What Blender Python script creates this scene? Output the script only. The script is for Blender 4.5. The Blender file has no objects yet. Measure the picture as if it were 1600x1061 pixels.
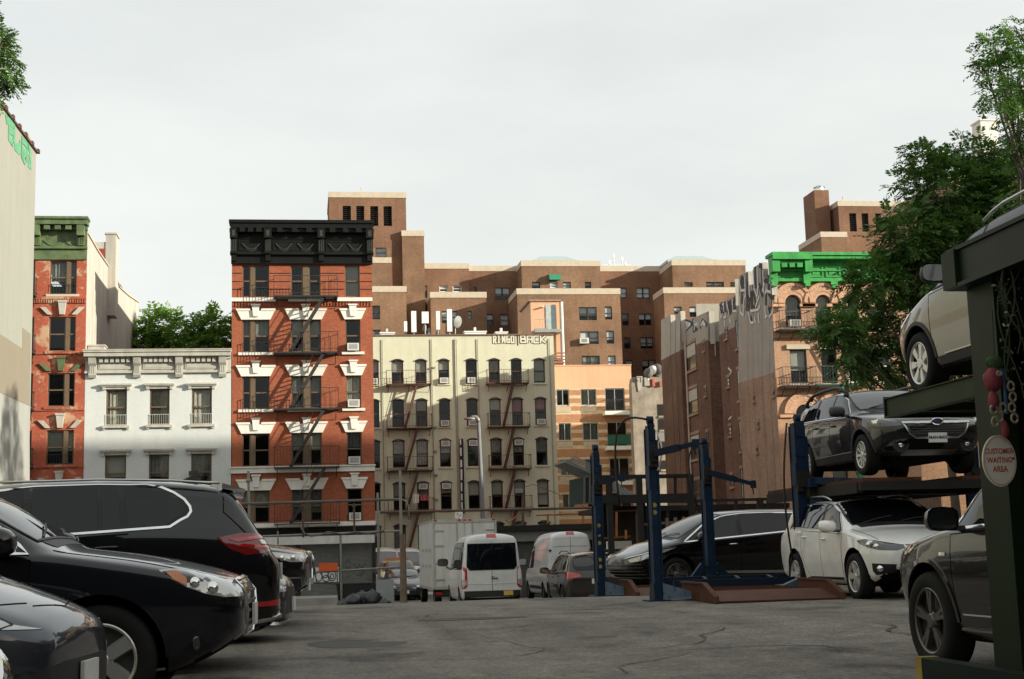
import bpy, bmesh, math, random
import numpy as np
from mathutils import Vector, Matrix
from mathutils.bvhtree import BVHTree
from mathutils.geometry import delaunay_2d_cdt
rnd = random.Random(11)
R = math.radians
scene = bpy.context.scene
COL = scene.collection
PI = math.pi
# ---------------------------------------------------------------- camera maths (pixels of the 1600x1061 photograph)
F = 2222.0
EYE = 1.05
CAMM = Matrix.Rotation(R(-8.5), 3, 'Z') @ Matrix.Rotation(PI/2 + R(8.45), 3, 'X') @ Matrix.Rotation(R(-1.6), 3, 'Z')
CAMP = Vector((0, 0, EYE))
def ray(px, py):
    return CAMM @ Vector(((px-800)/F, (530.5-py)/F, -1))
def at(px, py, Y):                      # where the sight line of a pixel meets the plane y = Y
    d = ray(px, py); return CAMP + d*(Y/d.y)
def atX(px, py, X):                     # ... and the plane x = X
    d = ray(px, py); return CAMP + d*(X/d.x)
def gz(y):                              # height of the lot: a slight crest, then down to the street
    if y < 6: return 0.0
    if y < 24: t = (y-6)/18; return 0.16*t*t*(3-2*t)
    if y < 56: t = (y-24)/32; return 0.16 - 1.26*(t*t*(3-2*t))
    return -1.1
# ---------------------------------------------------------------- mesh builder
class MB:
    def __init__(s): s.v = []; s.f = []; s.m = []
    def pts(s, P):
        n = len(s.v); s.v += [tuple(p) for p in P]; return n
    def face(s, P, m=0):
        n = s.pts(P); s.f.append(tuple(range(n, n+len(P)))); s.m.append(m)
    def quad(s, a, b, c, d, m=0): s.face([a, b, c, d], m)
    def box(s, x0, y0, z0, x1, y1, z1, m=0):
        if x0 > x1: x0, x1 = x1, x0
        if y0 > y1: y0, y1 = y1, y0
        if z0 > z1: z0, z1 = z1, z0
        n = s.pts([(x0,y0,z0),(x1,y0,z0),(x1,y1,z0),(x0,y1,z0),(x0,y0,z1),(x1,y0,z1),(x1,y1,z1),(x0,y1,z1)])
        for q in ((0,3,2,1),(4,5,6,7),(0,1,5,4),(1,2,6,5),(2,3,7,6),(3,0,4,7)):
            s.f.append(tuple(n+i for i in q)); s.m.append(m)
    def hexa(s, P, m=0):                # 8 corners, bottom ring then top ring
        n = s.pts(P)
        for q in ((0,3,2,1),(4,5,6,7),(0,1,5,4),(1,2,6,5),(2,3,7,6),(3,0,4,7)):
            s.f.append(tuple(n+i for i in q)); s.m.append(m)
    def bar(s, a, b, w, h, m=0, up=(0,0,1)):       # rectangular bar from a to b
        a = Vector(a); b = Vector(b); d = (b-a).normalized(); u = Vector(up)
        if abs(d.dot(u)) > .98: u = Vector((0,1,0)) if abs(d.y) < .9 else Vector((1,0,0))
        r = d.cross(u).normalized()*(w/2); u = r.cross(d).normalized()*(h/2)
        s.hexa([a-r-u, a+r-u, b+r-u, b-r-u, a-r+u, a+r+u, b+r+u, b-r+u], m)
    def prism(s, poly, fn, d0, d1, m=0):           # poly of 2d points; fn(u, v, d) -> 3d
        n = len(poly)
        b0 = s.pts([fn(u, v, d0) for u, v in poly]); b1 = s.pts([fn(u, v, d1) for u, v in poly])
        s.f.append(tuple(b0+i for i in range(n))); s.m.append(m)
        s.f.append(tuple(b1+n-1-i for i in range(n))); s.m.append(m)
        for i in range(n):
            j = (i+1) % n
            s.f.append((b0+j, b0+i, b1+i, b1+j)); s.m.append(m)
    def tube(s, P, r, n=8, m=0, caps=True):
        P = [Vector(p) for p in P]; k = len(P)
        rr = r if isinstance(r, (list, tuple)) else [r]*k
        ref = Vector((0.13, 0.29, 0.95)); rings = []
        for i in range(k):
            d = (P[min(i+1, k-1)]-P[max(i-1, 0)]).normalized()
            if abs(d.dot(ref)) > .95: ref = Vector((0.9, 0.3, 0.1))
            u = d.cross(ref).normalized(); w = d.cross(u)
            rings.append(s.pts([P[i]+(u*math.cos(2*PI*j/n)+w*math.sin(2*PI*j/n))*rr[i] for j in range(n)]))
        for i in range(k-1):
            for j in range(n):
                l = (j+1) % n
                s.f.append((rings[i]+j, rings[i+1]+j, rings[i+1]+l, rings[i]+l)); s.m.append(m)
        if caps:
            s.f.append(tuple(rings[0]+j for j in range(n))); s.m.append(m)
            s.f.append(tuple(rings[-1]+n-1-j for j in range(n))); s.m.append(m)
    def lathe(s, prof, n, fn, m=0, close=False):   # prof (r, h) ; fn(x, y, h) -> 3d
        rings = [s.pts([fn(r*math.cos(2*PI*j/n), r*math.sin(2*PI*j/n), h) for j in range(n)]) for r, h in prof]
        k = len(prof)
        for i in range(k if close else k-1):
            a = rings[i]; b = rings[(i+1) % k]
            for j in range(n):
                l = (j+1) % n
                s.f.append((a+j, b+j, b+l, a+l)); s.m.append(m)
    def disc(s, c, r, n, fn, m=0):
        s.face([fn(c[0]+r*math.cos(2*PI*j/n), c[1]+r*math.sin(2*PI*j/n)) for j in range(n)], m)
    def build(s, name, mats, parent=None, smooth=False, angle=None, fix=True):
        me = bpy.data.meshes.new(name)
        me.from_pydata(s.v, [], s.f)
        if not isinstance(mats, (list, tuple)): mats = [mats]
        for m in mats: me.materials.append(m)
        me.polygons.foreach_set('material_index', s.m)
        if fix:
            bm = bmesh.new(); bm.from_mesh(me); bmesh.ops.recalc_face_normals(bm, faces=bm.faces); bm.to_mesh(me); bm.free()
        if smooth or angle:
            me.polygons.foreach_set('use_smooth', [True]*len(me.polygons))
            if angle: me.set_sharp_from_angle(angle=R(angle))
        me.update()
        return link(name, me, parent)
def link(name, data, parent=None):
    o = bpy.data.objects.new(name, data); COL.objects.link(o)
    if parent: o.parent = parent
    return o
def tag(o, label, cat, group=None):
    o['label'] = label; o['category'] = cat
    if group: o['group'] = group
    return o
def thing(name, label, cat, loc=(0,0,0), rz=0, group=None):
    o = bpy.data.objects.new(name, None); COL.objects.link(o)
    o.location = loc; o.rotation_euler = (0,0,rz); o.empty_display_size = .2
    return tag(o, label, cat, group)
def struct(o): o['kind'] = 'structure'; return o
def children(o): return [c for c in bpy.data.objects if c.parent == o]
def copy_tree(o, parent=None):
    c = o.copy(); COL.objects.link(c)
    if parent: c.parent = parent
    for ch in children(o): copy_tree(ch, c)
    return c
# ---------------------------------------------------------------- materials
class NT:
    def __init__(s, name):
        s.mat = bpy.data.materials.new(name); s.mat.use_nodes = True
        s.n = s.mat.node_tree.nodes; s.l = s.mat.node_tree.links
        s.b = s.n['Principled BSDF']
    def node(s, t, **kw):
        n = s.n.new(t)
        for k, v in kw.items():
            if k.startswith('i_'):
                key = k[2:]
                n.inputs[int(key) if key.isdigit() else key.replace('_', ' ')].default_value = v
            else: setattr(n, k, v)
        return n
    def link(s, a, b): s.l.new(a, b)
    def coord(s, kind='Object'): return s.node('ShaderNodeTexCoord').outputs[kind]
    def noise(s, vec, scale, detail=4, rough=.6):
        n = s.node('ShaderNodeTexNoise'); n.inputs['Scale'].default_value = scale
        n.inputs['Detail'].default_value = detail; n.inputs['Roughness'].default_value = rough
        if vec: s.link(vec, n.inputs['Vector'])
        return n.outputs['Fac']
    def ramp(s, fac, stops):
        r = s.node('ShaderNodeValToRGB'); e = r.color_ramp.elements
        while len(e) < len(stops): e.new(.5)
        for el, (p, c) in zip(e, stops):
            el.position = p; el.color = (*c, 1) if len(c) == 3 else c
        s.link(fac, r.inputs['Fac']); return r.outputs['Color']
    def mix(s, fac, a, b, mode='MIX'):
        n = s.node('ShaderNodeMix', data_type='RGBA', blend_type=mode)
        for sock, v in ((n.inputs[0], fac), (n.inputs[6], a), (n.inputs[7], b)):
            if hasattr(v, 'is_output'): s.link(v, sock)
            elif isinstance(v, (int, float)): sock.default_value = v
            else: sock.default_value = (*v, 1) if len(v) == 3 else v
        return n.outputs[2]
    def math(s, op, a, b=None):
        n = s.node('ShaderNodeMath', operation=op)
        for sock, v in ((n.inputs[0], a), (n.inputs[1], b)):
            if v is None: continue
            if hasattr(v, 'is_output'): s.link(v, sock)
            else: sock.default_value = v
        return n.outputs[0]
    def bump(s, h, strength, dist=.02):
        n = s.node('ShaderNodeBump'); n.inputs['Strength'].default_value = strength; n.inputs['Distance'].default_value = dist
        s.link(h, n.inputs['Height']); s.link(n.outputs['Normal'], s.b.inputs['Normal'])
def g3(v): return (v, v, v)
def sc(c, k): return tuple(min(1, x*k) for x in c)
_mc = {}
def pm(name, col, rough=.6, metal=0, var=.18, scale=3, bump=0, coat=0, spec=.5, tint=None, streak=0, fine=0):
    """plain surface with mottling: large noise, optional fine grain, vertical streaks, second tint"""
    if name in _mc: return _mc[name]
    t = NT(name); b = t.b
    b.inputs['Roughness'].default_value = rough; b.inputs['Metallic'].default_value = metal
    b.inputs['Specular IOR Level'].default_value = spec; b.inputs['Coat Weight'].default_value = coat
    b.inputs['Coat Roughness'].default_value = .03
    co = t.coord()
    n1 = t.noise(co, scale, 6, .62)
    c = t.ramp(n1, [(.28, sc(col, 1-var)), (.72, sc(tint or col, 1+var))])
    if fine:
        n2 = t.noise(co, scale*14, 3, .7)
        c = t.mix(1, c, t.ramp(n2, [(.3, g3(1-fine)), (.7, g3(1+0*fine))]), 'MULTIPLY')
    if streak:
        mp = t.node('ShaderNodeMapping'); mp.inputs['Scale'].default_value = (.9, .9, .10); t.link(co, mp.inputs['Vector'])
        n3 = t.noise(mp.outputs['Vector'], 2.2, 5, .65)
        c = t.mix(1, c, t.ramp(n3, [(.34, g3(1-streak)), (.62, g3(1))]), 'MULTIPLY')
    t.link(c, b.inputs['Base Color'])
    if bump: t.bump(t.noise(co, scale*9, 4, .7), bump)
    _mc[name] = t.mat; return t.mat
def brick(name, c1, c2, mortar, bw=.21, bh=.072, dirt=.25, patch=None, patch_amt=.5, dscale=.35, mott=(.82,1.12), strk=.88):
    if name in _mc: return _mc[name]
    t = NT(name); b = t.b; b.inputs['Roughness'].default_value = .88; b.inputs['Specular IOR Level'].default_value = .2
    co = t.coord(); sp = t.node('ShaderNodeSeparateXYZ'); t.link(co, sp.inputs[0])
    cb = t.node('ShaderNodeCombineXYZ'); t.link(t.math('ADD', sp.outputs[0], sp.outputs[1]), cb.inputs[0]); t.link(sp.outputs[2], cb.inputs[1])
    br = t.node('ShaderNodeTexBrick'); t.link(cb.outputs[0], br.inputs['Vector'])
    br.inputs['Color1'].default_value = (*c1, 1); br.inputs['Color2'].default_value = (*c2, 1); br.inputs['Mortar'].default_value = (*mortar, 1)
    br.inputs['Scale'].default_value = 1; br.inputs['Brick Width'].default_value = bw; br.inputs['Row Height'].default_value = bh
    br.inputs['Mortar Size'].default_value = .008; br.inputs['Bias'].default_value = 0.1
    c = br.outputs['Color']
    n1 = t.noise(co, dscale, 8, .68)
    c = t.mix(1, c, t.ramp(n1, [(.3, g3(1-dirt)), (.7, g3(1+dirt*.5))]), 'MULTIPLY')
    n4 = t.noise(co, 7, 3, .7)
    c = t.mix(1, c, t.ramp(n4, [(.3, g3(mott[0])), (.7, g3(mott[1]))]), 'MULTIPLY')
    mp = t.node('ShaderNodeMapping'); mp.inputs['Scale'].default_value = (1.3, 1.3, .08); t.link(co, mp.inputs['Vector'])
    n3 = t.noise(mp.outputs['Vector'], 1.6, 5, .65)
    c = t.mix(1, c, t.ramp(n3, [(.33, g3(strk)), (.6, g3(1))]), 'MULTIPLY')
    if patch:
        n2 = t.noise(co, .9, 9, .75)
        c = t.mix(t.ramp(n2, [(patch_amt, g3(0)), (patch_amt+.07, g3(1))]), c, patch)
    t.link(c, b.inputs['Base Color'])
    t.bump(br.outputs['Fac'], .25, .01)
    _mc[name] = t.mat; return t.mat
def glass(name, tint=(.55,.6,.6), dark=.0):
    """window pane: see-through with a fresnel reflection"""
    if name in _mc: return _mc[name]
    t = NT(name); out = t.n['Material Output']; t.n.remove(t.b)
    tr = t.node('ShaderNodeBsdfTransparent'); tr.inputs[0].default_value = (*tint, 1)
    gl = t.node('ShaderNodeBsdfGlossy'); gl.inputs['Roughness'].default_value = .03; gl.inputs[0].default_value = (.9,.92,.92,1)
    co = t.coord(); bp = t.node('ShaderNodeBump'); bp.inputs['Strength'].default_value = .06; bp.inputs['Distance'].default_value = .02
    t.link(t.noise(co, .9, 2), bp.inputs['Height']); t.link(bp.outputs[0], gl.inputs['Normal'])
    fr = t.node('ShaderNodeFresnel'); fr.inputs[0].default_value = 1.42
    mx = t.node('ShaderNodeMixShader'); t.link(t.math('ADD', fr.outputs[0], .005), mx.inputs[0]); t.link(tr.outputs[0], mx.inputs[1]); t.link(gl.outputs[0], mx.inputs[2])
    t.link(mx.outputs[0], out.inputs[0]); _mc[name] = t.mat; return t.mat
def plain(name, col, rough=.5, metal=0, coat=0, spec=.5):
    if name in _mc: return _mc[name]
    t = NT(name); b = t.b
    b.inputs['Roughness'].default_value = rough; b.inputs['Metallic'].default_value = metal
    b.inputs['Specular IOR Level'].default_value = spec; b.inputs['Coat Weight'].default_value = coat; b.inputs['Coat Roughness'].default_value = .02
    c = t.ramp(t.noise(t.coord(), 6, 3), [(.3, sc(col, .93)), (.7, sc(col, 1.07))]); t.link(c, b.inputs['Base Color'])
    _mc[name] = t.mat; return t.mat
# ---------------------------------------------------------------- world, sun, camera
SUN_AZ, SUN_EL = 63.0, 14.0             # from the camera's back towards its right; above the horizon
S2 = Vector((math.sin(R(SUN_AZ))*math.cos(R(SUN_EL)), -math.cos(R(SUN_AZ))*math.cos(R(SUN_EL)), math.sin(R(SUN_EL))))
def setup():
    w = bpy.data.worlds.new('World'); scene.world = w; w.use_nodes = True
    n = w.node_tree.nodes; l = w.node_tree.links; bg = n['Background']
    sky = n.new('ShaderNodeTexSky'); sky.sky_type = 'NISHITA'; sky.sun_disc = False
    sky.sun_elevation = R(SUN_EL); sky.sun_rotation = math.atan2(S2.x, S2.y)
    sky.air_density = 1.2; sky.dust_density = 4.0; sky.ozone_density = 1.0
    tc = n.new('ShaderNodeTexCoord')
    mp = n.new('ShaderNodeMapping'); mp.inputs['Scale'].default_value = (1, 1, 3.2); l.new(tc.outputs['Generated'], mp.inputs['Vector'])
    nz = n.new('ShaderNodeTexNoise'); nz.inputs['Scale'].default_value = 1.7; nz.inputs['Detail'].default_value = 7; nz.inputs['Roughness'].default_value = .55
    l.new(mp.outputs[0], nz.inputs['Vector'])
    rp = n.new('ShaderNodeValToRGB'); rp.color_ramp.elements[0].position = .3; rp.color_ramp.elements[0].color = (.66,.66,.66,1)
    rp.color_ramp.elements[1].position = .7; rp.color_ramp.elements[1].color = (.97,.97,.97,1); l.new(nz.outputs['Fac'], rp.inputs['Fac'])
    mx = n.new('ShaderNodeMix'); mx.data_type = 'RGBA'; l.new(rp.outputs['Color'], mx.inputs[0])
    l.new(sky.outputs[0], mx.inputs[6]); mx.inputs[7].default_value = (6.1, 6.28, 6.08, 1)      # thin bright cloud over the sky
    l.new(mx.outputs[2], bg.inputs['Color']); bg.inputs['Strength'].default_value = .1
    s = bpy.data.lights.new('sun', 'SUN'); s.energy = 5.0; s.angle = R(.6); s.color = (1.0, .95, .80)
    so = bpy.data.objects.new('sun', s); COL.objects.link(so); so.rotation_euler = (-S2).to_track_quat('-Z', 'Y').to_euler()
    so.location = (60, -30, 60)
    c = bpy.data.cameras.new('camera'); co = bpy.data.objects.new('camera', c); COL.objects.link(co)
    c.sensor_width = 36; c.lens = F*36/1600; c.clip_end = 3000; c.clip_start = .05
    co.matrix_world = Matrix.Translation(CAMP) @ CAMM.to_4x4(); scene.camera = co
    vs = scene.view_settings; vs.view_transform = 'Standard'; vs.look = 'None'; vs.exposure = .62; vs.gamma = 1
setup()
def gzz(x, y): return gz(y)+(.02*math.sin(x*.7+y*.4)*math.sin(y*.31) if 3 < y < 40 and abs(x) < 24 else 0)
def ground():
    t = NT('asphalt'); b = t.b; b.inputs['Roughness'].default_value = .82; b.inputs['Specular IOR Level'].default_value = .35
    co = t.coord()
    big = t.noise(co, .22, 7, .62); mid = t.noise(co, 2.3, 6, .7); fine = t.noise(co, 60, 3, .8)
    c = t.ramp(big, [(.3, (.108,.096,.081)), (.52, (.168,.150,.129)), (.72, (.208,.187,.162))])
    c = t.mix(1, c, t.ramp(mid, [(.3, g3(.68)), (.7, g3(1.2))]), 'MULTIPLY')
    c = t.mix(1, c, t.ramp(fine, [(.3, g3(.35)), (.5, g3(.95)), (.72, g3(1.9))]), 'MULTIPLY')
    spk = t.noise(co, 17, 4, .75); c = t.mix(1, c, t.ramp(spk, [(.32, g3(.55)), (.5, g3(1)), (.68, g3(1.45))]), 'MULTIPLY')
    sp = t.node('ShaderNodeTexVoronoi', feature='DISTANCE_TO_EDGE'); sp.inputs['Scale'].default_value = .55
    w = t.node('ShaderNodeMix', data_type='RGBA'); 
    nz = t.node('ShaderNodeTexNoise'); nz.inputs['Scale'].default_value = 1.4; nz.inputs['Detail'].default_value = 6; t.link(co, nz.inputs['Vector'])
    add = t.node('ShaderNodeVectorMath', operation='ADD'); t.link(co, add.inputs[0])
    scl = t.node('ShaderNodeVectorMath', operation='SCALE'); scl.inputs['Scale'].default_value = 1.1; t.link(nz.outputs['Color'], scl.inputs[0]); t.link(scl.outputs[0], add.inputs[1])
    t.link(add.outputs[0], sp.inputs['Vector'])
    crack = t.ramp(sp.outputs['Distance'], [(.004, g3(.35)), (.02, g3(1))])
    msk = t.ramp(t.noise(co, .35, 3), [(.56, g3(1)), (.66, g3(0))])
    c = t.mix(1, c, t.mix(msk, crack, (1,1,1)), 'MULTIPLY')
    mp2 = t.node('ShaderNodeMapping'); mp2.inputs['Scale'].default_value = (1.3, .10, 1); mp2.inputs['Rotation'].default_value = (0, 0, R(-9)); t.link(co, mp2.inputs['Vector'])
    c = t.mix(1, c, t.ramp(t.noise(mp2.outputs[0], 1.1, 5, .6), [(.35, g3(.78)), (.6, g3(1.1))]), 'MULTIPLY')
    oil = t.ramp(t.noise(co, .55, 4, .55), [(.57, g3(1)), (.66, g3(.45))]); c = t.mix(1, c, oil, 'MULTIPLY')
    stn = t.ramp(t.noise(co, .9, 5, .75), [(.32, g3(.5)), (.42, g3(1))]); c = t.mix(1, c, stn, 'MULTIPLY')
    t.link(c, b.inputs['Base Color']); t.bump(t.math('ADD', fine, t.math('MULTIPLY', mid, .6)), .55, .012)
    ys = [-400,-120,-60,-30,-10]+[i*.8 for i in range(-8, 90)]+[75,90,120,200,400,900,1800]
    xs = [-900,-200,-60,-20]+[i*2 for i in range(-8, 21)]+[60,120,300,900]
    bm = bmesh.new(); V = [[bm.verts.new((x, y, gz(y)+(.02*math.sin(x*.7+y*.4)*math.sin(y*.31) if 3 < y < 40 and abs(x) < 24 else 0))) for x in xs] for y in ys]
    for j in range(len(ys)-1):
        for i in range(len(xs)-1): bm.faces.new((V[j][i], V[j][i+1], V[j+1][i+1], V[j+1][i]))
    me = bpy.data.meshes.new('ground'); bm.to_mesh(me); bm.free(); me.materials.append(t.mat); me.polygons.foreach_set('use_smooth', [True]*len(me.polygons))
    o = link('ground', me); struct(o)
    m = MB(); m.box(-40, 71.5, -1.12, 60, 76, -.97); struct(m.build('sidewalk', pm('sidewalk_concrete', (.36,.34,.30), .9, var=.1, scale=.8, fine=.15)))
    m = MB(); m.box(-40, 71.2, -1.12, 60, 71.498, -.965); struct(m.build('kerb', pm('kerb_stone', (.30,.29,.27), .9)))
ground()
def road_marks():
    R5 = random.Random(21)
    dark = pm('tar_crack', (.045,.042,.038), .8, var=.3); patchm = pm('asphalt_patch', (.075,.070,.063), .85, var=.3, scale=3, fine=.5, bump=.4)
    def sheet(name, rows, m, lift):
        mb = MB()
        for a, b in zip(rows, rows[1:]):
            P = [(p[0], p[1], gzz(*p)+lift) for p in (a[0], a[1], b[1], b[0])]; mb.quad(*P)
        o = mb.build(name, m, None, smooth=True); struct(o)
    starts = [(-.5,8.5,.2),(1.2,9.5,.05),(2.6,8.2,-.3),(.4,13,.6),(3.2,14,-.15),(1.8,17.5,.1),(4.6,12.5,.9),(3.9,19,.3),(.8,20.5,-.4),(2.2,11.2,1.1),(5.6,17,-.7),(-.2,11.4,.5)]
    for i, (x, y, a) in enumerate(starts):
        rows = []; w0 = R5.uniform(.008,.02); n = R5.randint(18, 40)
        for k in range(n):
            w = w0*(.4+R5.random())*math.sin(PI*(k+.6)/(n+.2)); rows.append(((x-w*math.sin(a), y+w*math.cos(a)), (x+w*math.sin(a), y-w*math.cos(a)))); a += R5.gauss(0,.24); st = R5.uniform(.06,.16); x += st*math.cos(a); y += st*math.sin(a)
        sheet('crack', rows, dark, .005+.0006*i)
    for i, (x, y, w, d) in enumerate(((2.3,19.6,1.5,.5),(4.4,21.2,.8,.25),(.6,15.4,1.1,1.3),(3.6,9.6,.9,.6))):
        rows = []
        for k in range(11): t = k/10; e = math.sin(PI*max(.03,min(.97,t)))**.3; rows.append(((x-w/2*e+R5.uniform(-.05,.05), y+d*t), (x+w/2*e+R5.uniform(-.05,.05), y+d*t)))
        sheet('asphalt_patch', rows, patchm, .0042)
road_marks()
# ================================================================ materials of the buildings
M_red = brick('red_brick', (.40,.115,.055), (.33,.088,.045), (.28,.115,.07), dirt=.16)
M_oldred = brick('old_red_brick', (.47,.10,.05), (.40,.085,.045), (.30,.13,.09), dirt=.2, patch=(.46,.30,.19), patch_amt=.53)
M_brown = brick('brown_brick', (.30,.175,.10), (.225,.12,.07), (.26,.17,.115), dirt=.38, dscale=.22)
M_brown2 = brick('brown_brick_redder', (.27,.145,.085), (.205,.10,.062), (.23,.14,.095), dirt=.38, dscale=.2)
M_tan = brick('tan_brick', (.52,.30,.19), (.45,.25,.155), (.42,.28,.19), dirt=.18)
M_party = brick('party_wall_brick', (.42,.295,.21), (.33,.22,.15), (.36,.275,.205), dirt=.3, patch=(.60,.46,.36), patch_amt=.62)  # party wall brick, near part
M_party2 = brick('party_wall_brick_dark', (.22,.125,.085), (.155,.08,.056), (.185,.12,.09), dirt=.35, patch=(.36,.24,.18), patch_amt=.64)  # party wall brick, darker for the further parts
M_whiteb = brick('painted_white_brick', (.60,.61,.585), (.575,.59,.57), (.56,.57,.55), dirt=.04, mott=(.95,1.03), strk=.95)
M_yellow = pm('yellow_painted_wall', (.63,.63,.475), .85, var=.10, scale=1.2, streak=.1, fine=.1, tint=(.58,.57,.42))
M_beige = pm('beige_render', (.275,.275,.235), .9, var=.06, scale=.5, streak=.06, fine=.06)
M_tanpatch = pm('tan_paint', (.205,.175,.13), .9, var=.06, scale=.7)
M_plaster = pm('old_plaster', (.50,.46,.40), .9, var=.09, scale=.7, streak=.25, fine=.1)
M_conc = pm('grey_cement', (.38,.355,.30), .9, var=.12, scale=.6, streak=.1, fine=.12)
M_ruin = pm('weathered_cement', (.40,.34,.27), .95, var=.35, scale=1.1, streak=.2, fine=.3)
M_pink = pm('orange_pink_stucco', (.66,.38,.23), .9, var=.05, scale=.8, streak=.1)
M_roof = pm('roof_felt', (.10,.10,.10), .9)
M_stone = pm('light_coping', (.50,.42,.32), .85, var=.12, scale=2)
M_wtrim = pm('white_trim_paint', (.74,.71,.64), .6, var=.06, scale=2, streak=.12)
M_greytrim = pm('grey_trim_paint', (.46,.44,.38), .65, var=.08, scale=2, streak=.25)
M_blackc = pm('black_cornice_paint', (.005,.0055,.005), .6, var=.3, scale=3, spec=.2)
M_blackc2 = pm('black_cornice_relief', (.03,.028,.022), .5, var=.5, scale=6)
M_greenc = pm('old_green_paint', (.075,.125,.045), .6, var=.28, scale=2.5, tint=(.12,.16,.07), streak=.3)
M_green = pm('bright_green_paint', (.028,.34,.055), .5, var=.25, scale=2.5, streak=.35, fine=.15)
M_green2 = pm('bright_green_recess', (.02,.30,.05), .5, var=.2, scale=3)
M_brownfr = pm('brown_window_frame', (.13,.085,.05), .6, var=.15)
M_darkfr = pm('dark_window_frame', (.04,.032,.026), .55, var=.2)
M_greyfr = pm('aluminium_frame', (.38,.38,.36), .45, metal=.3, var=.1)
M_whitefr = pm('white_window_frame', (.70,.70,.66), .5, var=.06)
M_glass = glass('window_glass', (.72,.75,.74))
M_glassc = glass('clear_window_glass', (.9,.92,.92))
M_wblind = pm('white_blind', (.55,.59,.60), .8, var=.12, scale=2)
M_glassd = glass('dim_window_glass', (.26,.28,.27))
M_blind = pm('pale_blind', (.46,.44,.38), .8, var=.12, scale=2)
M_curt = pm('cream_curtain', (.46,.42,.34), .85, var=.3, scale=4)
M_curt2 = pm('grey_curtain', (.22,.22,.20), .85, var=.3, scale=4)
M_curt3 = pm('pink_curtain', (.42,.14,.16), .85, var=.3, scale=4)
M_dark = pm('dark_interior', (.018,.016,.014), .95, var=.2)  # near black: shade of unlit rooms put into the colour; also the banner
M_iron = pm('black_iron', (.022,.02,.018), .55, var=.3)
M_rustiron = pm('rusty_iron', (.095,.038,.024), .8, var=.35, scale=5)
M_ac = pm('ac_white', (.60,.58,.52), .55, var=.06)
M_acg = pm('ac_grille', (.22,.22,.21), .6)
M_metalroof = pm('grey_green_skylight', (.36,.43,.41), .5, var=.08)
M_white = pm('antenna_white', (.75,.75,.72), .45, var=.04)
M_pipe = pm('galvanised', (.34,.34,.32), .45, metal=.5, var=.15)
# ================================================================ helpers
class FP:
    """facade on the plane y = Y; local x to the right, z up from the street"""
    def __init__(s, Y, pxl, xref, yref, zb=-1.1):
        s.Y = Y; s.xr = xref; s.yr = yref; s.zb = zb; s.X0 = at(pxl, yref, Y).x
    def x(s, px): return at(px, s.yr, s.Y).x - s.X0
    def z(s, py): return at(s.xr, py, s.Y).z - s.zb
    def rect(s, a, b, c, d): return (s.x(a), s.z(d), s.x(c), s.z(b))
    @property
    def loc(s): return (s.X0, s.Y, s.zb)
def wall(mb, x0, x1, z0, z1, ops=(), y=0, rev=.17, m=0):
    xs = sorted({x0, x1, *[o[0] for o in ops], *[o[2] for o in ops]}); zs = sorted({z0, z1, *[o[1] for o in ops], *[o[3] for o in ops]})
    for i in range(len(xs)-1):
        for j in range(len(zs)-1):
            cx = (xs[i]+xs[i+1])/2; cz = (zs[j]+zs[j+1])/2
            if any(o[0] < cx < o[2] and o[1] < cz < o[3] for o in ops): continue
            mb.quad((xs[i],y,zs[j]), (xs[i+1],y,zs[j]), (xs[i+1],y,zs[j+1]), (xs[i],y,zs[j+1]), m)
    for a, b, c, d in ops:
        mb.quad((a,y,b),(a,y,d),(a,y+rev,d),(a,y+rev,b), m); mb.quad((c,y,b),(c,y+rev,b),(c,y+rev,d),(c,y,d), m)
        mb.quad((a,y,d),(c,y,d),(c,y+rev,d),(a,y+rev,d), m); mb.quad((a,y,b),(a,y+rev,b),(c,y+rev,b),(c,y,b), m)
def shell(mb, x0, x1, z0, z1, d, m=0, mr=None, y=0, parapet=.0):
    """side walls, back and roof of a building behind its facade"""
    mb.quad((x0,y,z0),(x0,y+d,z0),(x0,y+d,z1),(x0,y,z1), m); mb.quad((x1,y,z0),(x1,y,z1),(x1,y+d,z1),(x1,y+d,z0), m)
    mb.quad((x0,y+d,z0),(x1,y+d,z0),(x1,y+d,z1),(x0,y+d,z1), m)
    mb.quad((x0,y,z1-parapet),(x1,y,z1-parapet),(x1,y+d,z1-parapet),(x0,y+d,z1-parapet), m if mr is None else mr)
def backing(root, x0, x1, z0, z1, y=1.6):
    mb = MB(); mb.box(x0+.1, y, z0+.1, x1-.1, y+.1, z1-.3); return mb.build('dark_backing', M_dark, root)  # sheet behind the windows; its dark colour stands in for room shade
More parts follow.
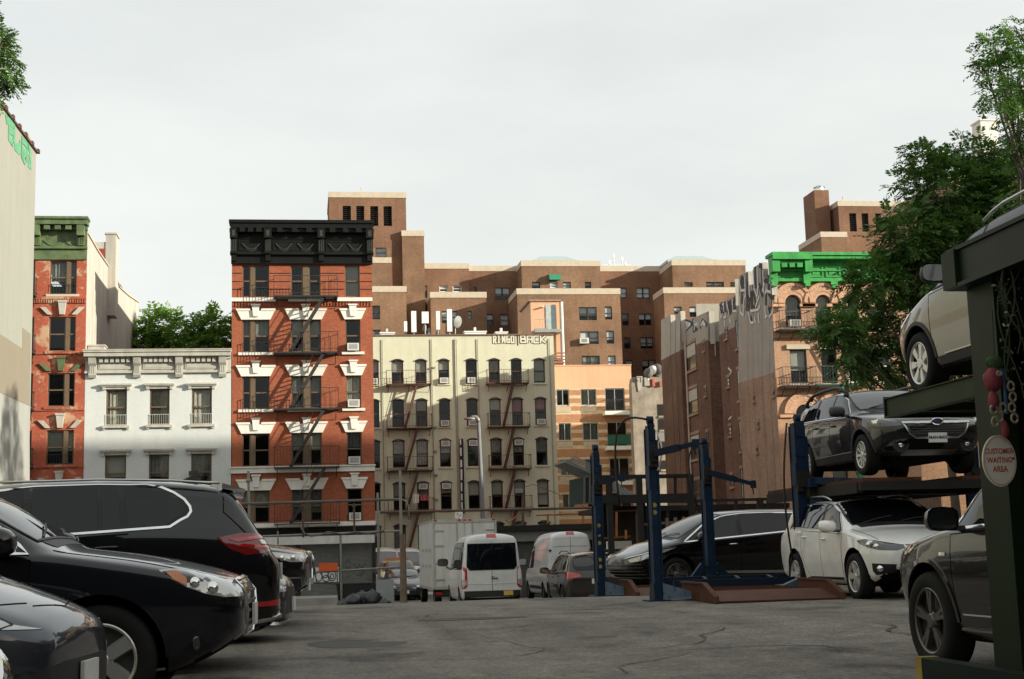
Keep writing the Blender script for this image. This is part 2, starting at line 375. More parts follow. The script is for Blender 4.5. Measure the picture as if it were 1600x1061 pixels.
def window(root, o, kind='dh', fr=None, gl=None, blind=None, bfrac=.5, y=.1, mull=(.42,.5), fw=.06, ac=None, bars=False, arch=False, acside=.5):
    x0, z0, x1, z1 = o; fr = fr or M_darkfr; gl = gl or M_glass
    f = MB(); g = MB()
    def sash(a, c):
        zm = z0 + (z1-z0)*.5
        f.box(a, y, z0, a+fw, y+.06, z1); f.box(c-fw, y, z0, c, y+.06, z1)
        f.box(a+fw, y, z0, c-fw, y+.06, z0+fw*1.2); f.box(a+fw, y, z1-fw, c-fw, y+.06, z1)
        if kind in ('dh', 'pair'): f.box(a+fw, y-.02, zm-.035, c-fw, y+.045, zm+.035)
        if kind == 'slide': f.box((a+c)/2-.03, y-.02, z0+fw*1.2, (a+c)/2+.03, y+.045, z1-fw)
        t = .012 if kind in ('dh','pair') else 0
        g.quad((a+fw,y+.03,z0+fw),(c-fw,y+.03,z0+fw),(c-fw,y+.03+t,z1-fw),(a+fw,y+.03+t,z1-fw))
    if kind == 'pair':
        m0 = x0+(x1-x0)*mull[0]; m1 = x0+(x1-x0)*mull[1]
        sash(x0, m0); sash(m1, x1); f.box(m0, y-.04, z0, m1, y+.07, z1)
    else: sash(x0, x1)
    w = f.build('window', fr, root)
    g.build('pane', gl, w)
    if blind:
        bm_ = MB(); zt = z1-.05; zb = z1-(z1-z0)*bfrac
        if blind in (M_curt, M_curt2, M_curt3):
            n = 14; P = []
            for i in range(n+1):
                t = i/n; P.append((x0+.06+(x1-x0-.12)*t, y+.17+.03*math.sin(t*31+rnd.random()*2)))
            for i in range(n): bm_.quad((*P[i],zb),(*P[i+1],zb),(*P[i+1],zt),(*P[i],zt))
        else: bm_.box(x0+.05, y+.14, zb, x1-.05, y+.15, zt)
        bm_.build('blind', blind, w)
    if ac:
        a = MB(); wd = min(.62, (x1-x0)*.8); h = .4; cx = x0+(x1-x0)*acside; zb = z0+.03 if ac == 'low' else z1-.5
        a.box(cx-wd/2, -.28, zb, cx+wd/2, y+.05, zb+h, 0); a.box(cx-wd/2+.08, -.285, zb+.07, cx+wd/2-.08, -.27, zb+h-.05, 1)
        for i in range(4): a.box(cx-wd/2+.08, -.29, zb+.09+i*.07, cx+wd/2-.08, -.284, zb+.105+i*.07, 0)
        a.build('air_conditioner', [M_ac, M_acg], w)
    if bars:
        b = MB()
        zt = z0+(z1-z0)*.28
        for i in range(9):
            xx = x0+.06+(x1-x0-.12)*i/8; b.box(xx-.007, -.06, z0+.02, xx+.007, -.045, zt)
        b.box(x0+.02, -.065, zt, x1-.02, -.035, zt+.03); b.box(x0+.02, -.065, z0+.02, x1-.02, -.035, z0+.05)
        b.build('window_guard', M_greytrim if bars == 'w' else M_iron, w)
    return w
def fire_escape(root, x0, x1, zs, dep=.95, rh=.92, stair=None, mat=None, smat=None, gap=.16, last=True):
    """zs from the top platform down; stair = (x at the upper platform, x at the lower one)"""
    mat = mat or M_iron; smat = smat or mat
    fe = MB()
    for z in zs:
        for sx in (x0+.15, (x0+x1)/2, x1-.15): fe.bar((sx,-.02,z-.55), (sx,-dep+.1,z-.06), .035, .035)
    fo = fe.build('fire_escape', mat, root)
    for k, z in enumerate(zs):
        p = MB()
        p.box(x0, -dep, z-.07, x1, -dep+.05, z); p.box(x0, -.06, z-.07, x1, -.01, z)
        p.box(x0, -dep+.05, z-.07, x0+.05, -.06, z); p.box(x1-.05, -dep+.05, z-.07, x1, -.06, z)
        n = int(dep/.085)
        for i in range(1, n): p.box(x0+.05, -dep+i*dep/n-.012, z-.05, x1-.05, -dep+i*dep/n+.012, z-.015)
        p.build('platform', mat, fo)
        r = MB()
        for zz in (z+rh, z+rh*.12):
            r.box(x0, -dep, zz, x1, -dep+.03, zz+.03); r.box(x0, -dep+.03, zz, x0+.03, -.01, zz+.03); r.box(x1-.03, -dep+.03, zz, x1, -.01, zz+.03)
        n = int((x1-x0)/gap)
        for i in range(n+1):
            xx = x0+.015+(x1-x0-.03)*i/n; th = .03 if i % 6 == 0 else .011
            r.box(xx-th/2, -dep+.006, z, xx+th/2, -dep+.024, z+rh)
        for i in range(1, int(dep/gap)):
            for xx in (x0+.015, x1-.015): r.box(xx-.006, -dep+i*gap, z, xx+.006, -dep+i*gap+.012, z+rh)
        r.build('railing', mat, fo)
        if stair and (k < len(zs)-1 or last):
            zl = zs[k+1] if k < len(zs)-1 else z-(zs[0]-zs[1])
            s = MB(); ya, yb = -dep+.12, -dep+.62
            for yy in (ya, yb): s.bar((stair[0],yy,z), (stair[1],yy,zl), .035, .15)
            n = 11
            for i in range(1, n):
                t = i/n; xx = stair[0]+(stair[1]-stair[0])*t; zz = z+(zl-z)*t
                s.box(xx-.09, ya, zz-.012, xx+.09, yb, zz+.012)
            for yy in (ya,): s.bar((stair[0],yy,z+.8), (stair[1],yy,zl+.8), .022, .022)
            s.build('stair', smat, fo)
    return fo
def text_obj(name, txt, size, mat, parent, M, extrude=.004, offset=0, spacing=1.0, xs=1.0, align='CENTER'):
    cu = bpy.data.curves.new(name, 'FONT'); cu.body = txt; cu.size = size; cu.extrude = extrude; cu.offset = offset
    cu.align_x = align; cu.align_y = 'CENTER'; cu.space_character = spacing; cu.resolution_u = 4
    t = bpy.data.objects.new(name+'_src', cu); COL.objects.link(t)
    dg = bpy.context.evaluated_depsgraph_get(); me = bpy.data.meshes.new_from_object(t.evaluated_get(dg))
    bpy.data.objects.remove(t); me.materials.clear(); me.materials.append(mat)
    me.transform(M @ Matrix.Diagonal((xs, 1, 1, 1)))
    me.name = name
    return link(name, me, parent)
def frame_mat(o, u, n):
    """4x4 with local x along u, local z along normal n"""
    u = Vector(u).normalized(); n = Vector(n).normalized(); v = n.cross(u)
    return Matrix(((u.x,v.x,n.x,o[0]),(u.y,v.y,n.y,o[1]),(u.z,v.z,n.z,o[2]),(0,0,0,1)))
def strokes(name, lines, to3, n, w, mat, parent=None, off=.006, loc=(0,0,0)):
    mb = MB(); n = Vector(n); k = 0; L = Vector(loc)
    for ln in lines:
        P = [Vector(to3(*p))-L for p in ln]
        for a, b in zip(P, P[1:]):
            if (b-a).length < 1e-4: continue
            d = (b-a).normalized()*w*.3; o_ = n*(off+.0013*(k % 7)); k += 1
            mb.bar(a-d+o_, b+d+o_, w, .004, up=n)
    return mb.build(name, mat, parent)
def simple_cornice(mb, x0, x1, z0, z1, d, m=0):
    mb.box(x0, -d, z1-.12, x1, 0, z1, m); mb.box(x0+.03, -d*.85, z1-.3, x1-.03, 0, z1-.122, m)
    mb.box(x0+.06, -d*.45, z1-.42, x1-.06, 0, z1-.302, m); mb.box(x0+.06, -.1, z0, x1-.06, 0, z1-.422, m)
# ================================================================ red brick tenement with black cornice
def red_tenement():
    f = FP(76, 362, 470, 600); W = f.x(583.5); H = f.z(349)
    root = thing('brick_tenement', 'red brick tenement with a black cornice, white lintels and a zigzag fire escape', 'building', f.loc)
    cols = [(378.5,421),(455,502),(540.5,564)]
    rows = [(414,464),(499.5,550),(587.5,638.5),(676.5,728),(765,816)]
    ops = []
    for r in rows:
        for c in cols: ops.append(f.rect(c[0], r[0], c[1], r[1]))
    zst = f.z(824)
    mb = MB(); wall(mb, 0, W, zst, H, ops); shell(mb, 0, W, 0, H, 21, 0, 1, parapet=.6); mb.quad((0,0,0),(.35,0,0),(.35,0,zst),(0,0,zst),2)
    mb.quad((W-.35,0,0),(W,0,0),(W,0,zst),(W-.35,0,zst),2)
    mb.build('wall', [M_red, M_roof, M_iron], root); backing(root, 0, W, zst, H)
    bl = [M_curt2, M_blind, M_curt, None, M_curt2]
    k = 0
    for i, r in enumerate(rows):
        for j, c in enumerate(cols):
            o = f.rect(c[0], r[0], c[1], r[1]); k += 1
            b = rnd.choice(bl); ac = 'low' if (j == 2 and i > 0) else None
            kw = dict(fr=M_brownfr, gl=M_glassd if b is None else M_glass, blind=b, bfrac=rnd.choice([.45,.5,.7,.95]), ac=ac, y=.11)
            w = window(root, o, 'pair', mull=((.3,.44) if j == 0 else (.41,.6)), **kw) if j < 2 else window(root, o, 'dh', **kw)
            if j == 0 and i < 2:
                g = MB()
                for q in range(8): g.box(o[0]+.75+q*.1, .04, o[1]+.02, o[0]+.765+q*.1, .055, o[1]+.5)
                g.box(o[0]+.72, .035, o[1]+.5, o[2]-.05, .06, o[1]+.53); g.build('window_guard', M_iron, w)
            if i > 0:      # white splayed lintel with keystone
                m = MB(); zt = o[3]+.62; e = .28 if j < 2 else .26; e2 = .05
                fn = lambda u, v, d: (u, d, v)
                m.prism([(o[0]-e2,o[3]+.0),(o[2]+e2,o[3]+.0),(o[2]+e,zt-.14),(o[0]-e,zt-.14)], fn, -.10, .0)
                m.prism([(o[0]-e-.02,zt-.139),(o[0]+.45,zt-.139),(o[0]+.4,zt-.03),(o[0]-e-.06,zt-.03)], fn, -.14, .0)
                m.prism([(o[2]-.45,zt-.139),(o[2]+e+.02,zt-.139),(o[2]+e+.06,zt-.03),(o[2]-.4,zt-.03)], fn, -.14, .0)
                cx = (o[0]+o[2])/2
                m.prism([(cx-.13,o[3]+.16),(cx+.13,o[3]+.16),(cx+.2,zt+.12),(cx-.2,zt+.12)], fn, -.2, -.101)
                m.prism([(cx-.24,zt+.121),(cx+.24,zt+.121),(cx+.26,zt+.2),(cx-.26,zt+.2)], fn, -.24, .0)
                m.build('lintel', M_wtrim, w)
            if i in (1, 2):
                m = MB(); m.box(o[0]-.2, -.14, o[1]-.16, o[2]+.2, 0, o[1]-.02); m.build('sill', M_wtrim, w)
    s = MB(); z = f.z(468.5)
    for a, b in ((0, f.x(431)), (f.x(451), f.x(507)), (f.x(528), W)): q_ = MB(); q_.box(a, -.16, z-.1, b, 0, z+.1); q_.build('string_course', M_wtrim, root)
    n = 46
    for i in range(n): s.box(i*W/n+.03, -.07, z-.36, i*W/n+.11, 0, z-.16, 1)
    s.build('dentil_band', [M_wtrim, M_red], root)
    s = MB(); z0, z1 = f.z(738), f.z(730); s.box(-.02, -.14, z0+.0, W+.02, 0, z1); s.box(-.05, -.22, z1+.001, W+.05, 0, z1+.07); s.build('string_course', M_wtrim, root)
    s = MB(); s.box(0, -.2, f.z(823), W, 0, f.z(816.5)); s.box(0, -.1, f.z(826), W, 0, f.z(823)-.002); s.build('string_course', M_wtrim, root)
    # flat brick ribs of the top storey
    s = MB()
    for py in (427, 440, 452):
        for a, b in ((0, f.x(378)), (f.x(421.5), f.x(454.5)), (f.x(502.5), f.x(540)), (f.x(564.5), W)): s.box(a+.01, -.012, f.z(py)-.02, b-.01, .0, f.z(py)+.02)
    s.build('brick_band', M_blackc, root)
    # the black cornice
    c = MB(); z0 = f.z(413); d = .85; e = .12
    c.box(-e, -d, H-.16, W+e, .2, H); c.box(-e+.08, -d+.1, H-.42, W+e-.08, 0, H-.161); c.box(-.1, -.62, H-.62, W+.1, 0, H-.421)
    c.box(-.05, -.3, z0+.62, W+.05, 0, H-.621); c.box(-.08, -.4, z0+.46, W+.08, 0, z0+.619); c.box(-.03, -.2, z0, W+.03, 0, z0+.459)
    co = c.build('cornice', M_blackc, root)
    xs = [0.12, f.x(419.5), f.x(503.5), W-.12]
    for x in xs:
        b = MB(); b.box(x-.2, -.72, H-.95, x+.2, -.3, H-.43); b.box(x-.17, -.5, z0+.5, x+.17, -.3, H-.96); b.box(x-.13, -.36, z0+.12, x+.13, -.2, z0+.45)
        b.box(x-.08, -.73, H-.86, x+.08, -.715, H-.55, 1)
        for q in (-.1, 0, .1): b.box(x+q-.025, -.515, z0+.62, x+q+.025, -.495, H-1.0, 1)
        b.build('bracket', [M_blackc, M_blackc2], co)
    for i in range(3):
        a, b_ = xs[i]+.25, xs[i+1]-.25; p = MB()
        nb = 3
        for q in range(nb):
            xx = a+(b_-a)*(q+.5)/nb; p.box(xx-.14, -.82, H-.66, xx+.14, -.625, H-.43)
        p.box(a, -.33, z0+.68, a+.05, -.3, H-1.06); p.box(b_-.05, -.33, z0+.68, b_, -.3, H-1.06); p.box(a+.05,-.33,z0+.68,b_-.05,-.3,z0+.73); p.box(a+.05,-.33,H-1.11,b_-.05,-.3,H-1.06)
        ns = 1 if b_-a < 2 else 2
        for q in range(ns):
            L = (b_-a)/ns; P = [(a+L*q+L*(.14+.72*t), -.33, H-1.2-.32*math.sin(PI*t)) for t in [u/10 for u in range(11)]]
            p.tube(P, .04, 6, 1); p.tube([(x, y, z-.09) for x, y, z in P[2:-2]], .025, 6, 1)
        n = int((b_-a)/.13)
        for q in range(n): p.box(a+q*.13+.02, -.34, H-.99, a+q*.13+.09, -.3, H-.9)
        p.build('frieze_panel', [M_blackc, M_blackc2], co)
    fire_escape(root, f.x(428.5), f.x(528.5), [f.z(v) for v in (466.5,553.5,640.5,731,818)], 1.0, 1.05, (f.x(507), f.x(453)), last=False)
    # ground floor: dark lintel beam, pale shop awning box, roller shutters
    s = MB(); s.box(0, -.12, f.z(838), W, .1, zst-.002); s.build('shop_beam', M_blackc, root)
    aw = MB(); aw.box(.0, -.75, f.z(851), f.x(581), -.13, f.z(838.5)); aw.build('awning', pm('pale_awning', (.62,.62,.58), .6, var=.08, streak=.2), root)
    M_sh = pm('shutter_grey', (.24,.24,.23), .55, metal=.25, var=.15, streak=.15)
    for a, b in ((362,460),(468,527),(532,578)):
        m = MB(); xa, xb, zt = f.x(a), f.x(b), f.z(851); n = 40
        for i in range(n):
            z0_, z1_ = .12+(zt-.12)*i/n, .12+(zt-.12)*(i+1)/n
            m.quad((xa,.0,z0_),(xb,.0,z0_),(xb,-.045,(z0_+z1_)/2),(xa,-.045,(z0_+z1_)/2)); m.quad((xa,-.045,(z0_+z1_)/2),(xb,-.045,(z0_+z1_)/2),(xb,.0,z1_),(xa,.0,z1_))
        m.box(xa-.1,-.06,.1,xa,.1,zt,1); m.box(xb,-.06,.1,xb+.1,.1,zt,1)
        so = m.build('roller_shutter', [M_sh, M_iron], root)
        if a == 468:
            W2 = pm('graffiti_white', (.62,.64,.64), .7, var=.05); K2 = pm('graffiti_black', (.02,.02,.02), .7)
            to = lambda px, py: (f.X0+f.x(px), 76-.06, f.zb+f.z(py))
            def blob(cx, cy, rx, ry, n=14): return [(cx+rx*math.cos(2*PI*i/n), cy+ry*math.sin(2*PI*i/n)) for i in range(n+1)]
            L0 = Vector(f.loc)
            wl = []
            for y_ in range(889, 911, 3): wl.append([(489, y_), (530, y_)])
            strokes('graffiti', wl, to, (0,-1,0), .105, W2, so, .004, L0)
            bl_ = [blob(496,901,5,8), blob(505,898,5,6), blob(507,905,5,5), blob(516,901,6,8), blob(516,902,2.5,4), [(524,891),(524,912)], [(524,891),(531,891)], [(490,889),(492,911)], [(489,911),(531,912)], [(499,890),(499,898)], [(528,895),(528,908)]]
            strokes('graffiti', bl_, to, (0,-1,0), .05, K2, so, .016, L0)
        if a == 532:
            to = lambda px, py: (f.X0+f.x(px), 76-.06, f.zb+f.z(py)); K3 = pm('graffiti_grey', (.06,.06,.06), .7)
            strokes('graffiti', [[(538,882),(541,876),(544,882)],[(538,888),(544,888),(541,893),(538,888)],[(540,898),(544,902),(539,905)],[(549,884),(554,892),(558,884),(562,890),(566,884)],[(550,896),(556,890),(560,900),(566,894),(563,888),(556,889)],[(553,900),(562,903),(566,897)]], to, (0,-1,0), .04, K3, so, .008, Vector(f.loc))
    for a, b in ((460,468),(527,532),(578,583.5)):
        m = MB(); m.box(f.x(a), -.1, 0, f.x(b), .12, f.z(851)); m.build('pier', M_blackc, root)
    return root
red_tenement()
# ================================================================ white house
def white_house():
    f = FP(76, 131.5, 247, 650); W = f.x(361); H = f.z(548.5)
    root = thing('rowhouse', 'low white painted rowhouse with grey bracketed cornice between two tenements', 'building', f.loc)
    cols = [(165,198),(233.3,264.8),(299,331)]; rows = [(607.5,664),(710,767),(812,868)]
    ops = [f.rect(c[0], r[0], c[1], r[1]) for r in rows for c in cols]
    mb = MB(); wall(mb, 0, W, 0, H-.2, ops); shell(mb, 0, W, 0, H-.2, 18, 0, 1, parapet=.2); mb.build('wall', [M_whiteb, M_roof], root); backing(root, 0, W, 0, H-.5)
    for i, r in enumerate(rows):
        for j, c in enumerate(cols):
            o = f.rect(c[0], r[0], c[1], r[1])
            w = window(root, o, 'dh', fr=M_brownfr, blind=M_curt if i == 0 else (M_blind if j == 0 else M_curt2), bfrac=.98 if i == 0 else .6, bars='w' if i == 0 else None, fw=.075, gl=M_glass)
            m = MB(); x0, z0, x1, z1 = o
            m.box(x0-.26, -.26, z1+.18, x1+.26, 0, z1+.27); m.box(x0-.22, -.2, z1+.12, x1+.22, 0, z1+.179); m.box(x0-.12, -.1, z1+.0, x1+.12, 0, z1+.119)
            for s_ in (x0-.16, x1+.02): m.box(s_, -.17, z1-.04, s_+.14, 0, z1+.118)
            m.build('lintel', M_greytrim, w)
            m = MB(); m.box(x0-.16, -.17, z0-.13, x1+.16, 0, z0-.005)
            for s_ in (x0-.12, x1): m.box(s_, -.12, z0-.22, s_+.12, 0, z0-.131)
            m.build('sill', M_greytrim, w)
    z0 = f.z(583); c = MB(); d = .62
    c.box(-.03, -d, H-.12, W+.03, .3, H-.02); c.box(0, -d+.07, H-.33, W, 0, H-.121); c.box(.0, -.2, H-.45, W, 0, H-.331); c.box(.02, -.07, z0+.12, W-.02, 0, H-.451); c.box(0, -.17, z0, W, 0, z0+.119)
    c.box(-.05, -d-.03, H-.019, W+.05, .3, H+.03, 1)
    co = c.build('cornice', [M_greytrim, M_plaster], root)
    for px in (144, 214, 280, 348):
        x = f.x(px); b = MB(); zt = H-.34
        fn = lambda u, v, dd: (dd, u, v)
        b.prism([(-.02,z0-.22),(-.14,z0-.24),(-.22,z0-.1),(-.2,z0+.35),(-.34,z0+.5),(-.46,zt),(-.02,zt)], fn, x-.19, x+.19)
        for q in (-.1, 0, .1): b.box(x+q-.03, -.235, z0+.0, x+q+.03, -.19, z0+.36)
        b.build('bracket', M_greytrim, co)
    xs = [f.x(p) for p in (144, 214, 280, 348)]
    for i in range(3):
        a, b_ = xs[i]+.3, xs[i+1]-.3; p = MB()
        p.box(a, -.12, z0+.2, b_, -.07, z0+.55); p.box(a+.07, -.135, z0+.27, b_-.07, -.12, z0+.48)
        n = 6
        for q in range(n): xx = a+(b_-a)*(q+.5)/n; p.box(xx-.09, -.3, H-.62, xx+.09, -.201, H-.34)
        p.build('frieze_panel', M_greytrim, co)
    c = MB(); x = f.x(149); c.box(x-.5, .4, H, x+.35, 1.3, H+.35); c.box(x-.55, .35, H+.351, x+.4, 1.35, H+.42); c.build('chimney', M_plaster, root)
    # flood lamp box by the right window
    m = MB(); x = f.x(303); m.box(x-.2, -.6, f.z(745), x+.22, -.3, f.z(738)); m.box(x-.03, -.33, f.z(757), x+.03, 0, f.z(745)); m.build('flood_lamp', M_darkfr, root)
white_house()
# ================================================================ old red tenement with green cornice
def left_tenement():
    f = FP(76, 20, 92, 560); W = f.x(133.5); H = f.z(343)
    root = thing('brick_tenement', 'flaking orange red tenement with a faded green cornice beside the white rowhouse', 'building', f.loc)
    rows = [(407,460),(495,549),(583,635.5),(672,726),(762,815)]; c = (75,117.5)
    ops = [f.rect(c[0], r[0], c[1], r[1]) for r in rows] + [f.rect(28, r[0], 52, r[1]) for r in rows]
    mb = MB(); wall(mb, 0, W, 0, H, ops)
    # east side: pale plaster, stepping down to the back
    Xe = f.X0+W
    prof = [(137,366),(152,392),(160,404),(182,436),(186,449),(200,462),(216.5,473)]
    L = Vector(f.loc)
    top = [Vector((W, 0, H-.3))]+[atX(p[0], p[1], Xe)-L for p in prof]
    P = [Vector((W,0,0))]+top+[Vector((W, top[-1].y, 0))]
    D = top[-1].y
    mb.face(P, 1)
    mb.quad((0,0,0),(0,0,H),(0,D,H-3),(0,D,0),0); mb.quad((0,D,0),(0,D,top[-1].z),(W,D,top[-1].z),(W,D,0),0); mb.quad((0,.1,H-.8),(W-.02,.1,H-.8),(W-.02,D,top[-1].z-.6),(0,D,top[-1].z-.6),2)
    mb.build('wall', [M_oldred, M_plaster, M_roof], root); backing(root, 0, W, 0, H-3)
    cp = MB()
    for a, b in zip(top[1:], top[2:]): cp.bar(a+Vector((-.1,0,.04)), b+Vector((-.1,0,.04)), .35, .08)
    cp.build('coping', M_stone, root)
    for i, r in enumerate(rows):
        for q, cc in enumerate((c, (28,52))):
            o = f.rect(cc[0], r[0], cc[1], r[1])
            w = window(root, o, 'pair' if q == 0 else 'dh', fr=M_brownfr, blind=[M_curt2, None, M_curt2, M_blind, None][i] if q == 0 else None, bfrac=.6, mull=(.62,.74), bars=True if i in (0,3) else None, gl=M_glass if i in (0,3) else M_glassd)
            if i > 0 and q == 0:
                m = MB(); fn = lambda u, v, d: (u, d, v); x0, z0, x1, z1 = o; cx = (x0+x1)/2
                m.prism([(cx-.12,z1+.1),(cx+.12,z1+.1),(cx+.2,z1+.75),(cx-.2,z1+.75)], fn, -.2, 0); m.prism([(cx-.22,z1+.751),(cx+.22,z1+.751),(cx+.24,z1+.85),(cx-.24,z1+.85)], fn, -.24, 0)
                m.prism([(x0-.05,z1+.1),(x0+.2,z1+.1),(x0-.15,z1+.5),(x0-.45,z1+.5)], fn, -.12, 0); m.prism([(x1-.2,z1+.1),(x1+.05,z1+.1),(x1+.45,z1+.5),(x1+.15,z1+.5)], fn, -.12, 0)
                m.build('lintel', M_greytrim if i != 2 else M_greenc, w)
            if q == 0:
                m = MB(); m.box(o[0]-.15, -.12, o[1]-.13, o[2]+.15, 0, o[1]-.005); m.build('sill', M_stone if i == 0 else M_oldred, w)
    s = MB(); z = f.z(465); s.box(0, -.1, z-.08, W, 0, z+.06)
    for i in range(30): s.box(i*W/30+.02, -.08, z-.3, i*W/30+.09, 0, z-.081)
    s.build('string_course', M_oldred, root)
    for py in (552, 640, 729): s = MB(); s.box(0, -.07, f.z(py)-.06, W, 0, f.z(py)+.06); s.build('string_course', M_oldred, root)
    z0 = f.z(406); cm = MB(); d = .8
    cm.box(-.1, -d, H-.13, W+.12, .1, H); cm.box(-.05, -d+.1, H-.4, W+.08, 0, H-.131); cm.box(0, -.3, H-.62, W+.02, 0, H-.401); cm.box(0, -.12, z0+.7, W, 0, H-.621); cm.box(0, -.25, z0+.56, W+.02, 0, z0+.699); cm.box(0, -.1, z0, W, 0, z0+.559)
    co = cm.build('cornice', M_greenc, root)
    for px in (55, 125):
        x = f.x(px); b = MB(); b.box(x-.19, -.66, H-.98, x+.19, -.12, H-.41); b.box(x-.17, -.32, z0+.72, x+.17, -.12, H-.99)
        for q in (-.1, 0, .1): b.box(x+q-.02, -.34, z0+.8, x+q+.02, -.31, H-1.03)
        b.build('bracket', M_greenc, co)
    for px in (72, 89, 106): x = f.x(px); b = MB(); b.box(x-.15, -.6, H-.66, x+.15, -.305, H-.42); b.build('bracket', M_greenc, co)
    b = MB(); n = 5
    for q in range(2):
        P = [(f.x(62)+.1+q*1.05+.95*t, -.13, H-1.15-.28*math.sin(PI*t)) for t in [u/10 for u in range(11)]]; b.tube(P, .045, 6)
    b.build('swag', M_greenc, co)
    # roof bulkhead with red door and white chimney
    A = atX(152, 372, Xe-1.6)-L; yb = 8.0
    fb = FP(76+yb, 20, 165, 400)
    xa, xb, xc = fb.X0+fb.x(150)-L.x, fb.X0+fb.x(165)-L.x, fb.X0+fb.x(181)-L.x
    zt, zb_ = fb.z(369), fb.z(440)
    m = MB(); m.box(xa-1.5, yb, zb_-2, xb, yb+3, zt-.35, 1); m.box(xb, yb-.05, zb_-2, xc, yb+1.2, zt+.1); m.box(xb-.06,yb-.1,zt+.101,xc+.06,yb+1.25,zt+.2); m.build('chimney', [M_plaster, M_plaster], root)
    m = MB(); m.box(xb-.85, yb-.03, zb_, xb-.08, yb-.002, zt-.75); m.build('roof_door', pm('red_door', (.30,.035,.025), .6), root)
    fire_escape(root, f.x(22), f.x(56), [f.z(v) for v in (463,552,640,729)], .8, .9, (f.x(52), f.x(28)), last=True)
left_tenement()
# ================================================================ beige blank wall at the left of the lot
def beige_building():
    X = -9.6
    Ye = atX(51, 480, X).y
    root = thing('blank_wall_building', 'blank beige rendered building at the far left with green letters near its roof', 'building', (X, Ye, -1.1))
    L = Vector((X, Ye, -1.1))
    a = atX(50.5, 230, X)-L; b = atX(8, 173, X)-L
    sl = (b.z-a.z)/(b.y-a.y)
    zn = a.z + sl*(-30)
    zn = min(zn, 19)
    mb = MB(); Yn = -62
    ybr = (zn-a.z)/sl
    P = [(0,0,0),(0,0,a.z),(0,ybr,zn),(0,Yn,zn),(0,Yn,0)]
    mb.face(P, 0); mb.face([(-14,y,z) for _, y, z in P], 0)
    for p, q in zip(P, P[1:]+P[:1]): mb.quad(p, q, (-14,)+q[1:], (-14,)+p[1:], 0)
    mb.build('wall', [M_beige], root)
    c = MB(); c.bar((-.1,0,a.z+.03),(-.1,ybr,zn+.03),.35,.07)
    n = 26
    for i in range(n): t = i/n; c.box(-.2, ybr*t, a.z+(zn-a.z)*t+.03, .1, ybr*t+.25, a.z+(zn-a.z)*t+.16)
    c.build('coping', pm('dark_coping', (.10,.05,.035), .8), root)
    fn = lambda px, py: atX(px, py, X)-L
    e = atX(51, 214, X)-L
    c = MB(); c.box(-2.5, -.9, a.z-.3, -.25, -.02, e.z); c.box(-2.6, -1.0, e.z+.001, -.15, .03, e.z+.12, 1); c.build('chimney', [M_beige, M_conc], root)
    c = MB()
    Q = [fn(x, y) for x, y in ((0,522),(35,545),(35,512),(47.5,522),(46,634),(0,613))]
    q0 = Q[0]-(Q[1]-Q[0])*3; q5 = Q[5]-(Q[4]-Q[5])*3
    Q[0] = q0; Q[5] = q5
    fx = lambda u, v, d: (d, u, v)
    c.prism([(p.y, p.z) for p in Q], fx, 0.0, .012); c.build('paint_patch', M_tanpatch, root)
    c = MB(); Q = [fn(x, y) for x, y in ((0,614),(46,635),(46,760),(0,750))]; Q[0] = Q[0]-(Q[1]-Q[0])*3; Q[3] = Q[3]-(Q[2]-Q[3])*3
    c.prism([(p.y, p.z) for p in Q], fx, 0.0, .008); c.build('paint_patch', pm('off_white_paint', (.29,.29,.265), .9, var=.05, scale=.6, streak=.1), root)
    s = 9.64
    def pl(*pts): return [(x/s, 170+y/s) for x, y in pts]
    ls = [pl((85,90),(100,180),(205,250)), pl((100,150),(200,235)), pl((135,200),(130,430),(185,520)), pl((210,240),(200,480)), pl((140,330),(195,360)), pl((215,270),(222,580),(295,650)), pl((225,575),(295,560),(298,510)),
          pl((330,440),(325,700),(368,800)), pl((335,470),(410,560),(405,760),(370,795)), pl((330,620),(400,645)), pl((345,740),(395,720)), pl((430,580),(460,650),(440,720),(458,770),(425,835),(462,870)), pl((345,720),(370,790),(400,740))]
    strokes('graffiti', ls, lambda x, y: fn(x, y)+L, (1,0,0), .22, pm('graffiti_green', (.09,.28,.15), .8, var=.25, scale=2), root, .01, L)
beige_building()
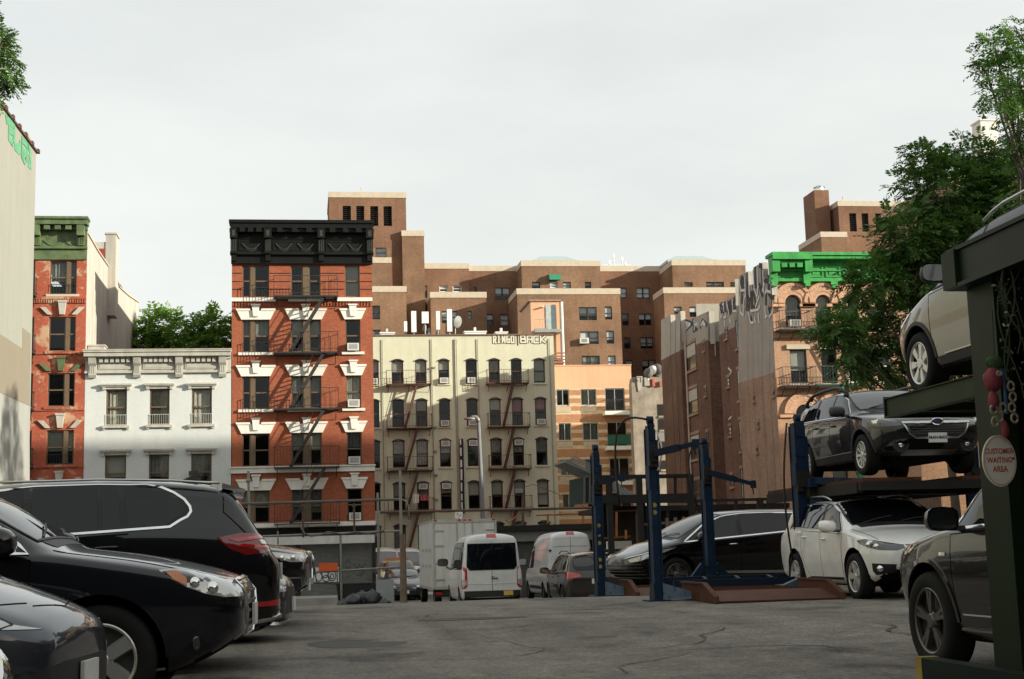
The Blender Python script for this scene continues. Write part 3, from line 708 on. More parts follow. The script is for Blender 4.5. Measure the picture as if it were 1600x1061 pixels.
# ================================================================ yellow rear building
def yellow_building():
    f = FP(103, 560, 725, 660); W = f.x(869); H = f.z(524.5)
    root = thing('walkup', 'pale yellow walkup building with rusty fire escapes and painted letters on its parapet', 'building', f.loc)
    cols = [(577,593),(613,631.5),(650,668),(686.5,703.5),(729.5,747),(765.5,783),(800.5,817.5),(836.5,854)]
    rows = [(562,599.5),(623.5,666),(686.5,729),(752.5,795.5),(818,860)]
    ops = [f.rect(c[0], r[0], c[1], r[1]) for r in rows for c in cols]
    mb = MB(); wall(mb, 0, W, 0, H, ops); shell(mb, 0, W, 0, H, 20, 0, 1, parapet=.8); mb.build('wall', [M_yellow, M_roof], root); backing(root, 0, W, 0, H-1)
    acs = {(0,3):'low',(0,4):'low',(0,0):'low',(1,3):'low',(1,4):'low',(1,7):'low',(2,3):'hi',(2,4):'hi',(2,6):'hi',(3,2):'hi',(3,3):'hi'}
    for i, r in enumerate(rows):
        for j, c in enumerate(cols):
            o = f.rect(c[0], r[0], c[1], r[1]); b = rnd.choice([M_blind, M_blind, M_curt2, None, M_curt])
            if (i, j) in ((1,6),(1,7)): b = M_curt3
            if i == 0 and j < 4: b = M_blind
            w = window(root, o, 'dh', fr=M_darkfr, blind=b, bfrac=rnd.choice([.4,.5,.5,.9]), gl=M_glass if b else M_glassd, ac=acs.get((i,j)))
            m = MB(); x0, z0, x1, z1 = o; n = 8
            P = [(x0-.06+(x1-x0+.12)*t/n, -.03, z1-.1+.17*math.sin(PI*(t/n))) for t in range(n+1)]
            for a, b_ in zip(P, P[1:]): m.bar(a, b_, .05, .07)
            m.build('lintel', M_darkfr, w)
            m = MB(); m.box(x0-.1, -.1, z0-.12, x1+.1, 0, z0-.004); m.build('sill', M_yellow, w)
    cp = MB(); cp.box(-.05, -.1, H+.001, W+.05, .35, H+.1); cp.build('coping', pm('rusty_coping', (.16,.10,.07), .8), root)
    zs = [f.z(v) for v in (600.5, 668.5, 734, 798)]
    fire_escape(root, f.x(603.5), f.x(674), zs, .9, .95, (f.x(651.5), f.x(632)), M_rustiron, M_rustiron, .2)
    fire_escape(root, f.x(760.5), f.x(826), zs, .9, .95, (f.x(802), f.x(785)), M_rustiron, M_rustiron, .2)
    d = MB()
    for px in (599, 713, 715.5, 676.5, 862, 749):
        x = f.x(px); d.tube([(x,-.07,.2),(x,-.07,f.z(530))], .032, 6)
    for py in (575, 668, 705, 742, 780): d.box(f.x(677), -.2, f.z(py), f.x(682), 0, f.z(py)+.1)
    d.build('drainpipe', pm('drain_grey', (.30,.28,.22), .7, var=.2), root)
    # vertical sign strip
    m = MB(); xa, xb = f.x(716.5), f.x(722.5); m.box(xa, -.35, f.z(802), xb, -.25, f.z(686))
    so = m.build('hanging_banner', M_dark, root)
    m = MB(); z = f.z(687); k = 0
    while z > f.z(795):
        h = rnd.uniform(.35, .8); m.box(xa+.03, -.36, z-h, xa+(xb-xa)*rnd.uniform(.35,.55), -.351, z); z -= h+rnd.uniform(.05,.3); k += 1
    m.build('banner_print', M_wtrim, so)
    G1 = pm('letter_outline', (.06,.035,.022), .85, var=.4, scale=5); G2 = pm('letter_cream', (.62,.60,.47), .8, var=.08)
    GL = {'R':[[(0,0),(0,1),(.8,1),(1,.8),(.8,.52),(0,.5)],[(.4,.5),(1,0)]],'I':[[(0,0),(1,0)],[(.5,0),(.5,1)],[(0,1),(1,1)]],'N':[[(0,0),(0,1),(1,0),(1,1)]],'G':[[(1,1),(.1,1),(0,.5),(.1,0),(1,0),(1,.5),(.55,.5)]],'O':[[(0,0),(0,1),(1,1),(1,0),(0,0)]],'B':[[(0,0),(0,1),(.9,1),(.9,.55),(0,.5),(1,.45),(1,0),(0,0)]],'A':[[(0,0),(0,.9),(.2,1),(.9,1),(1,.9),(1,0)],[(0,.45),(1,.45)]],'C':[[(1,1),(0,1),(0,0),(1,0)]],'K':[[(0,0),(0,1)],[(1,1),(.1,.5),(1,0)]]}
    to = lambda px, py: (f.X0+f.x(px), 103, f.zb+f.z(py))
    for word, xa, xb in (('RINGO', 773.5, 808.5), ('BACK', 816.5, 858)):
        n = len(word); st = (xb-xa)/n
        for i, ch in enumerate(word):
            x0 = xa+st*i+.9; w = st-3.1; dy = rnd.uniform(-.5,.5); w *= .7 if ch == 'I' else 1
            L2 = [[(x0+u*w, 536+dy-v*(10.5+rnd.uniform(-.3,.3))) for u, v in ln] for ln in GL[ch]]
            strokes('painted_letters', L2, to, (0,-1,0), .225, G1, root, .006, Vector(f.loc)); strokes('painted_letters', L2, to, (0,-1,0), .115, G2, root, .03, Vector(f.loc))
    strokes('painted_letters', [[(812.2,523),(812.4,540)]], to, (0,-1,0), .10, G1, root, .006, Vector(f.loc))
    return f, root
fy, _ = yellow_building()
def antennas():
    f = fy; zb = f.zb + f.z(524)
    specs = [(634,503,519,5,'slim short white antenna panel, leftmost on the yellow roof'),(647,487,520,8,'tall white antenna panel second from the left on the yellow roof'),(665,488,506,11,'wide short white antenna box on a pole above the yellow roof'),
             (685,487,516,6,'narrow white antenna panel between the wide box and the tallest panel'),(703,484,519,8,'tall white antenna panel, rightmost on the yellow roof')]
    for px, y0, y1, w, lab in specs:
        P = at(px, 520, 103.3); r = thing('antenna', lab, 'antenna', (P.x, 103.6, zb-.8), 0, 'phone antennas on the yellow roof')
        k = 1/21.6*.98; zt = at(px, y0, 103.6).z-(zb-.8); zl = at(px, y1, 103.6).z-(zb-.8)
        m = MB(); m.box(-w*k/2, -.3, zl, w*k/2, -.08, zt); m.build('panel', M_white, r)
        m = MB(); m.tube([(0,0,-1.2),(0,0,zt-.1)], .05, 8); m.box(-.06,-.1,zl+.2,.06,.0,zl+.3); m.box(-.06,-.1,zt-.4,.06,.0,zt-.3); m.build('pole', M_pipe, r)
        m = MB(); m.box(-.15, .05, zl-.5, .12, .3, zl-.1); m.box(.2, .05, zl-.75, .38, .25, zl-.3); m.build('radio_box', M_acg, r)
    P = at(715, 503, 104)
    def dish(name, lab, c, rad, yaw, tilt, group, mat=M_acg, pole=1.0):
        r = thing(name, lab, 'satellite dish', (c[0], c[1], c[2]-pole), yaw, group)
        m = MB(); rot = Matrix.Rotation(R(-90+tilt), 3, 'X')
        prof = [(.001+rad*t/6, -.28*rad+.28*rad*(t/6)**2) for t in range(7)]
        def fn(x, y, h): v = rot @ Vector((x, y*1.08, h)); return (v.x, v.y, v.z+pole)
        m.lathe(prof, 20, fn); m.lathe([(r_, h-.02) for r_, h in prof], 20, fn); m.build('reflector', mat, r, smooth=True)
        m = MB(); m.tube([(0,.25,0),(0,.25,pole*.8),(0,.08,pole)], .025, 6); m.build('mast', M_pipe, r)
        m = MB(); v = rot @ Vector((0,0,rad*.95)); v2 = rot @ Vector((0,-rad*.95,0)); m.tube([(v2.x,v2.y,v2.z+pole),(v.x,v.y,v.z+pole)], .018, 5); m.box(v.x-.05,v.y-.06,v.z+pole-.05,v.x+.05,v.y+.06,v.z+pole+.05); m.build('feed_arm', M_pipe, r)
        return r
    dish('satellite_dish', 'grey satellite dish beside the phone antennas on the yellow roof', (P.x, P.y, P.z), .42, R(40), 15, None)
    for i, (px, py, rad, yaw, lab) in enumerate([(1013,583,.36,-10,'lower left dish of the cluster on the crumbling wall'),(1019,578.5,.34,5,'dish above the lower left one in the cluster on the crumbling wall'),(1027,577,.4,-25,'topmost broad dish of the cluster on the crumbling wall'),(1033,582,.38,20,'rightmost dish of the cluster on the crumbling wall'),(1031,590,.3,-5,'lowest small dish of the cluster on the crumbling wall')]):
        P = at(px, py, 103+.25*i); dish('satellite_dish', lab, P, rad, R(yaw), 18, 'dishes on the crumbling wall', M_pipe if i % 2 else M_acg, .5)
antennas()
# ================================================================ brown brick complex in the distance
def brown_complex():
    YB = 167
    f0 = FP(YB, 560, 760, 500); L = Vector(f0.loc)
    root = thing('apartment_complex', 'large stepped brown brick apartment complex with corner towers behind the other houses', 'building', f0.loc)
    def vol(x0, x1, ytop, Y, depth, wins=(), mat=M_brown, base=None, coping=True, ops_only=()):
        f = FP(Y, x0, (x0+x1)/2, 480); f.zb = L.z
        W = f.x(x1); H = f.z(ytop); zb = 0 if base is None else f.z(base)
        dx = f.X0-L.x; dy = Y-L.y
        ops = [f.rect(*w[:4]) for w in wins]+[f.rect(*w) for w in ops_only]
        mb = MB(); wall(mb, 0, W, zb, H, ops, rev=.25); shell(mb, 0, W, zb, H, depth, 0, 1, parapet=.5 if coping else 0)
        mb.v = [(a+dx, b+dy, c) for a, b, c in mb.v]
        wo = mb.build('wing', [mat, M_roof], root)
        if coping:
            c = MB(); h = .62
            c.box(-.06,-.06,H-h,W+.06,.0,H+.06); c.box(-.06,.0,H-.02,.3,depth,H+.06); c.box(W-.3,.0,H-.02,W+.06,depth,H+.06); c.box(-.06,.0,H-h,-.001,depth,H-.021); c.box(W+.001,.0,H-h,W+.06,depth,H-.021)
            c.v = [(p+dx, q+dy, z) for p, q, z in c.v]; c.build('coping', M_stone, wo)
        for w in wins:
            o = f.rect(*w[:4]); kind = w[4] if len(w) > 4 else 'dh'
            o2 = (o[0]+dx, o[1], o[2]+dx, o[3])
            bl = rnd.choice([M_wblind, M_wblind, M_curt2, M_wblind])
            wn = window(root, o2, 'slide' if kind == 's' else ('dh' if kind != 'p' else 'pair'), fr=M_whitefr if kind == 'w' else M_darkfr, blind=bl, bfrac=rnd.uniform(.4,.98), gl=M_glassc, y=dy+.15, mull=(.48,.52), fw=.09 if kind == 'w' else .06)
        if wins:
            b = MB(); xs = [f.rect(*w[:4]) for w in wins]
            b.box(min(o[0] for o in xs)-.3+dx, dy+1.0, min(o[1] for o in xs)-.3, max(o[2] for o in xs)+.3+dx, dy+1.1, min(H-.7, max(o[3] for o in xs)+.3)); b.build('dark_backing', M_dark, root)  # dark sheet standing in for the shade of unlit rooms
        return f, W, H, dx, dy
    # back walls
    vol(572, 734, 412, 167, 12, [(581,437,598,447),(656,446,668,465.5),(687,446,700,456,'w'),(708,446,722,456,'w'),(636,486,642,505)], M_brown2)
    vol(734, 824, 416, 167.4, 12, [(741,449,746,457),(774,449.5,797,469,'p'),(760,491,770.5,508.5),(781,491,793.5,508.5)], M_brown2)
    vol(930, 1068, 416.5, 169, 12, [(970,449.5,980,467),(995.5,449.5,1016,467,'p'),(971.5,490,981.5,508.5),(997.5,490,1017,508.5,'p'),(973,527,983,545),(998.5,527,1018,545,'p'),(974,563,985,581),(1000,563,1020,582,'p')], M_brown2)
    # blocks standing forward
    vol(572, 635, 448, 160, 6.9, [(581,477.5,593.6,499),(581,515,593.6,534)])
    vol(673, 760, 457, 161, 5.9, [(690,486,714,505,'p'),(731,486,736.5,499),(690,523,714,540,'p')])
    vol(816.5, 940, 408, 163.5, 6, [(832,440.5,845,452),(860.5,440.5,872.5,450,'w'),(881,440.5,893,451),(915,440.5,925,451)], M_brown)
    vol(808.5, 969.5, 451.5, 157, 6.4, [(904.5,480,932,500.5,'p'),(944.7,479,956,499.5),(904.8,518,933.5,538,'p'),(946,517,957.5,537.5),(906,556,934,575,'p'),(947,556,958.8,575),(906,594,934,613,'p')])
    vol(1053, 1168, 407, 163, 8, [(1071,441,1084,448),(1105,440.5,1133,448.5,'p'),(1143,441,1153,448)])
    vol(1038, 1200, 450, 158, 4.9, [(1053,479,1065,491),(1077,479,1105,495.5,'p')])
    # green awning over one window, air conditioner
    f = FP(163.5, 800, 866, 440); f.zb = L.z; ox = f.X0-L.x; oy = 163.5-L.y
    m = MB(); xa, xb = ox+f.x(857), ox+f.x(875); za, zb = f.z(429), f.z(439)
    m.hexa([(xa,oy-.9,zb),(xb,oy-.9,zb),(xb,oy-.01,zb+.1),(xa,oy-.01,zb+.1),(xa,oy-.6,za-.1),(xb,oy-.6,za-.1),(xb,oy-.01,za),(xa,oy-.01,za)]); m.build('awning', pm('green_awning', (.02,.20,.11), .6), root)
    f = FP(157, 800, 910, 530); f.zb = L.z; ox = f.X0-L.x; oy = 157-L.y
    m = MB(); m.box(ox+f.x(904.8), oy-.55, f.z(537.5), ox+f.x(918.5), oy+.1, f.z(529)); m.box(ox+f.x(907), oy-.56, f.z(536), ox+f.x(916), oy-.551, f.z(530.5), 1); m.build('air_conditioner', [M_ac, M_acg], root)
    # skylights
    for (a, b, y0, y1, Y) in ((830,899,400,408,166.5),(1040,1112,399.5,407,167)):
        f = FP(Y, 800, (a+b)/2, y0); f.zb = L.z; ox = f.X0-L.x; oy = Y-L.y
        x0, x1, z0, z1 = ox+f.x(a), ox+f.x(b), f.z(y1)-.2, f.z(y0); i = (x1-x0)*.2
        m = MB(); m.box(x0-.2, oy-1.6, z0-.3, x1+.2, oy+2.6, z0); m.hexa([(x0,oy-1.4,z0),(x1,oy-1.4,z0),(x1,oy+2.4,z0),(x0,oy+2.4,z0),(x0+i,oy+.2,z1),(x1-i,oy+.2,z1),(x1-i,oy+.8,z1),(x0+i,oy+.8,z1)])
        m.build('skylight', M_metalroof, root)
    # towers
    def tower(x0, x1, ytop, Y, slots, syt, syb, cap, depth=9):
        fb, W, H, dx, dy = vol(x0, x1, ytop, Y, depth, (), M_brown2, ops_only=[(a, syt, b, syb) for a, b in slots])
        m = MB()
        for a, b in slots:
            xa, xb, zt, zl = dx+fb.x(a), dx+fb.x(b), fb.z(syt), fb.z(syb)
            n = 10
            for i in range(n): z = zl+(zt-zl)*(i+.2)/n; m.bar((xa,dy+.3,z),(xb,dy+.3,z),.22,.05,up=(0,.6,1))
            m.box(xa-.1, dy+.7, zl-.1, xb+.1, dy+.75, zt+.1)
        m.build('louvre', M_dark, root)
        xc = dx+fb.x(cap); m = MB(); w = fb.x(cap+12)-fb.x(cap)
        b0 = [(xc-w,dy+1.5,H),(xc+w,dy+1.5,H),(xc+w,dy+1.5+2*w,H),(xc-w,dy+1.5+2*w,H)]
        n = m.pts(b0+[(xc,dy+1.5+w,H+.95)])
        for i in range(4): m.f.append((n+i,n+(i+1)%4,n+4)); m.m.append(0)
        m.tube([(xc,dy+1.5+w,H+.9),(xc,dy+1.5+w,H+1.25)], .06, 6); m.build('roof_cap', M_stone, root)
        return fb, W, H, dx, dy
    tower(515.5, 637, 301, 166, [(537,550),(558.5,571),(580.5,593),(601.5,614.5)], 322, 353, 568)
    vol(630, 664.5, 361, 165.4, 8, (), M_brown)
    vol(572, 612, 403, 164.9, 3, [(588,387,605,402)], M_brown)
    tower(1319.5, 1425, 315, 167, [(1336,1347),(1355.5,1366),(1377,1388)], 333.5, 362, 1340)
    vol(1289.5, 1330, 363, 166, 8, (), M_brown)
    fb, W, H, dx, dy = vol(1283, 1306, 297, 168.6, 4, (), M_brown2, coping=False)
    m = MB(); xc = dx+W/2+.1; yc = dy+1
    m.box(xc-.75,yc-.7,H,xc+.75,yc+.7,H+.15); m.lathe([(.55,H+.15),(.55,H+.55),(.75,H+.56),(.3,H+.85),(.001,H+.9)], 14, lambda x,y,h:(xc+x,yc+y,h)); m.build('chimney_cowl', pm('bright_metal', (.7,.7,.68), .3, metal=.9), root)
    # white rods and a mast on the roof
    m = MB(); f = FP(168, 800, 960, 410); f.zb = L.z; ox = f.X0-L.x
    for px, yt in ((955,404),(962,395),(975,399),(980,407)): x = ox+f.x(px); m.tube([(x,2,f.z(418)),(x,2,f.z(yt))], .06, 6); m.box(x-.12,1.9,f.z(yt)-.5,x+.12,2.1,f.z(yt))
    m.bar((ox+f.x(945),2,f.z(411)),(ox+f.x(990),2,f.z(411)),.05,.05); m.build('roof_mast', M_white, root)
brown_complex()
# ================================================================ striped building with balconies
def balcony_building():
    f = FP(117, 840, 930, 640); W = f.x(988.5); H = f.z(571.5)
    root = thing('balcony_building', 'orange and beige striped apartment building with small balconies and sliding windows', 'building', f.loc)
    zp = f.z(606.5)
    t = NT('striped_brick'); b = t.b; b.inputs['Roughness'].default_value = .88
    co = t.coord(); sp = t.node('ShaderNodeSeparateXYZ'); t.link(co, sp.inputs[0])
    per = (f.z(606)-f.z(714))/2
    ph = t.math('FRACT', t.math('DIVIDE', t.math('SUBTRACT', sp.outputs[2], f.z(714)), per))
    def band(a, b): return t.math('MULTIPLY', t.math('GREATER_THAN', ph, a), t.math('LESS_THAN', ph, b))
    st = t.math('ADD', t.math('ADD', band(.94,1.01), band(.24,.34)), t.math('ADD', band(.47,.56), band(.70,.79)))
    c = t.mix(st, (.40,.19,.10), (.58,.44,.29)); c = t.mix(1, c, t.ramp(t.noise(co, 3, 5), [(.3, g3(.8)), (.7, g3(1.1))]), 'MULTIPLY'); t.link(c, b.inputs['Base Color'])
    colL, colM, colD = (870,890), (908,932.5), (946,977)
    offs = [0, 1.5, 3, 4.5]; rows = [(608,633.5),(660.5,688),(717,742.6),(771,795)]
    ops = []
    for (a, b_), o in zip(rows, offs):
        ops += [f.rect(colL[0]+o, a, colL[1]+o, b_), f.rect(colM[0]+o, a, colM[1]+o, b_), f.rect(colD[0]+o, a-1, colD[1]+o, b_+10)]
    mb = MB(); wall(mb, 0, W, 0, zp-.001, ops, m=0); wall(mb, 0, W, zp, H, (), m=1); shell(mb, 0, W, 0, H, 14, 1, 2, parapet=.5); mb.build('wall', [t.mat, M_pink, M_roof], root); backing(root, 0, W, 0, zp)
    cp = MB(); cp.box(-.05,-.06,H+.001,W+.05,.3,H+.08); cp.build('coping', M_pink, root)
    for i, r in enumerate(rows):
        for j in range(3):
            o = ops[i*3+j]
            window(root, o, 'slide', fr=M_greyfr, blind=rnd.choice([None, M_curt2, M_curt2, M_curt]) if j < 2 else None, bfrac=.95, gl=M_glass, fw=.07)
            if j < 2:
                g = MB(); xc = (o[0]+o[2])/2
                g.box(xc-.65, -.03, o[1]-.55, xc+.65, 0, o[1]-.12)
                for q in range(5): g.box(xc-.6, -.05, o[1]-.51+q*.08, xc+.6, -.031, o[1]-.48+q*.08)
                g.build('vent_grille', M_stone, root)
            else:
                g = MB(); zb = o[1]; g.box(o[0]-.25, -1.0, zb-.35, o[2]+.4, 0, zb-.03); bo = g.build('balcony', M_wtrim, root)
                g = MB(); n = 22
                for z_ in (zb+.9, zb+.05): g.box(o[0]-.2, -.97, z_, o[2]+.35, -.93, z_+.04); g.box(o[0]-.2,-.93,z_,o[0]-.16,0,z_+.04); g.box(o[2]+.31,-.93,z_,o[2]+.35,0,z_+.04)
                for q in range(n+1): x = o[0]-.18+(o[2]-o[0]+.51)*q/n; g.box(x-.012,-.962,zb-.03,x+.012,-.938,zb+.9)
                g.build('railing', M_iron, bo)
                if i == 1: g = MB(); g.box(o[0]-.16,-.985,zb+.1,o[2]+.31,-.972,zb+.88); g.build('balcony_screen', pm('green_mesh', (.015,.09,.05), .8), bo)
    # roof stair hut with door and white pipe
    f2 = FP(121, 840, 850, 500); L = Vector(f.loc); dx = f2.X0-L.x; zz = lambda py: f2.z(py)+f2.zb-L.z
    xa, xb = dx+f2.x(829.5), dx+f2.x(874.5); zt = zz(471); zb = zz(560)
    m = MB(); m.box(xa, 4, zb, xb, 9.5, zt); m.build('stair_hut', M_pink, root)
    m = MB(); m.box(xa-.15, 3.85, zt+.001, xb+.15, 9.6, zt+.14); m.build('hut_roof', pm('hut_edge', (.28,.18,.13), .7), root)
    m = MB(); m.box(dx+f2.x(853), 3.93, zz(515), dx+f2.x(869.5), 3.998, zz(477)); m.build('hut_door', pm('pale_blue_door', (.36,.42,.42), .6), root)
    m = MB(); m.box(dx+f2.x(850), 3.6, zz(481), dx+f2.x(847), 3.998, zz(479)); m.build('hut_lamp', M_whitefr, root)
    m = MB(); x = dx+f2.x(877); m.tube([(x,3.6,zz(575)),(x,3.6,zz(473))], .12, 8); m.build('white_pipe', M_white, root)
    m = MB()
    for z_ in (zz(516), zz(502)): m.bar((dx+f2.x(832),3.0,z_),(dx+f2.x(852),3.0,z_),.04,.04)
    for q in range(6): x = dx+f2.x(832+q*4); m.bar((x,3.0,zz(520)),(x,3.0,zz(502)),.03,.03)
    m.box(dx+f2.x(832),2.95,zz(520)-.1,dx+f2.x(874),3.99,zz(517)); m.build('hut_landing', M_pipe, root)
    # small louvred hatch left of the parapet
    m = MB(); xa, xb = f.x(871), f.x(885); m.box(xa, .6, H, xb, 1.6, H+.5)
    for q in range(4): m.box(xa-.1, .5, H+.3+q*.28, xb+.1, .62, H+.4+q*.28)
    m.build('roof_vent', pm('rust_vent', (.25,.12,.08), .8), root)
balcony_building()
# ================================================================ graffiti party wall and tan house with bright green cornice
def green_house():
    f = FP(76, 1208, 1290, 520); W = f.x(1425); H = f.z(399); L = Vector(f.loc); Xg = f.X0
    root = thing('corner_tenement', 'tan brick tenement with bright green cornice and a long graffiti covered side wall', 'building', f.loc)
    cols = [(1229,1253.6),(1276.5,1300.5),(1318.5,1343),(1360,1384)]
    ops = []; arcs = []
    for c in cols:
        ops.append(f.rect(c[0], 461, c[1], 512)); arcs.append(ops[-1])
    r2 = [f.rect(1232,546,1258,599), f.rect(1280.5,546,1305,599), f.rect(1322,546,1346,599), f.rect(1366,546,1390,599)]; ops += r2
    r3 = [f.rect(1236,632,1262,688), f.rect(1285,632,1309,688), f.rect(1327,632,1351,688), f.rect(1371,632,1395,688)]; ops += r3
    r4 = [f.rect(1239,722,1265,775), f.rect(1288,722,1312,775)]; ops += r4
    mb = MB(); wall(mb, 0, W, 0, H-.3, ops)
    D = 14.0
    mb.quad((W,0,0),(W,0,H-.3),(W,D,H-.3),(W,D,0)); mb.quad((2.7,.5,H-.6),(W,.5,H-.6),(W,D,H-2.5),(2.7,D,H-2.5),1)
    mb.quad((2.7,D,0),(W,D,0),(W,D,H-2.5),(2.7,D,H-2.5))
    mb.build('wall', [M_tan, M_roof], root); backing(root, .3, W, 0, H-1)
    for i, o in enumerate(ops):
        w = window(root, o, 'dh', fr=M_whitefr if o in (r2[2], r2[3]) else M_darkfr, blind=[M_curt2, M_blind, None][i % 3], bfrac=.6, gl=M_glass, ac='low' if i == 0 else None, fw=.09 if o in (r2[2], r2[3]) else .06)
        x0, z0, x1, z1 = o; cx = (x0+x1)/2; r = (x1-x0)/2
        if o in arcs or o in r3:
            m = MB(); n = 9; zc = z1-r                                     # corners above the round head
            for s_ in (-1, 1):
                pts = [(cx+s_*r*math.cos(PI/2*t/n), zc+r*math.sin(PI/2*t/n)) for t in range(n+1)]
                m.prism([(cx+s_*r, z1), *(pts if s_ > 0 else pts)], lambda u, v, d: (u, d, v), .02, .12)
            m.build('arch_spandrel', M_tan, w)
            m = MB()
            for k_, (rr, d_) in enumerate(((r+.10,.1),(r+.36,.12),(r+.60,.17))):
                P = [(cx+rr*math.cos(PI*t/16), -d_/2, zc+rr*math.sin(PI*t/16)) for t in range(17)]
                for q, (a, b) in enumerate(zip(P, P[1:])): m.bar(a, b, .18 if k_ != 1 else .325, d_+.002*(q%2), up=(0,-1,0))
            m.box(x0-.95, -.16, zc-.22, x0-.05, 0, zc-.06); m.box(x1+.05, -.16, zc-.22, x1+.95, 0, zc-.06)
            m.build('arch_moulding', pm('terracotta', (.50,.29,.18), .85, var=.3, scale=6), w)
        m = MB(); m.box(x0-.12, -.12, z0-.16, x1+.12, 0, z0-.005)
        m.build('sill', M_stone, w)
        if o in r2: m = MB(); m.box(x0-.2, -.14, z1+.02, x1+.2, 0, z1+.28); m.build('lintel', M_stone, w)
    for py in (515.5, 604): s = MB(); s.box(0, -.2, f.z(py)-.1, W, 0, f.z(py)+.1); s.box(0, -.1, f.z(py)-.45, W, 0, f.z(py)-.101, 1); s.build('string_course', [pm('terracotta', (.46,.24,.14), .85), M_tan], root)
    # bright green cornice
    z0 = f.z(441); c = MB(); e = .12
    c.box(-e, -.95, H-.18, W, .3, H); c.box(-e+.05, -.85, H-.36, W, 0, H-.181); c.box(-.05, -.14, z0+.2, W, 0, H-.361); c.box(-.08, -.3, z0, W, 0, z0+.199); c.box(-.06, -.24, z0+.62-.02, W, -.141, z0+.72)
    co = c.build('cornice', M_green, root)
    b = MB(); b.box(-.1, -.98, H-.42, f.x(1267)-.0, -.86, H-.185); xx = f.x(1262); b.box(-.08, -.7, H-.6, f.x(1266), -.15, H-.361)
    for px in (1224, 1236, 1248): x = f.x(px); b.box(x-.16, -.84, H-.85, x+.16, -.15, H-.601)
    b.box(-.07, -.35, H-.98, f.x(1266), -.141, H-.86); b.build('cornice_hood', M_green, co)
    for px in (1211, 1262): x = f.x(px); b = MB(); b.box(x-.22, -.85, H-1.1, x+.22, -.141, H-.43); b.box(x-.2, -.42, z0-.12, x+.2, -.141, H-1.101); b.box(x-.14,-.5,z0-.3,x+.14,-.1,z0-.121); b.build('bracket', M_green, co)
    for a, b_ in ((1217,1257),(1268,1290),(1294,1317),(1321,1344),(1348,1371),(1375,1398)):
        p = MB(); x0, x1 = f.x(a), f.x(b_); za, zb = z0+.24, z0+.58 if a == 1217 else H-.75
        if a != 1217: zb = z0+.9; za = z0+.26
        p.box(x0,-.2,za,x1,-.141,za+.07); p.box(x0,-.2,zb-.07,x1,-.141,zb); p.box(x0,-.2,za+.07,x0+.07,-.141,zb-.07); p.box(x1-.07,-.2,za+.07,x1,-.141,zb-.07)
        p.box(x0+.2,-.17,za+.14,x1-.2,-.141,zb-.14); p.build('frieze_panel', M_green, co)
    for px in (1305, 1385): x = f.x(px); b = MB(); b.box(x-.2,-.36,z0-.2,x+.2,0,z0-.001); b.box(x-.1,-.3,z0-.36,x+.1,0,z0-.201); b.build('bracket', M_green, co)
    fire_escape(root, f.x(1262), f.x(1352), [f.z(v) for v in (516, 603, 692)], .95, 1.0, (f.x(1300), f.x(1340)), pm('dark_green_iron', (.02,.06,.04), .6), pm('stair_green', (.02,.22,.13), .6))
    fire_escape(root, .1, f.x(1258), [f.z(v) for v in (517, 604)], .95, 1.0, None, M_iron)
    # ---- long side wall in jogging segments; (x pixel, top pixel, cement/brick line pixel), plane offset behind the corner plane
    segs = [ (0.0, [(1208,402,581),(1203,401,584),(1202.5,433,584),(1191,432,588),(1190.5,410,588),(1177,418,592),(1176.5,444,592),(1169,446,594),(1168.5,424,594),(1154,432,599)]),
             (.45, [(1154,459,507),(1123.5,475,524)]),
             (2.2, [(1124,486,545),(1106,486,528)]),
             (.5, [(1107.5,486,530),(1096,491,535),(1082,498,541),(1066,500,547)]),
             (.15, [(1063,486,548),(1056,493,551),(1055.5,500,551),(1048,504,555),(1047.5,492,555),(1033,500,563)]) ]
    wm = MB(); prev = None
    for off, pts in segs:
        X = Xg+off
        T = [atX(a, t, X)-L for a, t, c_ in pts]; C = [atX(a, c_, X)-L for a, t, c_ in pts]
        if off == 0.0: T[0].y = C[0].y = 0.02
        for i in range(len(pts)-1):
            if abs(pts[i][0]-pts[i+1][0]) < 1: continue
            t0, t1, c0, c1 = T[i], T[i+1], C[i], C[i+1]
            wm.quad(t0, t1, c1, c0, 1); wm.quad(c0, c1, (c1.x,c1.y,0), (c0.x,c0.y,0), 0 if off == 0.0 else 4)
            k = Vector((.35,0,0)); wm.quad(t0, t0+k, t1+k, t1, 2); wm.quad(t0+k, t1+k, (t1.x+.35,t1.y,min(t0.z,t1.z)-3), (t0.x+.35,t0.y,min(t0.z,t1.z)-3), 1)
            for q in (t0, t1): wm.quad(q, q+k, (q.x+.35,q.y,q.z-2.2), (q.x,q.y,q.z-2.2), 3)
        if prev:                                     # return between two planes
            a, b = prev, (T[0], C[0]); y = (a[0].y+b[0].y)/2
            zt = max(a[0].z, b[0].z); zc = (a[1].z+b[1].z)/2
            xa, xb = sorted((a[0].x, b[0].x))
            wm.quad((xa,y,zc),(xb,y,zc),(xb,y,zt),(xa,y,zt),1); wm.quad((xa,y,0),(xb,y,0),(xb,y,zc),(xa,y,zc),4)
        prev = (T[-1], C[-1])
    yb, zb = prev[0].y, prev[0].z
    wm.quad((0.15,yb,0),(2.6,yb,0),(2.6,yb,zb-1.5),(.15,yb,zb-1.5),0)
    for off, pts in segs:                            # fill any gap behind the jogs
        pass
    wm.quad((2.6,.6,0),(2.6,yb,0),(2.6,yb,zb-1.5),(2.6,.6,zb-1.5),0)
    wm.build('party_wall', [M_party, M_conc, pm('dark_coping', (.10,.05,.035), .8), M_plaster, M_party2], root, fix=False)
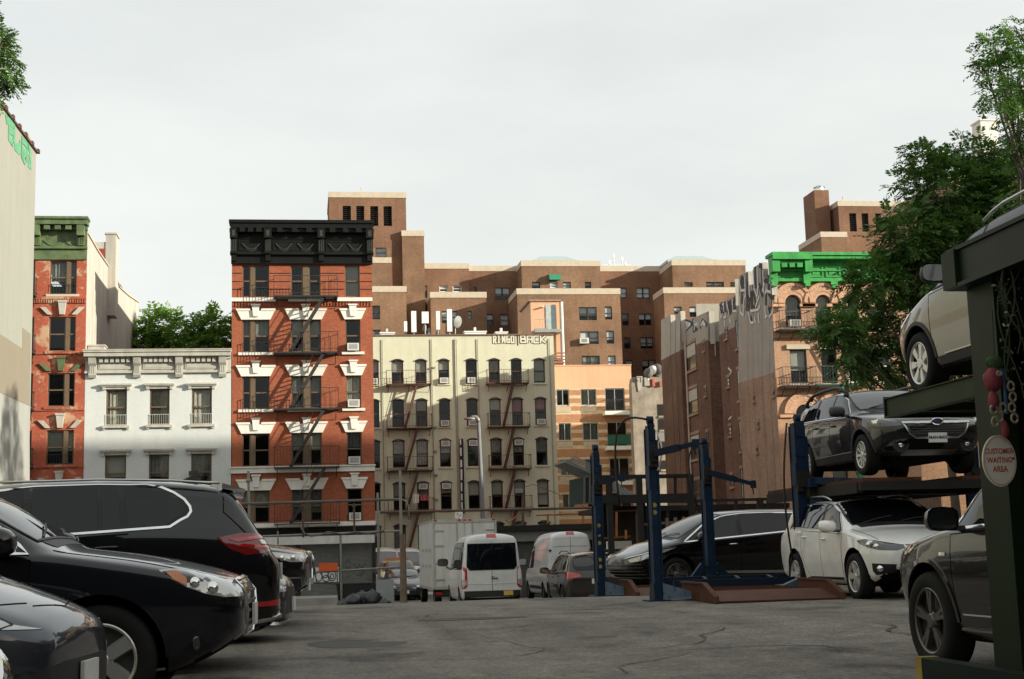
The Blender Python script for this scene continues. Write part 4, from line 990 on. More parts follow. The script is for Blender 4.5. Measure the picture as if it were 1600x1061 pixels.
    # windows of the side wall, set on it as boxes that stand in the openings
    def sidewin(x0, x1, y0, y1, off, bl=None, tall=True):
        X = Xg+off; a = atX(x0, (y0+y1)/2, X)-L; b = atX(x1, (y0+y1)/2, X)-L; zt = (atX((x0+x1)/2, y0, X)-L).z; zb = (atX((x0+x1)/2, y1, X)-L).z
        xx = a.x; ya, yb = sorted((a.y, b.y)); m = MB(); t = .09
        m.box(xx-.03,ya,zb,xx+.05,ya+t,zt); m.box(xx-.03,yb-t,zb,xx+.05,yb,zt); m.box(xx-.03,ya+t,zb,xx+.05,yb-t,zb+t); m.box(xx-.03,ya+t,zt-t,xx+.05,yb-t,zt); zm = (zb+zt)/2; m.box(xx-.025,ya+t,zm-.04,xx+.05,yb-t,zm+.04)
        w = m.build('window', M_darkfr, root)
        m = MB(); m.quad((xx-.012,ya+t,zb+t),(xx-.012,yb-t,zb+t),(xx-.012,yb-t,zt-t),(xx-.012,ya+t,zt-t)); m.build('pane', pm('dark_glass', (.02,.022,.022), .12, var=.3), w)
        if bl: m = MB(); m.quad((xx-.02,ya+t,zm+.04),(xx-.02,yb-t,zm+.04),(xx-.02,yb-t,zt-t),(xx-.02,ya+t,zt-t)); m.build('blind', bl, w)
        m = MB(); m.box(xx-.1,ya-.1,zb-.16,xx+.05,yb+.1,zb-.003); m.build('sill', M_party, w); m = MB(); m.box(xx-.05,ya-.06,zt+.003,xx+.05,yb+.06,zt+.2); m.build('lintel', M_party, w)
    for y0, y1, b in ((537,579,M_curt),(607,647,M_blind),(679,718,M_blind),(750,790,None)): sidewin(1070+(y0-537)/25, 1088+(y0-537)/25, y0, y1, .5, b)
    for y0, y1 in ((535,548),(606,618),(675,688)): sidewin(1099+(y0-535)/30, 1102+(y0-535)/30, y0, y1, .5)
    for y0, y1 in ((515,529),(590,604),(666,681),(742,760)): sidewin(1133+(y0-515)/25, 1137.5+(y0-515)/25, y0, y1, .45)
    for y0, y1 in ((500,545),(577,626),(656,705),(732,780)): sidewin(1150+(y0-500)/28, 1153.5+(y0-500)/28, y0, y1, .45)
    for px, py in ((1177,620),(1184,660),(1182,700),(1208,612)): sidewin(px, px+2.5, py, py+6, 0)
    m = MB(); p0 = atX(1077, 560, Xg+.5)-L
    for px in (1071,1066): a = atX(px, 505, Xg+.5)-L; b = (a.x,a.y,.3); m.tube([(a.x-.1,a.y,a.z-1),(a.x-.1,a.y,.3)], .07, 6)
    m.build('drainpipe', M_stone, root)
    # graffiti: black and white scrawl near the top
    GW = pm('graffiti_white', (.62,.64,.64), .7); GK = pm('graffiti_black', (.02,.02,.02), .7)
    s = 8.844
    def pl(*pts): return [(1040+x/s, 400+y/s) for x, y in pts]
    to = lambda off: (lambda x, y: atX(x, y, Xg+off))
    n = (-1,0,0)
    kb = [pl((1050,300),(1040,420),(1060,500)), pl((1060,300),(1090,340),(1060,400),(1085,460),(1050,500)), pl((1130,250),(1130,600),(1120,740)), pl((1140,600),(1180,520),(1150,740)), pl((1240,170),(1250,420)), pl((1300,130),(1330,140),(1340,540),(1300,400)),
          pl((1210,420),(1250,700),(1190,720),(1200,500)), pl((1420,300),(1460,280),(1470,320),(1400,340)), pl((1420,330),(1430,520),(1480,600),(1470,690),(1430,720)), pl((1390,500),(1390,660)), pl((1430,720),(1450,810)), pl((1060,560),(1060,640)), pl((1180,850),(1190,910)), pl((1370,360),(1390,330))]
    wb = [pl((1020,330),(1050,480),(1100,470)), pl((1100,300),(1110,560)), pl((1150,300),(1170,560)), pl((1215,200),(1230,420)), pl((1225,440),(1270,560),(1290,420)), pl((1270,180),(1280,430)), pl((1350,200),(1360,500)), pl((1345,480),(1370,380)), pl((1380,520),(1400,480),(1460,500)), pl((1380,700),(1390,840),(1410,830)),
          pl((1440,840),(1480,780),(1490,620)), pl((1030,560),(1040,780),(1080,820),(1090,700)), pl((1100,560),(1080,680)), pl((1180,760),(1290,740),(1310,690)), pl((1150,780),(1180,920),(1220,920)), pl((1230,850),(1250,920)), pl((1290,800),(1300,920)), pl((1250,700),(1300,560)), pl((1490,380),(1440,360))]
    strokes('graffiti', kb, to(0), n, .30, GK, root, .01, L); strokes('graffiti', wb, to(0), n, .16, GW, root, .03, L)
    kb2 = [pl((760,680),(760,780),(800,760),(800,680),(770,670)), pl((820,650),(830,760)), pl((870,640),(860,760),(900,770),(920,720),(880,690),(900,630)), pl((950,600),(940,720),(980,720),(990,600),(960,590))]
    strokes('graffiti', kb2, to(.45), n, .34, GK, root, .01, L)
    strokes('graffiti', [pl((750,700),(770,860),(790,800)), pl((810,850),(840,840),(830,790)), pl((850,640),(880,800)), pl((930,620),(935,760),(1000,760),(1000,600)), pl((820,900),(830,980)), pl((890,870),(905,920)), pl((790,670),(810,660),(810,760))], to(.45), n, .15, GW, root, .03, L)
    for (o_, d) in ((.5, pl((265,910),(265,1030),(345,940),(265,910))), (.5, pl((290,950),(290,985),(315,945),(290,950))), (.5, pl((395,890),(400,1020))), (.5, pl((400,960),(440,930),(440,980))), (.5, pl((490,960),(520,900),(550,950),(520,940))), (2.2, pl((605,795),(615,915),(685,850),(605,795))), (2.2, pl((630,830),(630,870),(655,850),(630,830)))):
        strokes('graffiti', [d], to(o_), n, .17, GW, root, .02, L)
    strokes('graffiti', [pl((250,890),(250,1045),(365,935),(250,890)), pl((380,880),(385,1030),(440,1000)), pl((480,980),(510,890),(570,950))], to(.5), n, .3, GK, root, .006, L)
    # small white graffiti tags lower down
    strokes('graffiti', [[(1138,575),(1143,580),(1140,586)],[(1139,655),(1143,651)]], to(.45), n, .12, GW, root, .012, L)
green_house()
# ================================================================ crumbling wall with dishes
def ruin():
    f = FP(103.6, 990, 1012, 680); L = Vector(f.loc)
    root = thing('crumbling_building', 'crumbling grey cement rear extension with dark window slots under a cluster of dishes', 'building', f.loc)
    m = MB(); fn = lambda u, v, d: (u, d, v)
    poly = [(0,0),(0,f.z(600)),(f.x(992),f.z(590)),(f.x(1000),f.z(588)),(f.x(1008),f.z(594)),(f.x(1014),f.z(588)),(f.x(1036),f.z(590)),(f.x(1044),f.z(596)),(f.x(1046),0)]
    m.prism(poly, fn, 0, .9); m.build('wall', M_ruin, root)
    m = MB(); m.prism([(f.x(998),f.z(588)),(f.x(1007.5),f.z(588)),(f.x(1006),f.z(606)),(f.x(1000),f.z(612)),(f.x(998.5),f.z(600))], fn, -.08, 0); m.box(f.x(1010),-.1,f.z(603),f.x(1018),0,f.z(590)); m.build('plaster_patch', M_plaster, root)
    for y0, y1 in ((632,650),(655,672),(691,706),(720,734)):
        w = MB(); w.box(f.x(1030),-.05,f.z(y1),f.x(1044),.0,f.z(y0)); wo = w.build('window', M_dark, root); w = MB(); w.box(f.x(1030),-.12,f.z(y1)-.15,f.x(1044),0,f.z(y1)-.003); w.build('sill', M_ruin, wo)
    m = MB(); m.box(f.x(1029),-.06,f.z(690),f.x(1040),0,f.z(674)); m.build('metal_plate', M_pipe, root)
    m = MB(); m.box(f.x(1022),-.2,f.z(604),f.x(1026),-.05,f.z(592)); m.build('red_poster', pm('faded_red', (.5,.12,.09), .7), root); m = MB(); m.box(f.x(1033),-.2,f.z(604),f.x(1037),-.05,f.z(596)); m.build('red_poster', pm('faded_red', (.5,.12,.09), .7), root)
ruin()
# ================================================================ houses beyond the trees and behind the camera, and unseen blocks added for their shade
def plainhouse(name, label, x0, x1, y0, y1, H, mat, zb=-1.1, wx=0, wy=0, chim=None):
    root = thing(name, label, 'building', ((x0+x1)/2, (y0+y1)/2, zb)); hx, hy = (x1-x0)/2, (y1-y0)/2; H -= zb
    m = MB(); m.box(-hx,-hy,0,hx,hy,H); m.build('wall', mat, root)
    m = MB(); m.box(-hx-.1,-hy-.1,H+.001,hx+.1,-hy+.3,H+.3); m.box(-hx-.1,hy-.3,H+.001,hx+.1,hy+.1,H+.3); m.box(-hx-.1,-hy+.3,H+.001,-hx+.3,hy-.3,H+.3); m.box(hx-.3,-hy+.3,H+.001,hx+.1,hy-.3,H+.3); m.build('parapet', M_stone, root)
    nz = int(H/3.2)
    k = 0
    for iz in range(nz):
        z = 1.2+iz*3.2
        n = max(1, int(2*hy/4))
        for i in range(n):
            y = -hy+2*hy*(i+.5)/n
            if k < 60 and wx: w = MB(); w.box(-hx-.06,y-.55,z,-hx,y+.55,z+1.6); wo = w.build('window', M_darkfr, root); w = MB(); w.box(-hx-.075,y-.48,z+.07,-hx-.061,y+.48,z+1.53); w.build('pane', pm('dark_glass', (.02,.022,.022), .12), wo); k += 1
        n = max(1, int(2*hx/4))
        for i in range(n):
            x = -hx+2*hx*(i+.5)/n
            if k < 60 and wy: yy = -hy if wy < 0 else hy; w = MB(); w.box(x-.55,min(yy,yy+wy*.06),z,x+.55,max(yy,yy+wy*.06),z+1.6); wo = w.build('window', M_darkfr, root); k += 1
    if chim:
        cx, cy, w_, h_ = chim; m = MB(); m.box(cx-w_,cy-w_,H,cx+w_,cy+w_,H+h_); m.box(cx-w_-.1,cy-w_-.1,H+h_+.001,cx+w_+.1,cy+w_+.1,H+h_+.15); m.build('chimney', M_plaster, root)
    return root
plainhouse('lot_shade_block', 'unseen brick block added along the right side of the lot to shade it', 24.5, 60, -60, 36, 10.0, M_party2, wx=1)  # out of view; added and sized to keep the sun off the lot
plainhouse('street_shade_block', 'unseen tall brick block added far off to the right to shade the street', 48, 150, 28, 40, 26.6, M_brown, wy=1)  # out of view; added and sized to shade the lower street facades
plainhouse('rear_shade_block', 'unseen brick block added behind the tan tenement to shade the striped building', 39, 56, 101, 114, 15.5, M_brown)  # hidden block added only for the shade it throws on the stripes
plainhouse('brick_rowhouses', 'brick houses across the street behind the photographer', -30, 24, -34, -22, 17, pm('dark_brown_brick', (.06,.05,.045), .9), wy=1)  # behind the camera; dark brown chosen to keep red out of car reflections
r_ = plainhouse('tan_house', 'tall tan house behind the big tree with a white chimney and flue on top', 53, 64, 108, 122, at(1540, 300, 112).z, M_tan, wy=-1)
P_ = at(1543, 215, 112); L_ = Vector(r_.location)
m_ = MB(); zt_ = at(1543, 192, 112).z-L_.z; x_ = P_.x-L_.x; y_ = -7+4
m_.box(x_-.85, y_-.6, at(1540,300,112).z-L_.z-.2, x_+.7, y_+1, zt_); m_.box(x_-.95,y_-.7,zt_+.001,x_+.8,y_+1.1,zt_+.12); m_.build('chimney', M_wtrim, r_)
m_ = MB(); m_.tube([(x_-.1,y_,zt_+.1),(x_-.1,y_,zt_+.55)], .22, 12, 0); m_.tube([(x_-.1,y_,zt_+.551),(x_-.1,y_,zt_+1.0)], .19, 12, 1); m_.tube([(x_-.1,y_,zt_+1.001),(x_-.1,y_,zt_+1.1)], .32, 12, 0); m_.build('flue', [M_iron, M_white], r_)
# ================================================================ vehicle library
# local axes: x forward, y left, z up, origin on the ground under the middle
def paint(name, col, rough=.32, metal=.0, coat=1.0, flake=.03):
    if name in _mc: return _mc[name]
    t = NT(name); b = t.b; b.inputs['Roughness'].default_value = rough; b.inputs['Metallic'].default_value = metal
    b.inputs['Coat Weight'].default_value = coat; b.inputs['Coat Roughness'].default_value = .035; b.inputs['Specular IOR Level'].default_value = .12
    co = t.coord(); n = t.noise(co, 2.2, 6, .65)
    c = t.ramp(n, [(.3, sc(col, .88)), (.7, sc(col, 1.1))])
    # road dust film towards the sills
    d = t.noise(co, 5, 6, .7); r = t.node('ShaderNodeMapRange'); t.link(d, r.inputs[0]); r.inputs[1].default_value = .35; r.inputs[2].default_value = .8; r.inputs[3].default_value = .015; r.inputs[4].default_value = .07
    t.link(r.outputs[0], b.inputs['Coat Roughness'])
    t.link(c, b.inputs['Base Color']); _mc[name] = t.mat; return t.mat
P_BLACK = paint('black_car_paint', (.0022,.0027,.004), .3)
P_NAVY = paint('blue_black_car_paint', (.003,.0042,.008), .3)
P_GREYB = paint('dark_grey_car_paint', (.035,.042,.055), .35, metal=.55)
P_GREYG = paint('dark_green_grey_car_paint', (.007,.008,.008), .32, metal=.2)
P_BROWN = paint('brown_grey_car_paint', (.035,.03,.027), .35, metal=.4)
P_SILVER = paint('warm_silver_car_paint', (.14,.128,.105), .28, metal=.85)
P_BRONZE = paint('bronze_grey_car_paint', (.018,.016,.0125), .28, metal=.7)
P_WHITE = paint('pearl_white_car_paint', (.80,.80,.785), .35)
P_VANW = paint('white_van_paint', (.66,.67,.67), .4, coat=.6)
P_CREAM = paint('pale_yellow_truck_paint', (.70,.60,.34), .45, coat=.5)
M_trim = plain('black_plastic', (.014,.014,.015), .55)
M_liner = plain('arch_liner', (.006,.006,.006), .95, spec=.1)
M_cglass = plain('tinted_car_glass', (.005,.006,.008), .015, spec=.4)
M_wglass = plain('windscreen_glass', (.022,.028,.028), .015, spec=.7); M_wglass.node_tree.nodes['Principled BSDF'].inputs['IOR'].default_value = 1.85
M_chrome = plain('chrome', (.72,.72,.70), .12, metal=1)
M_satin = plain('satin_trim', (.50,.50,.48), .3, metal=1)
M_tyre = pm('tyre_rubber', (.012,.012,.012), .88, var=.25, spec=.25)
M_rim = plain('alloy_silver', (.62,.62,.60), .32, metal=.7)
M_rimd = plain('alloy_dark', (.13,.13,.125), .35, metal=.7)
M_lampw = plain('clear_lamp', (.50,.51,.50), .06, coat=1, metal=.35)
M_lampd = plain('smoked_lamp', (.05,.055,.06), .03, coat=1, metal=.2)
M_lens = plain('lamp_lens', (.75,.77,.76), .03, metal=.9, coat=1)
M_red = plain('red_tail_lamp', (.42,.008,.008), .08, coat=1)
M_redd = plain('dark_red_tail_lamp', (.17,.006,.006), .06, coat=1)
M_amber = plain('amber_lamp', (.50,.13,.01), .15, coat=1)
M_seam = plain('panel_gap', (.003,.003,.003), .9, spec=.1)
M_mesh = plain('grille_black', (.010,.010,.011), .4)
M_plate = plain('number_plate', (.62,.63,.60), .5)
M_platey = plain('gold_number_plate', (.62,.40,.08), .5)
M_navy = plain('plate_ink', (.02,.03,.10), .6)
def lerp_key(keys, s):
    if s <= keys[0][0]: return keys[0][1]
    for (a, va), (b, vb) in zip(keys, keys[1:]):
        if s <= b: return va+(vb-va)*(s-a)/(b-a)
    return keys[-1][1]
class Car:
    def __init__(s, name, label, cat, L, W, H, top, belt, bot, plan, axles, r, paint, cowl, rf, rr, tail, pos, yaw, z=None, group=None, tumb=.3, hoodw=.80, tw=.235, ra=.075, pitch=0, cut=True, dens=None, roofdrop=.075, crease=.45):
        s.L, s.W, s.H = L, W, H; s.top, s.belt, s.bot, s.plan = top, belt, bot, plan
        s.axles, s.r, s.paint, s.cowl, s.rf, s.rr, s.tail = axles, r, paint, cowl, rf, rr, tail
        s.tumb, s.hoodw, s.tw, s.ra, s.roofdrop = tumb, hoodw, tw, ra, roofdrop
        z = gz(pos[1]) if z is None else z
        s.root = thing(name, label, cat, (pos[0], pos[1], z), yaw, group)
        if pitch: s.root.rotation_euler = (0, pitch, yaw)
        s.make_body(dens, cut, crease)
    def pw(s, q): return lerp_key(s.plan, q)*s.W/2
    def zt(s, q): return lerp_key(s.top, q)
    def zb(s, q): return lerp_key(s.bot, q)
    def zl(s, q): return min(lerp_key(s.belt, q), s.zt(q)-.03)
    def sect(s, q):
        pw, zb, zt, zl = s.pw(q), s.zb(q), s.zt(q), s.zl(q); h = zt-zl
        y6, z6 = pw*.945, zl+min(.03, h*.35)
        z7 = zt-min(s.roofdrop, h*.42); g = max(0, min(1, (h-.12)/.25))
        y7 = (1-g)*pw*s.hoodw+g*(y6-(z7-z6)*s.tumb)
        zr = zb+.07
        return [(0,zb),(pw*.82,zb),(pw*.945,zr),(pw*.99,zr+(zl-zr)*.38),(pw*1.0,zr+(zl-zr)*.74),(pw*.972,zl),(y6,z6),(y7,z7),(y7*.55,zt-.014*(1 if h > .1 else .5)),(0,zt)]
    def roofedge(s, q): p = s.sect(q)[7]; return p
    def make_body(s, dens, cut, crease):
        L = s.L
        st = [0,.05,.16,.38,s.axles[0]*.8,s.axles[0]+.15,s.cowl-.45,s.cowl-.07,s.cowl+.09]
        for k in (.38,.72): st.append(s.cowl+(s.rf-s.cowl)*k)
        st += [s.rf-.06, s.rf+.12]
        n = max(2, int((s.rr-s.rf)/.75))
        for k in range(1, n): st.append(s.rf+.12+(s.rr-.1-s.rf-.12)*k/n)
        st += [s.rr-.1, s.rr+.04]
        if s.tail-s.rr > .3: st += [s.rr+(s.tail-s.rr)*.5]
        st += [s.tail-.03, s.tail+.05]
        st += [q for q in (L-.38, L-.16, L-.05) if q > s.tail+.1] + [L]
        st = sorted(set(round(q, 3) for q in st if 0 <= q <= L))
        st = [q for i, q in enumerate(st) if i == 0 or q-st[i-1] > .03]
        if st[-1] < L-1e-3: st[-1] = L
        V = []; Fc = []; R_ = []
        for q in st:
            h = s.sect(q); x = L/2-q; ring = []
            for y, z in h: ring.append(len(V)); V.append((x, y, z))
            for y, z in h[-2:0:-1]: ring.append(len(V)); V.append((x, -y, z))
            R_.append(ring)
        N = len(R_[0])
        for a, b in zip(R_, R_[1:]):
            for j in range(N): k = (j+1) % N; Fc.append((a[j], b[j], b[k], a[k]))
        m = len(s.sect(0))-1
        for rg, fl in ((R_[0], 0), (R_[-1], 1)):
            lf = rg[:m+1]; rt = [rg[0]]+rg[:m-1:-1][:m-1+1]
            rt = [rg[0]]+[rg[N-j] for j in range(1, m)]+[rg[m]]
            Q = [(lf[0], lf[1], rt[1])]+[(lf[j], lf[j+1], rt[j+1], rt[j]) for j in range(1, m-1)]+[(lf[m-1], lf[m], rt[m-1])]
            Fc += [tuple(reversed(t_)) if fl else t_ for t_ in Q]
        me = bpy.data.meshes.new('body'); me.from_pydata(V, [], Fc); me.update()
        bm = bmesh.new(); bm.from_mesh(me); bmesh.ops.recalc_face_normals(bm, faces=bm.faces)
        cl = bm.edges.layers.float.get('crease_edge') or bm.edges.layers.float.new('crease_edge')
        bm.verts.ensure_lookup_table(); pos = {}
        for rg in R_:
            for j, v in enumerate(rg): pos[v] = j
        for e in bm.edges:
            a, b = pos[e.verts[0].index], pos[e.verts[1].index]
            if a == b:
                j = a if a <= m else N-a
                e[cl] = {1:.4, 2:.3, 5:crease, 7:.35}.get(j, 0)
        bm.to_mesh(me); bm.free()
        o = bpy.data.objects.new('tmp', me); COL.objects.link(o)
        md = o.modifiers.new('s', 'SUBSURF'); md.levels = 2; md.render_levels = 2
        dg = bpy.context.evaluated_depsgraph_get(); m1 = bpy.data.meshes.new_from_object(o.evaluated_get(dg))
        s.bvh = BVHTree.FromPolygons([v.co.copy() for v in m1.vertices], [tuple(p.vertices) for p in m1.polygons])
        if cut:
            c = MB()
            for ax in s.axles:
                for sd in (1, -1):
                    y0, y1 = sd*(s.pw(ax)-.40), sd*(s.pw(ax)+.3); x = L/2-ax; rr = s.r+s.ra; n = 40
                    prof = [(rr*math.cos(2*PI*i/n)+x, s.r+.01+rr*math.sin(2*PI*i/n)) for i in range(n)]
                    c.prism(prof, lambda u, v, d: (u, d, v), y0, y1)
            co = c.build('cutter', M_liner)
            o.modifiers.clear(); o.data = m1
            md = o.modifiers.new('b', 'BOOLEAN'); md.object = co; md.operation = 'DIFFERENCE'; md.solver = 'EXACT'
            dg = bpy.context.evaluated_depsgraph_get(); m2 = bpy.data.meshes.new_from_object(o.evaluated_get(dg))
            bpy.data.objects.remove(co)
        else: m2 = m1
        bpy.data.objects.remove(o)
        m2.materials.clear(); m2.materials.append(s.paint); m2.materials.append(M_liner)
        mi = []
        for p in m2.polygons:
            c = p.center; k = 0
            if cut:
                for ax in s.axles:
                    if math.hypot(c.x-(L/2-ax), c.z-s.r-.01) < s.r+s.ra+.004 and abs(c.y) < s.pw(ax)+.02: k = 1
            if c.z < s.zb(L/2-c.x)+.035 and abs(p.normal.z) > .7: k = 1
            mi.append(k)
        m2.polygons.foreach_set('material_index', mi)
        m2.polygons.foreach_set('use_smooth', [True]*len(m2.polygons)); m2.set_sharp_from_angle(angle=R(38))
        m2.name = 'body'; s.body = link('body', m2, s.root)
    # ---- projection onto the body
    def hit(s, p, D, off):
        o = p-D*4
        h = s.bvh.ray_cast(o, D)
        if h[0] is None:
            h = s.bvh.find_nearest(p)
            n = h[1]
            if n.dot(D) > 0: n = -n
            return h[0]+n*off, n
        n = h[1]
        if n.dot(D) > 0: n = -n
        return h[0]+n*off, n
    def patch(s, name, pts, D, off, mat, parent=None, res=.07, skirt=.014, smooth=True):
        D = Vector(D).normalized(); u = D.cross(Vector((0,0,1)))
        if u.length < .05: u = Vector((1,0,0))
        u.normalize(); v = u.cross(D)
        P = [Vector(p) for p in pts]; dep = sum((p.dot(D) for p in P))/len(P)
        Q = [(p.dot(u), p.dot(v), p.dot(D)) for p in P]
        B = []
        for (a0,a1,a2), (b0,b1,b2) in zip(Q, Q[1:]+Q[:1]):
            n = max(1, int(math.hypot(b0-a0, b1-a1)/res))
            for i in range(n): t = i/n; B.append((a0+(b0-a0)*t, a1+(b1-a1)*t, a2+(b2-a2)*t))
        nb = len(B); pts2 = [Vector((b[0], b[1])) for b in B]
        x0, x1 = min(p.x for p in pts2), max(p.x for p in pts2); y0, y1 = min(p.y for p in pts2), max(p.y for p in pts2)
        def inside(x, y):
            c = False
            for i in range(nb):
                a, b = pts2[i], pts2[i-1]
                if (a.y > y) != (b.y > y) and x < (b.x-a.x)*(y-a.y)/(b.y-a.y)+a.x: c = not c
            return c
        ny = int((y1-y0)/res)+1; nx = int((x1-x0)/res)+1
        for j in range(1, ny+1):
            for i in range(1, nx+1):
                x, y = x0+res*i, y0+res*j
                if inside(x, y) and min((p-Vector((x,y))).length for p in pts2) > res*.45: pts2.append(Vector((x, y)))
        vs, es, fs, *_ = delaunay_2d_cdt(pts2, [(i, (i+1) % nb) for i in range(nb)], [], 1, 1e-5)
        V = []; 
        for q in vs:
            p = u*q.x+v*q.y+D*dep; V.append(s.hit(p, D, off)[0])
        Fc = [tuple(f) for f in fs]
        cnt = {}
        for f in Fc:
            for a, b in zip(f, f[1:]+f[:1]): cnt[(min(a,b), max(a,b))] = cnt.get((min(a,b), max(a,b)), 0)+1
        me_v = [tuple(p) for p in V]; low = {}
        for f in list(Fc):
            for a, b in zip(f, f[1:]+f[:1]):
                if cnt[(min(a,b), max(a,b))] == 1:
                    for k in (a, b):
                        if k not in low: low[k] = len(me_v); me_v.append(tuple(V[k]+D*skirt))
                    Fc.append((b, a, low[a], low[b]))
        me = bpy.data.meshes.new(name); me.from_pydata(me_v, [], Fc); me.materials.append(mat)
        bm = bmesh.new(); bm.from_mesh(me); bmesh.ops.recalc_face_normals(bm, faces=bm.faces)
        top = sum(f.normal.dot(D)*f.calc_area() for f in bm.faces)
        if top > 0: bmesh.ops.reverse_faces(bm, faces=bm.faces)
        bm.to_mesh(me); bm.free()
        me.polygons.foreach_set('use_smooth', [True]*len(me.polygons)); me.set_sharp_from_angle(angle=R(40))
        return link(name, me, parent or s.root)
    def strip(s, name, pts, D, w, off, mat, parent=None, res=.08, h=.006, closed=False, mb=None):
        D = Vector(D).normalized(); P = [Vector(p) for p in pts]
        if closed: P.append(P[0])
        Q = []
        for a, b in zip(P, P[1:]):
            n = max(1, int((b-a).length/res))
            for i in range(n): Q.append(a.lerp(b, i/n))
        if not closed: Q.append(P[-1])
        H = [s.hit(q, D, off) for q in Q]; k = len(H); m = mb or MB(); base = len(m.v)
        for i in range(k):
            a = H[(i-1) % k][0] if (closed or i > 0) else H[i][0]; b = H[(i+1) % k][0] if (closed or i < k-1) else H[i][0]
            t = (b-a).normalized(); sd = t.cross(H[i][1]).normalized()*(w/2); c, n = H[i]
            m.v += [tuple(c-sd-n*.01), tuple(c-sd*.8+n*h), tuple(c+sd*.8+n*h), tuple(c+sd-n*.01)]
        for i in range(k if closed else k-1):
            a, b = base+4*i, base+4*((i+1) % k)
            for j in range(3): m.f.append((a+j, b+j, b+j+1, a+j+1)); m.m.append(0)
        if mb is None: return m.build(name, mat, parent or s.root, angle=50)
    def sp(s, q, z, sd=1): return Vector((s.L/2-q, sd*s.pw(q)*.97, z))        # a point on the flank
    def fp(s, y, z, rear=False):                                              # a point on the front (or rear) face
        ay = abs(y); L = s.L; best = 0
        for i in range(200):
            q = L*.12*i/200; q2 = L-q if rear else q
            best = q
            if s.pw(q2) >= ay: break
        return Vector((L/2-best if not rear else -L/2+best, y, z))
    # ---- common equipment
    def dlo(s, q0, q1, lo=.035, hi=.05, slant0=0, slant1=0, n=10, tip=()):
        """outline of a side window between distances q0 and q1 from the nose"""
        B = []; T = []
        for i in range(n+1):
            q = q0+(q1-q0)*i/n; zb_ = s.zl(q)+lo; B.append((q, zb_))
        for i in range(n+1):
            q = q0+slant0+(q1+slant1-q0-slant0)*i/n; T.append((q, max(s.roofedge(q)[1]-hi, s.zl(min(q, q1))+lo+.004)))
        return B+list(tip)+T[::-1]
    def windows(s, wins, trim=None, trim_w=.028, sides=(1,-1), under=None, glass=None, lo=.035, hi=.05, tip=(), tip2=()):
        for sd in sides:
            D = (0, -sd, 0)
            if under:
                q0, q1, a, b = under
                s.patch('pillar_trim', [s.sp(q, z, sd) for q, z in s.dlo(q0, q1, lo-.012, hi-.012, a, b, 16, tip)], D, .003, M_trim)
                if trim: s.strip('window_trim', [s.sp(q, z, sd) for q, z in s.dlo(q0, q1, lo-.016, hi-.016, a, b, 20, tip)], D, trim_w, .004, trim, closed=True)
            for i, (q0, q1, a, b) in enumerate(wins): s.patch('side_window', [s.sp(q, z, sd) for q, z in s.dlo(q0, q1, lo, hi, a, b, 10, tip2 if i == len(wins)-1 else ())], D, .007, glass or M_cglass)
    def windscreen(s, mat=None):
        a, b = s.cowl+.10, s.rf-.05; pts = []
        n = 6
        for i in range(n+1): q = a+(b-a)*i/n; y, z = s.roofedge(q); pts.append((s.L/2-q, y*.95-.015, z+.02))
        pts = pts+[(x, -y, z) for x, y, z in reversed(pts)]
        w = s.patch('windscreen', pts, (-.75,0,-.65), .005, mat or M_wglass, res=.11)
        fr = MB(); s.strip('x', pts, (-.75,0,-.65), .03, .004, M_trim, closed=True, mb=fr); fr.build('windscreen_seal', M_trim, w)
        wp = MB(); 
        for y0, y1 in ((.1,.62),(-.55,-.02)):
            p0 = s.hit(Vector((s.L/2-a+.02, y0, s.zt(a))), Vector((-.6,0,-.8)), .012)[0]; p1 = s.hit(Vector((s.L/2-a-.10, y1, s.zt(a+.1))), Vector((-.6,0,-.8)), .02)[0]; wp.tube([p0, p0.lerp(p1,.5)+Vector((.01,0,.012)), p1], .008, 5)
        wp.build('wiper', M_trim, w)
        ck = [(s.L/2-s.cowl+.08, y, 1) for y in (-.62,.62)]
        s.patch('cowl_panel', [(s.L/2-s.cowl+.02, -.66*s.W/2, s.zt(s.cowl)), (s.L/2-s.cowl+.02, .66*s.W/2, s.zt(s.cowl)), (s.L/2-s.cowl-.085, .70*s.W/2, s.zt(s.cowl)), (s.L/2-s.cowl-.085, -.70*s.W/2, s.zt(s.cowl))], (0,0,-1), .003, M_trim)
        return w
    def rear_glass(s, q0=None, q1=None, mat=None, k=.9):
        a, b = q0 or s.rr+.06, q1 or s.tail-.05; pts = []
        for i in range(5): q = a+(b-a)*i/4; y, z = s.roofedge(q); pts.append((s.L/2-q, y*k, z+.01))
        pts = pts+[(x, -y, z) for x, y, z in reversed(pts)]
        return s.patch('rear_window', pts, (.85,0,-.5), .005, mat or M_cglass, res=.1)
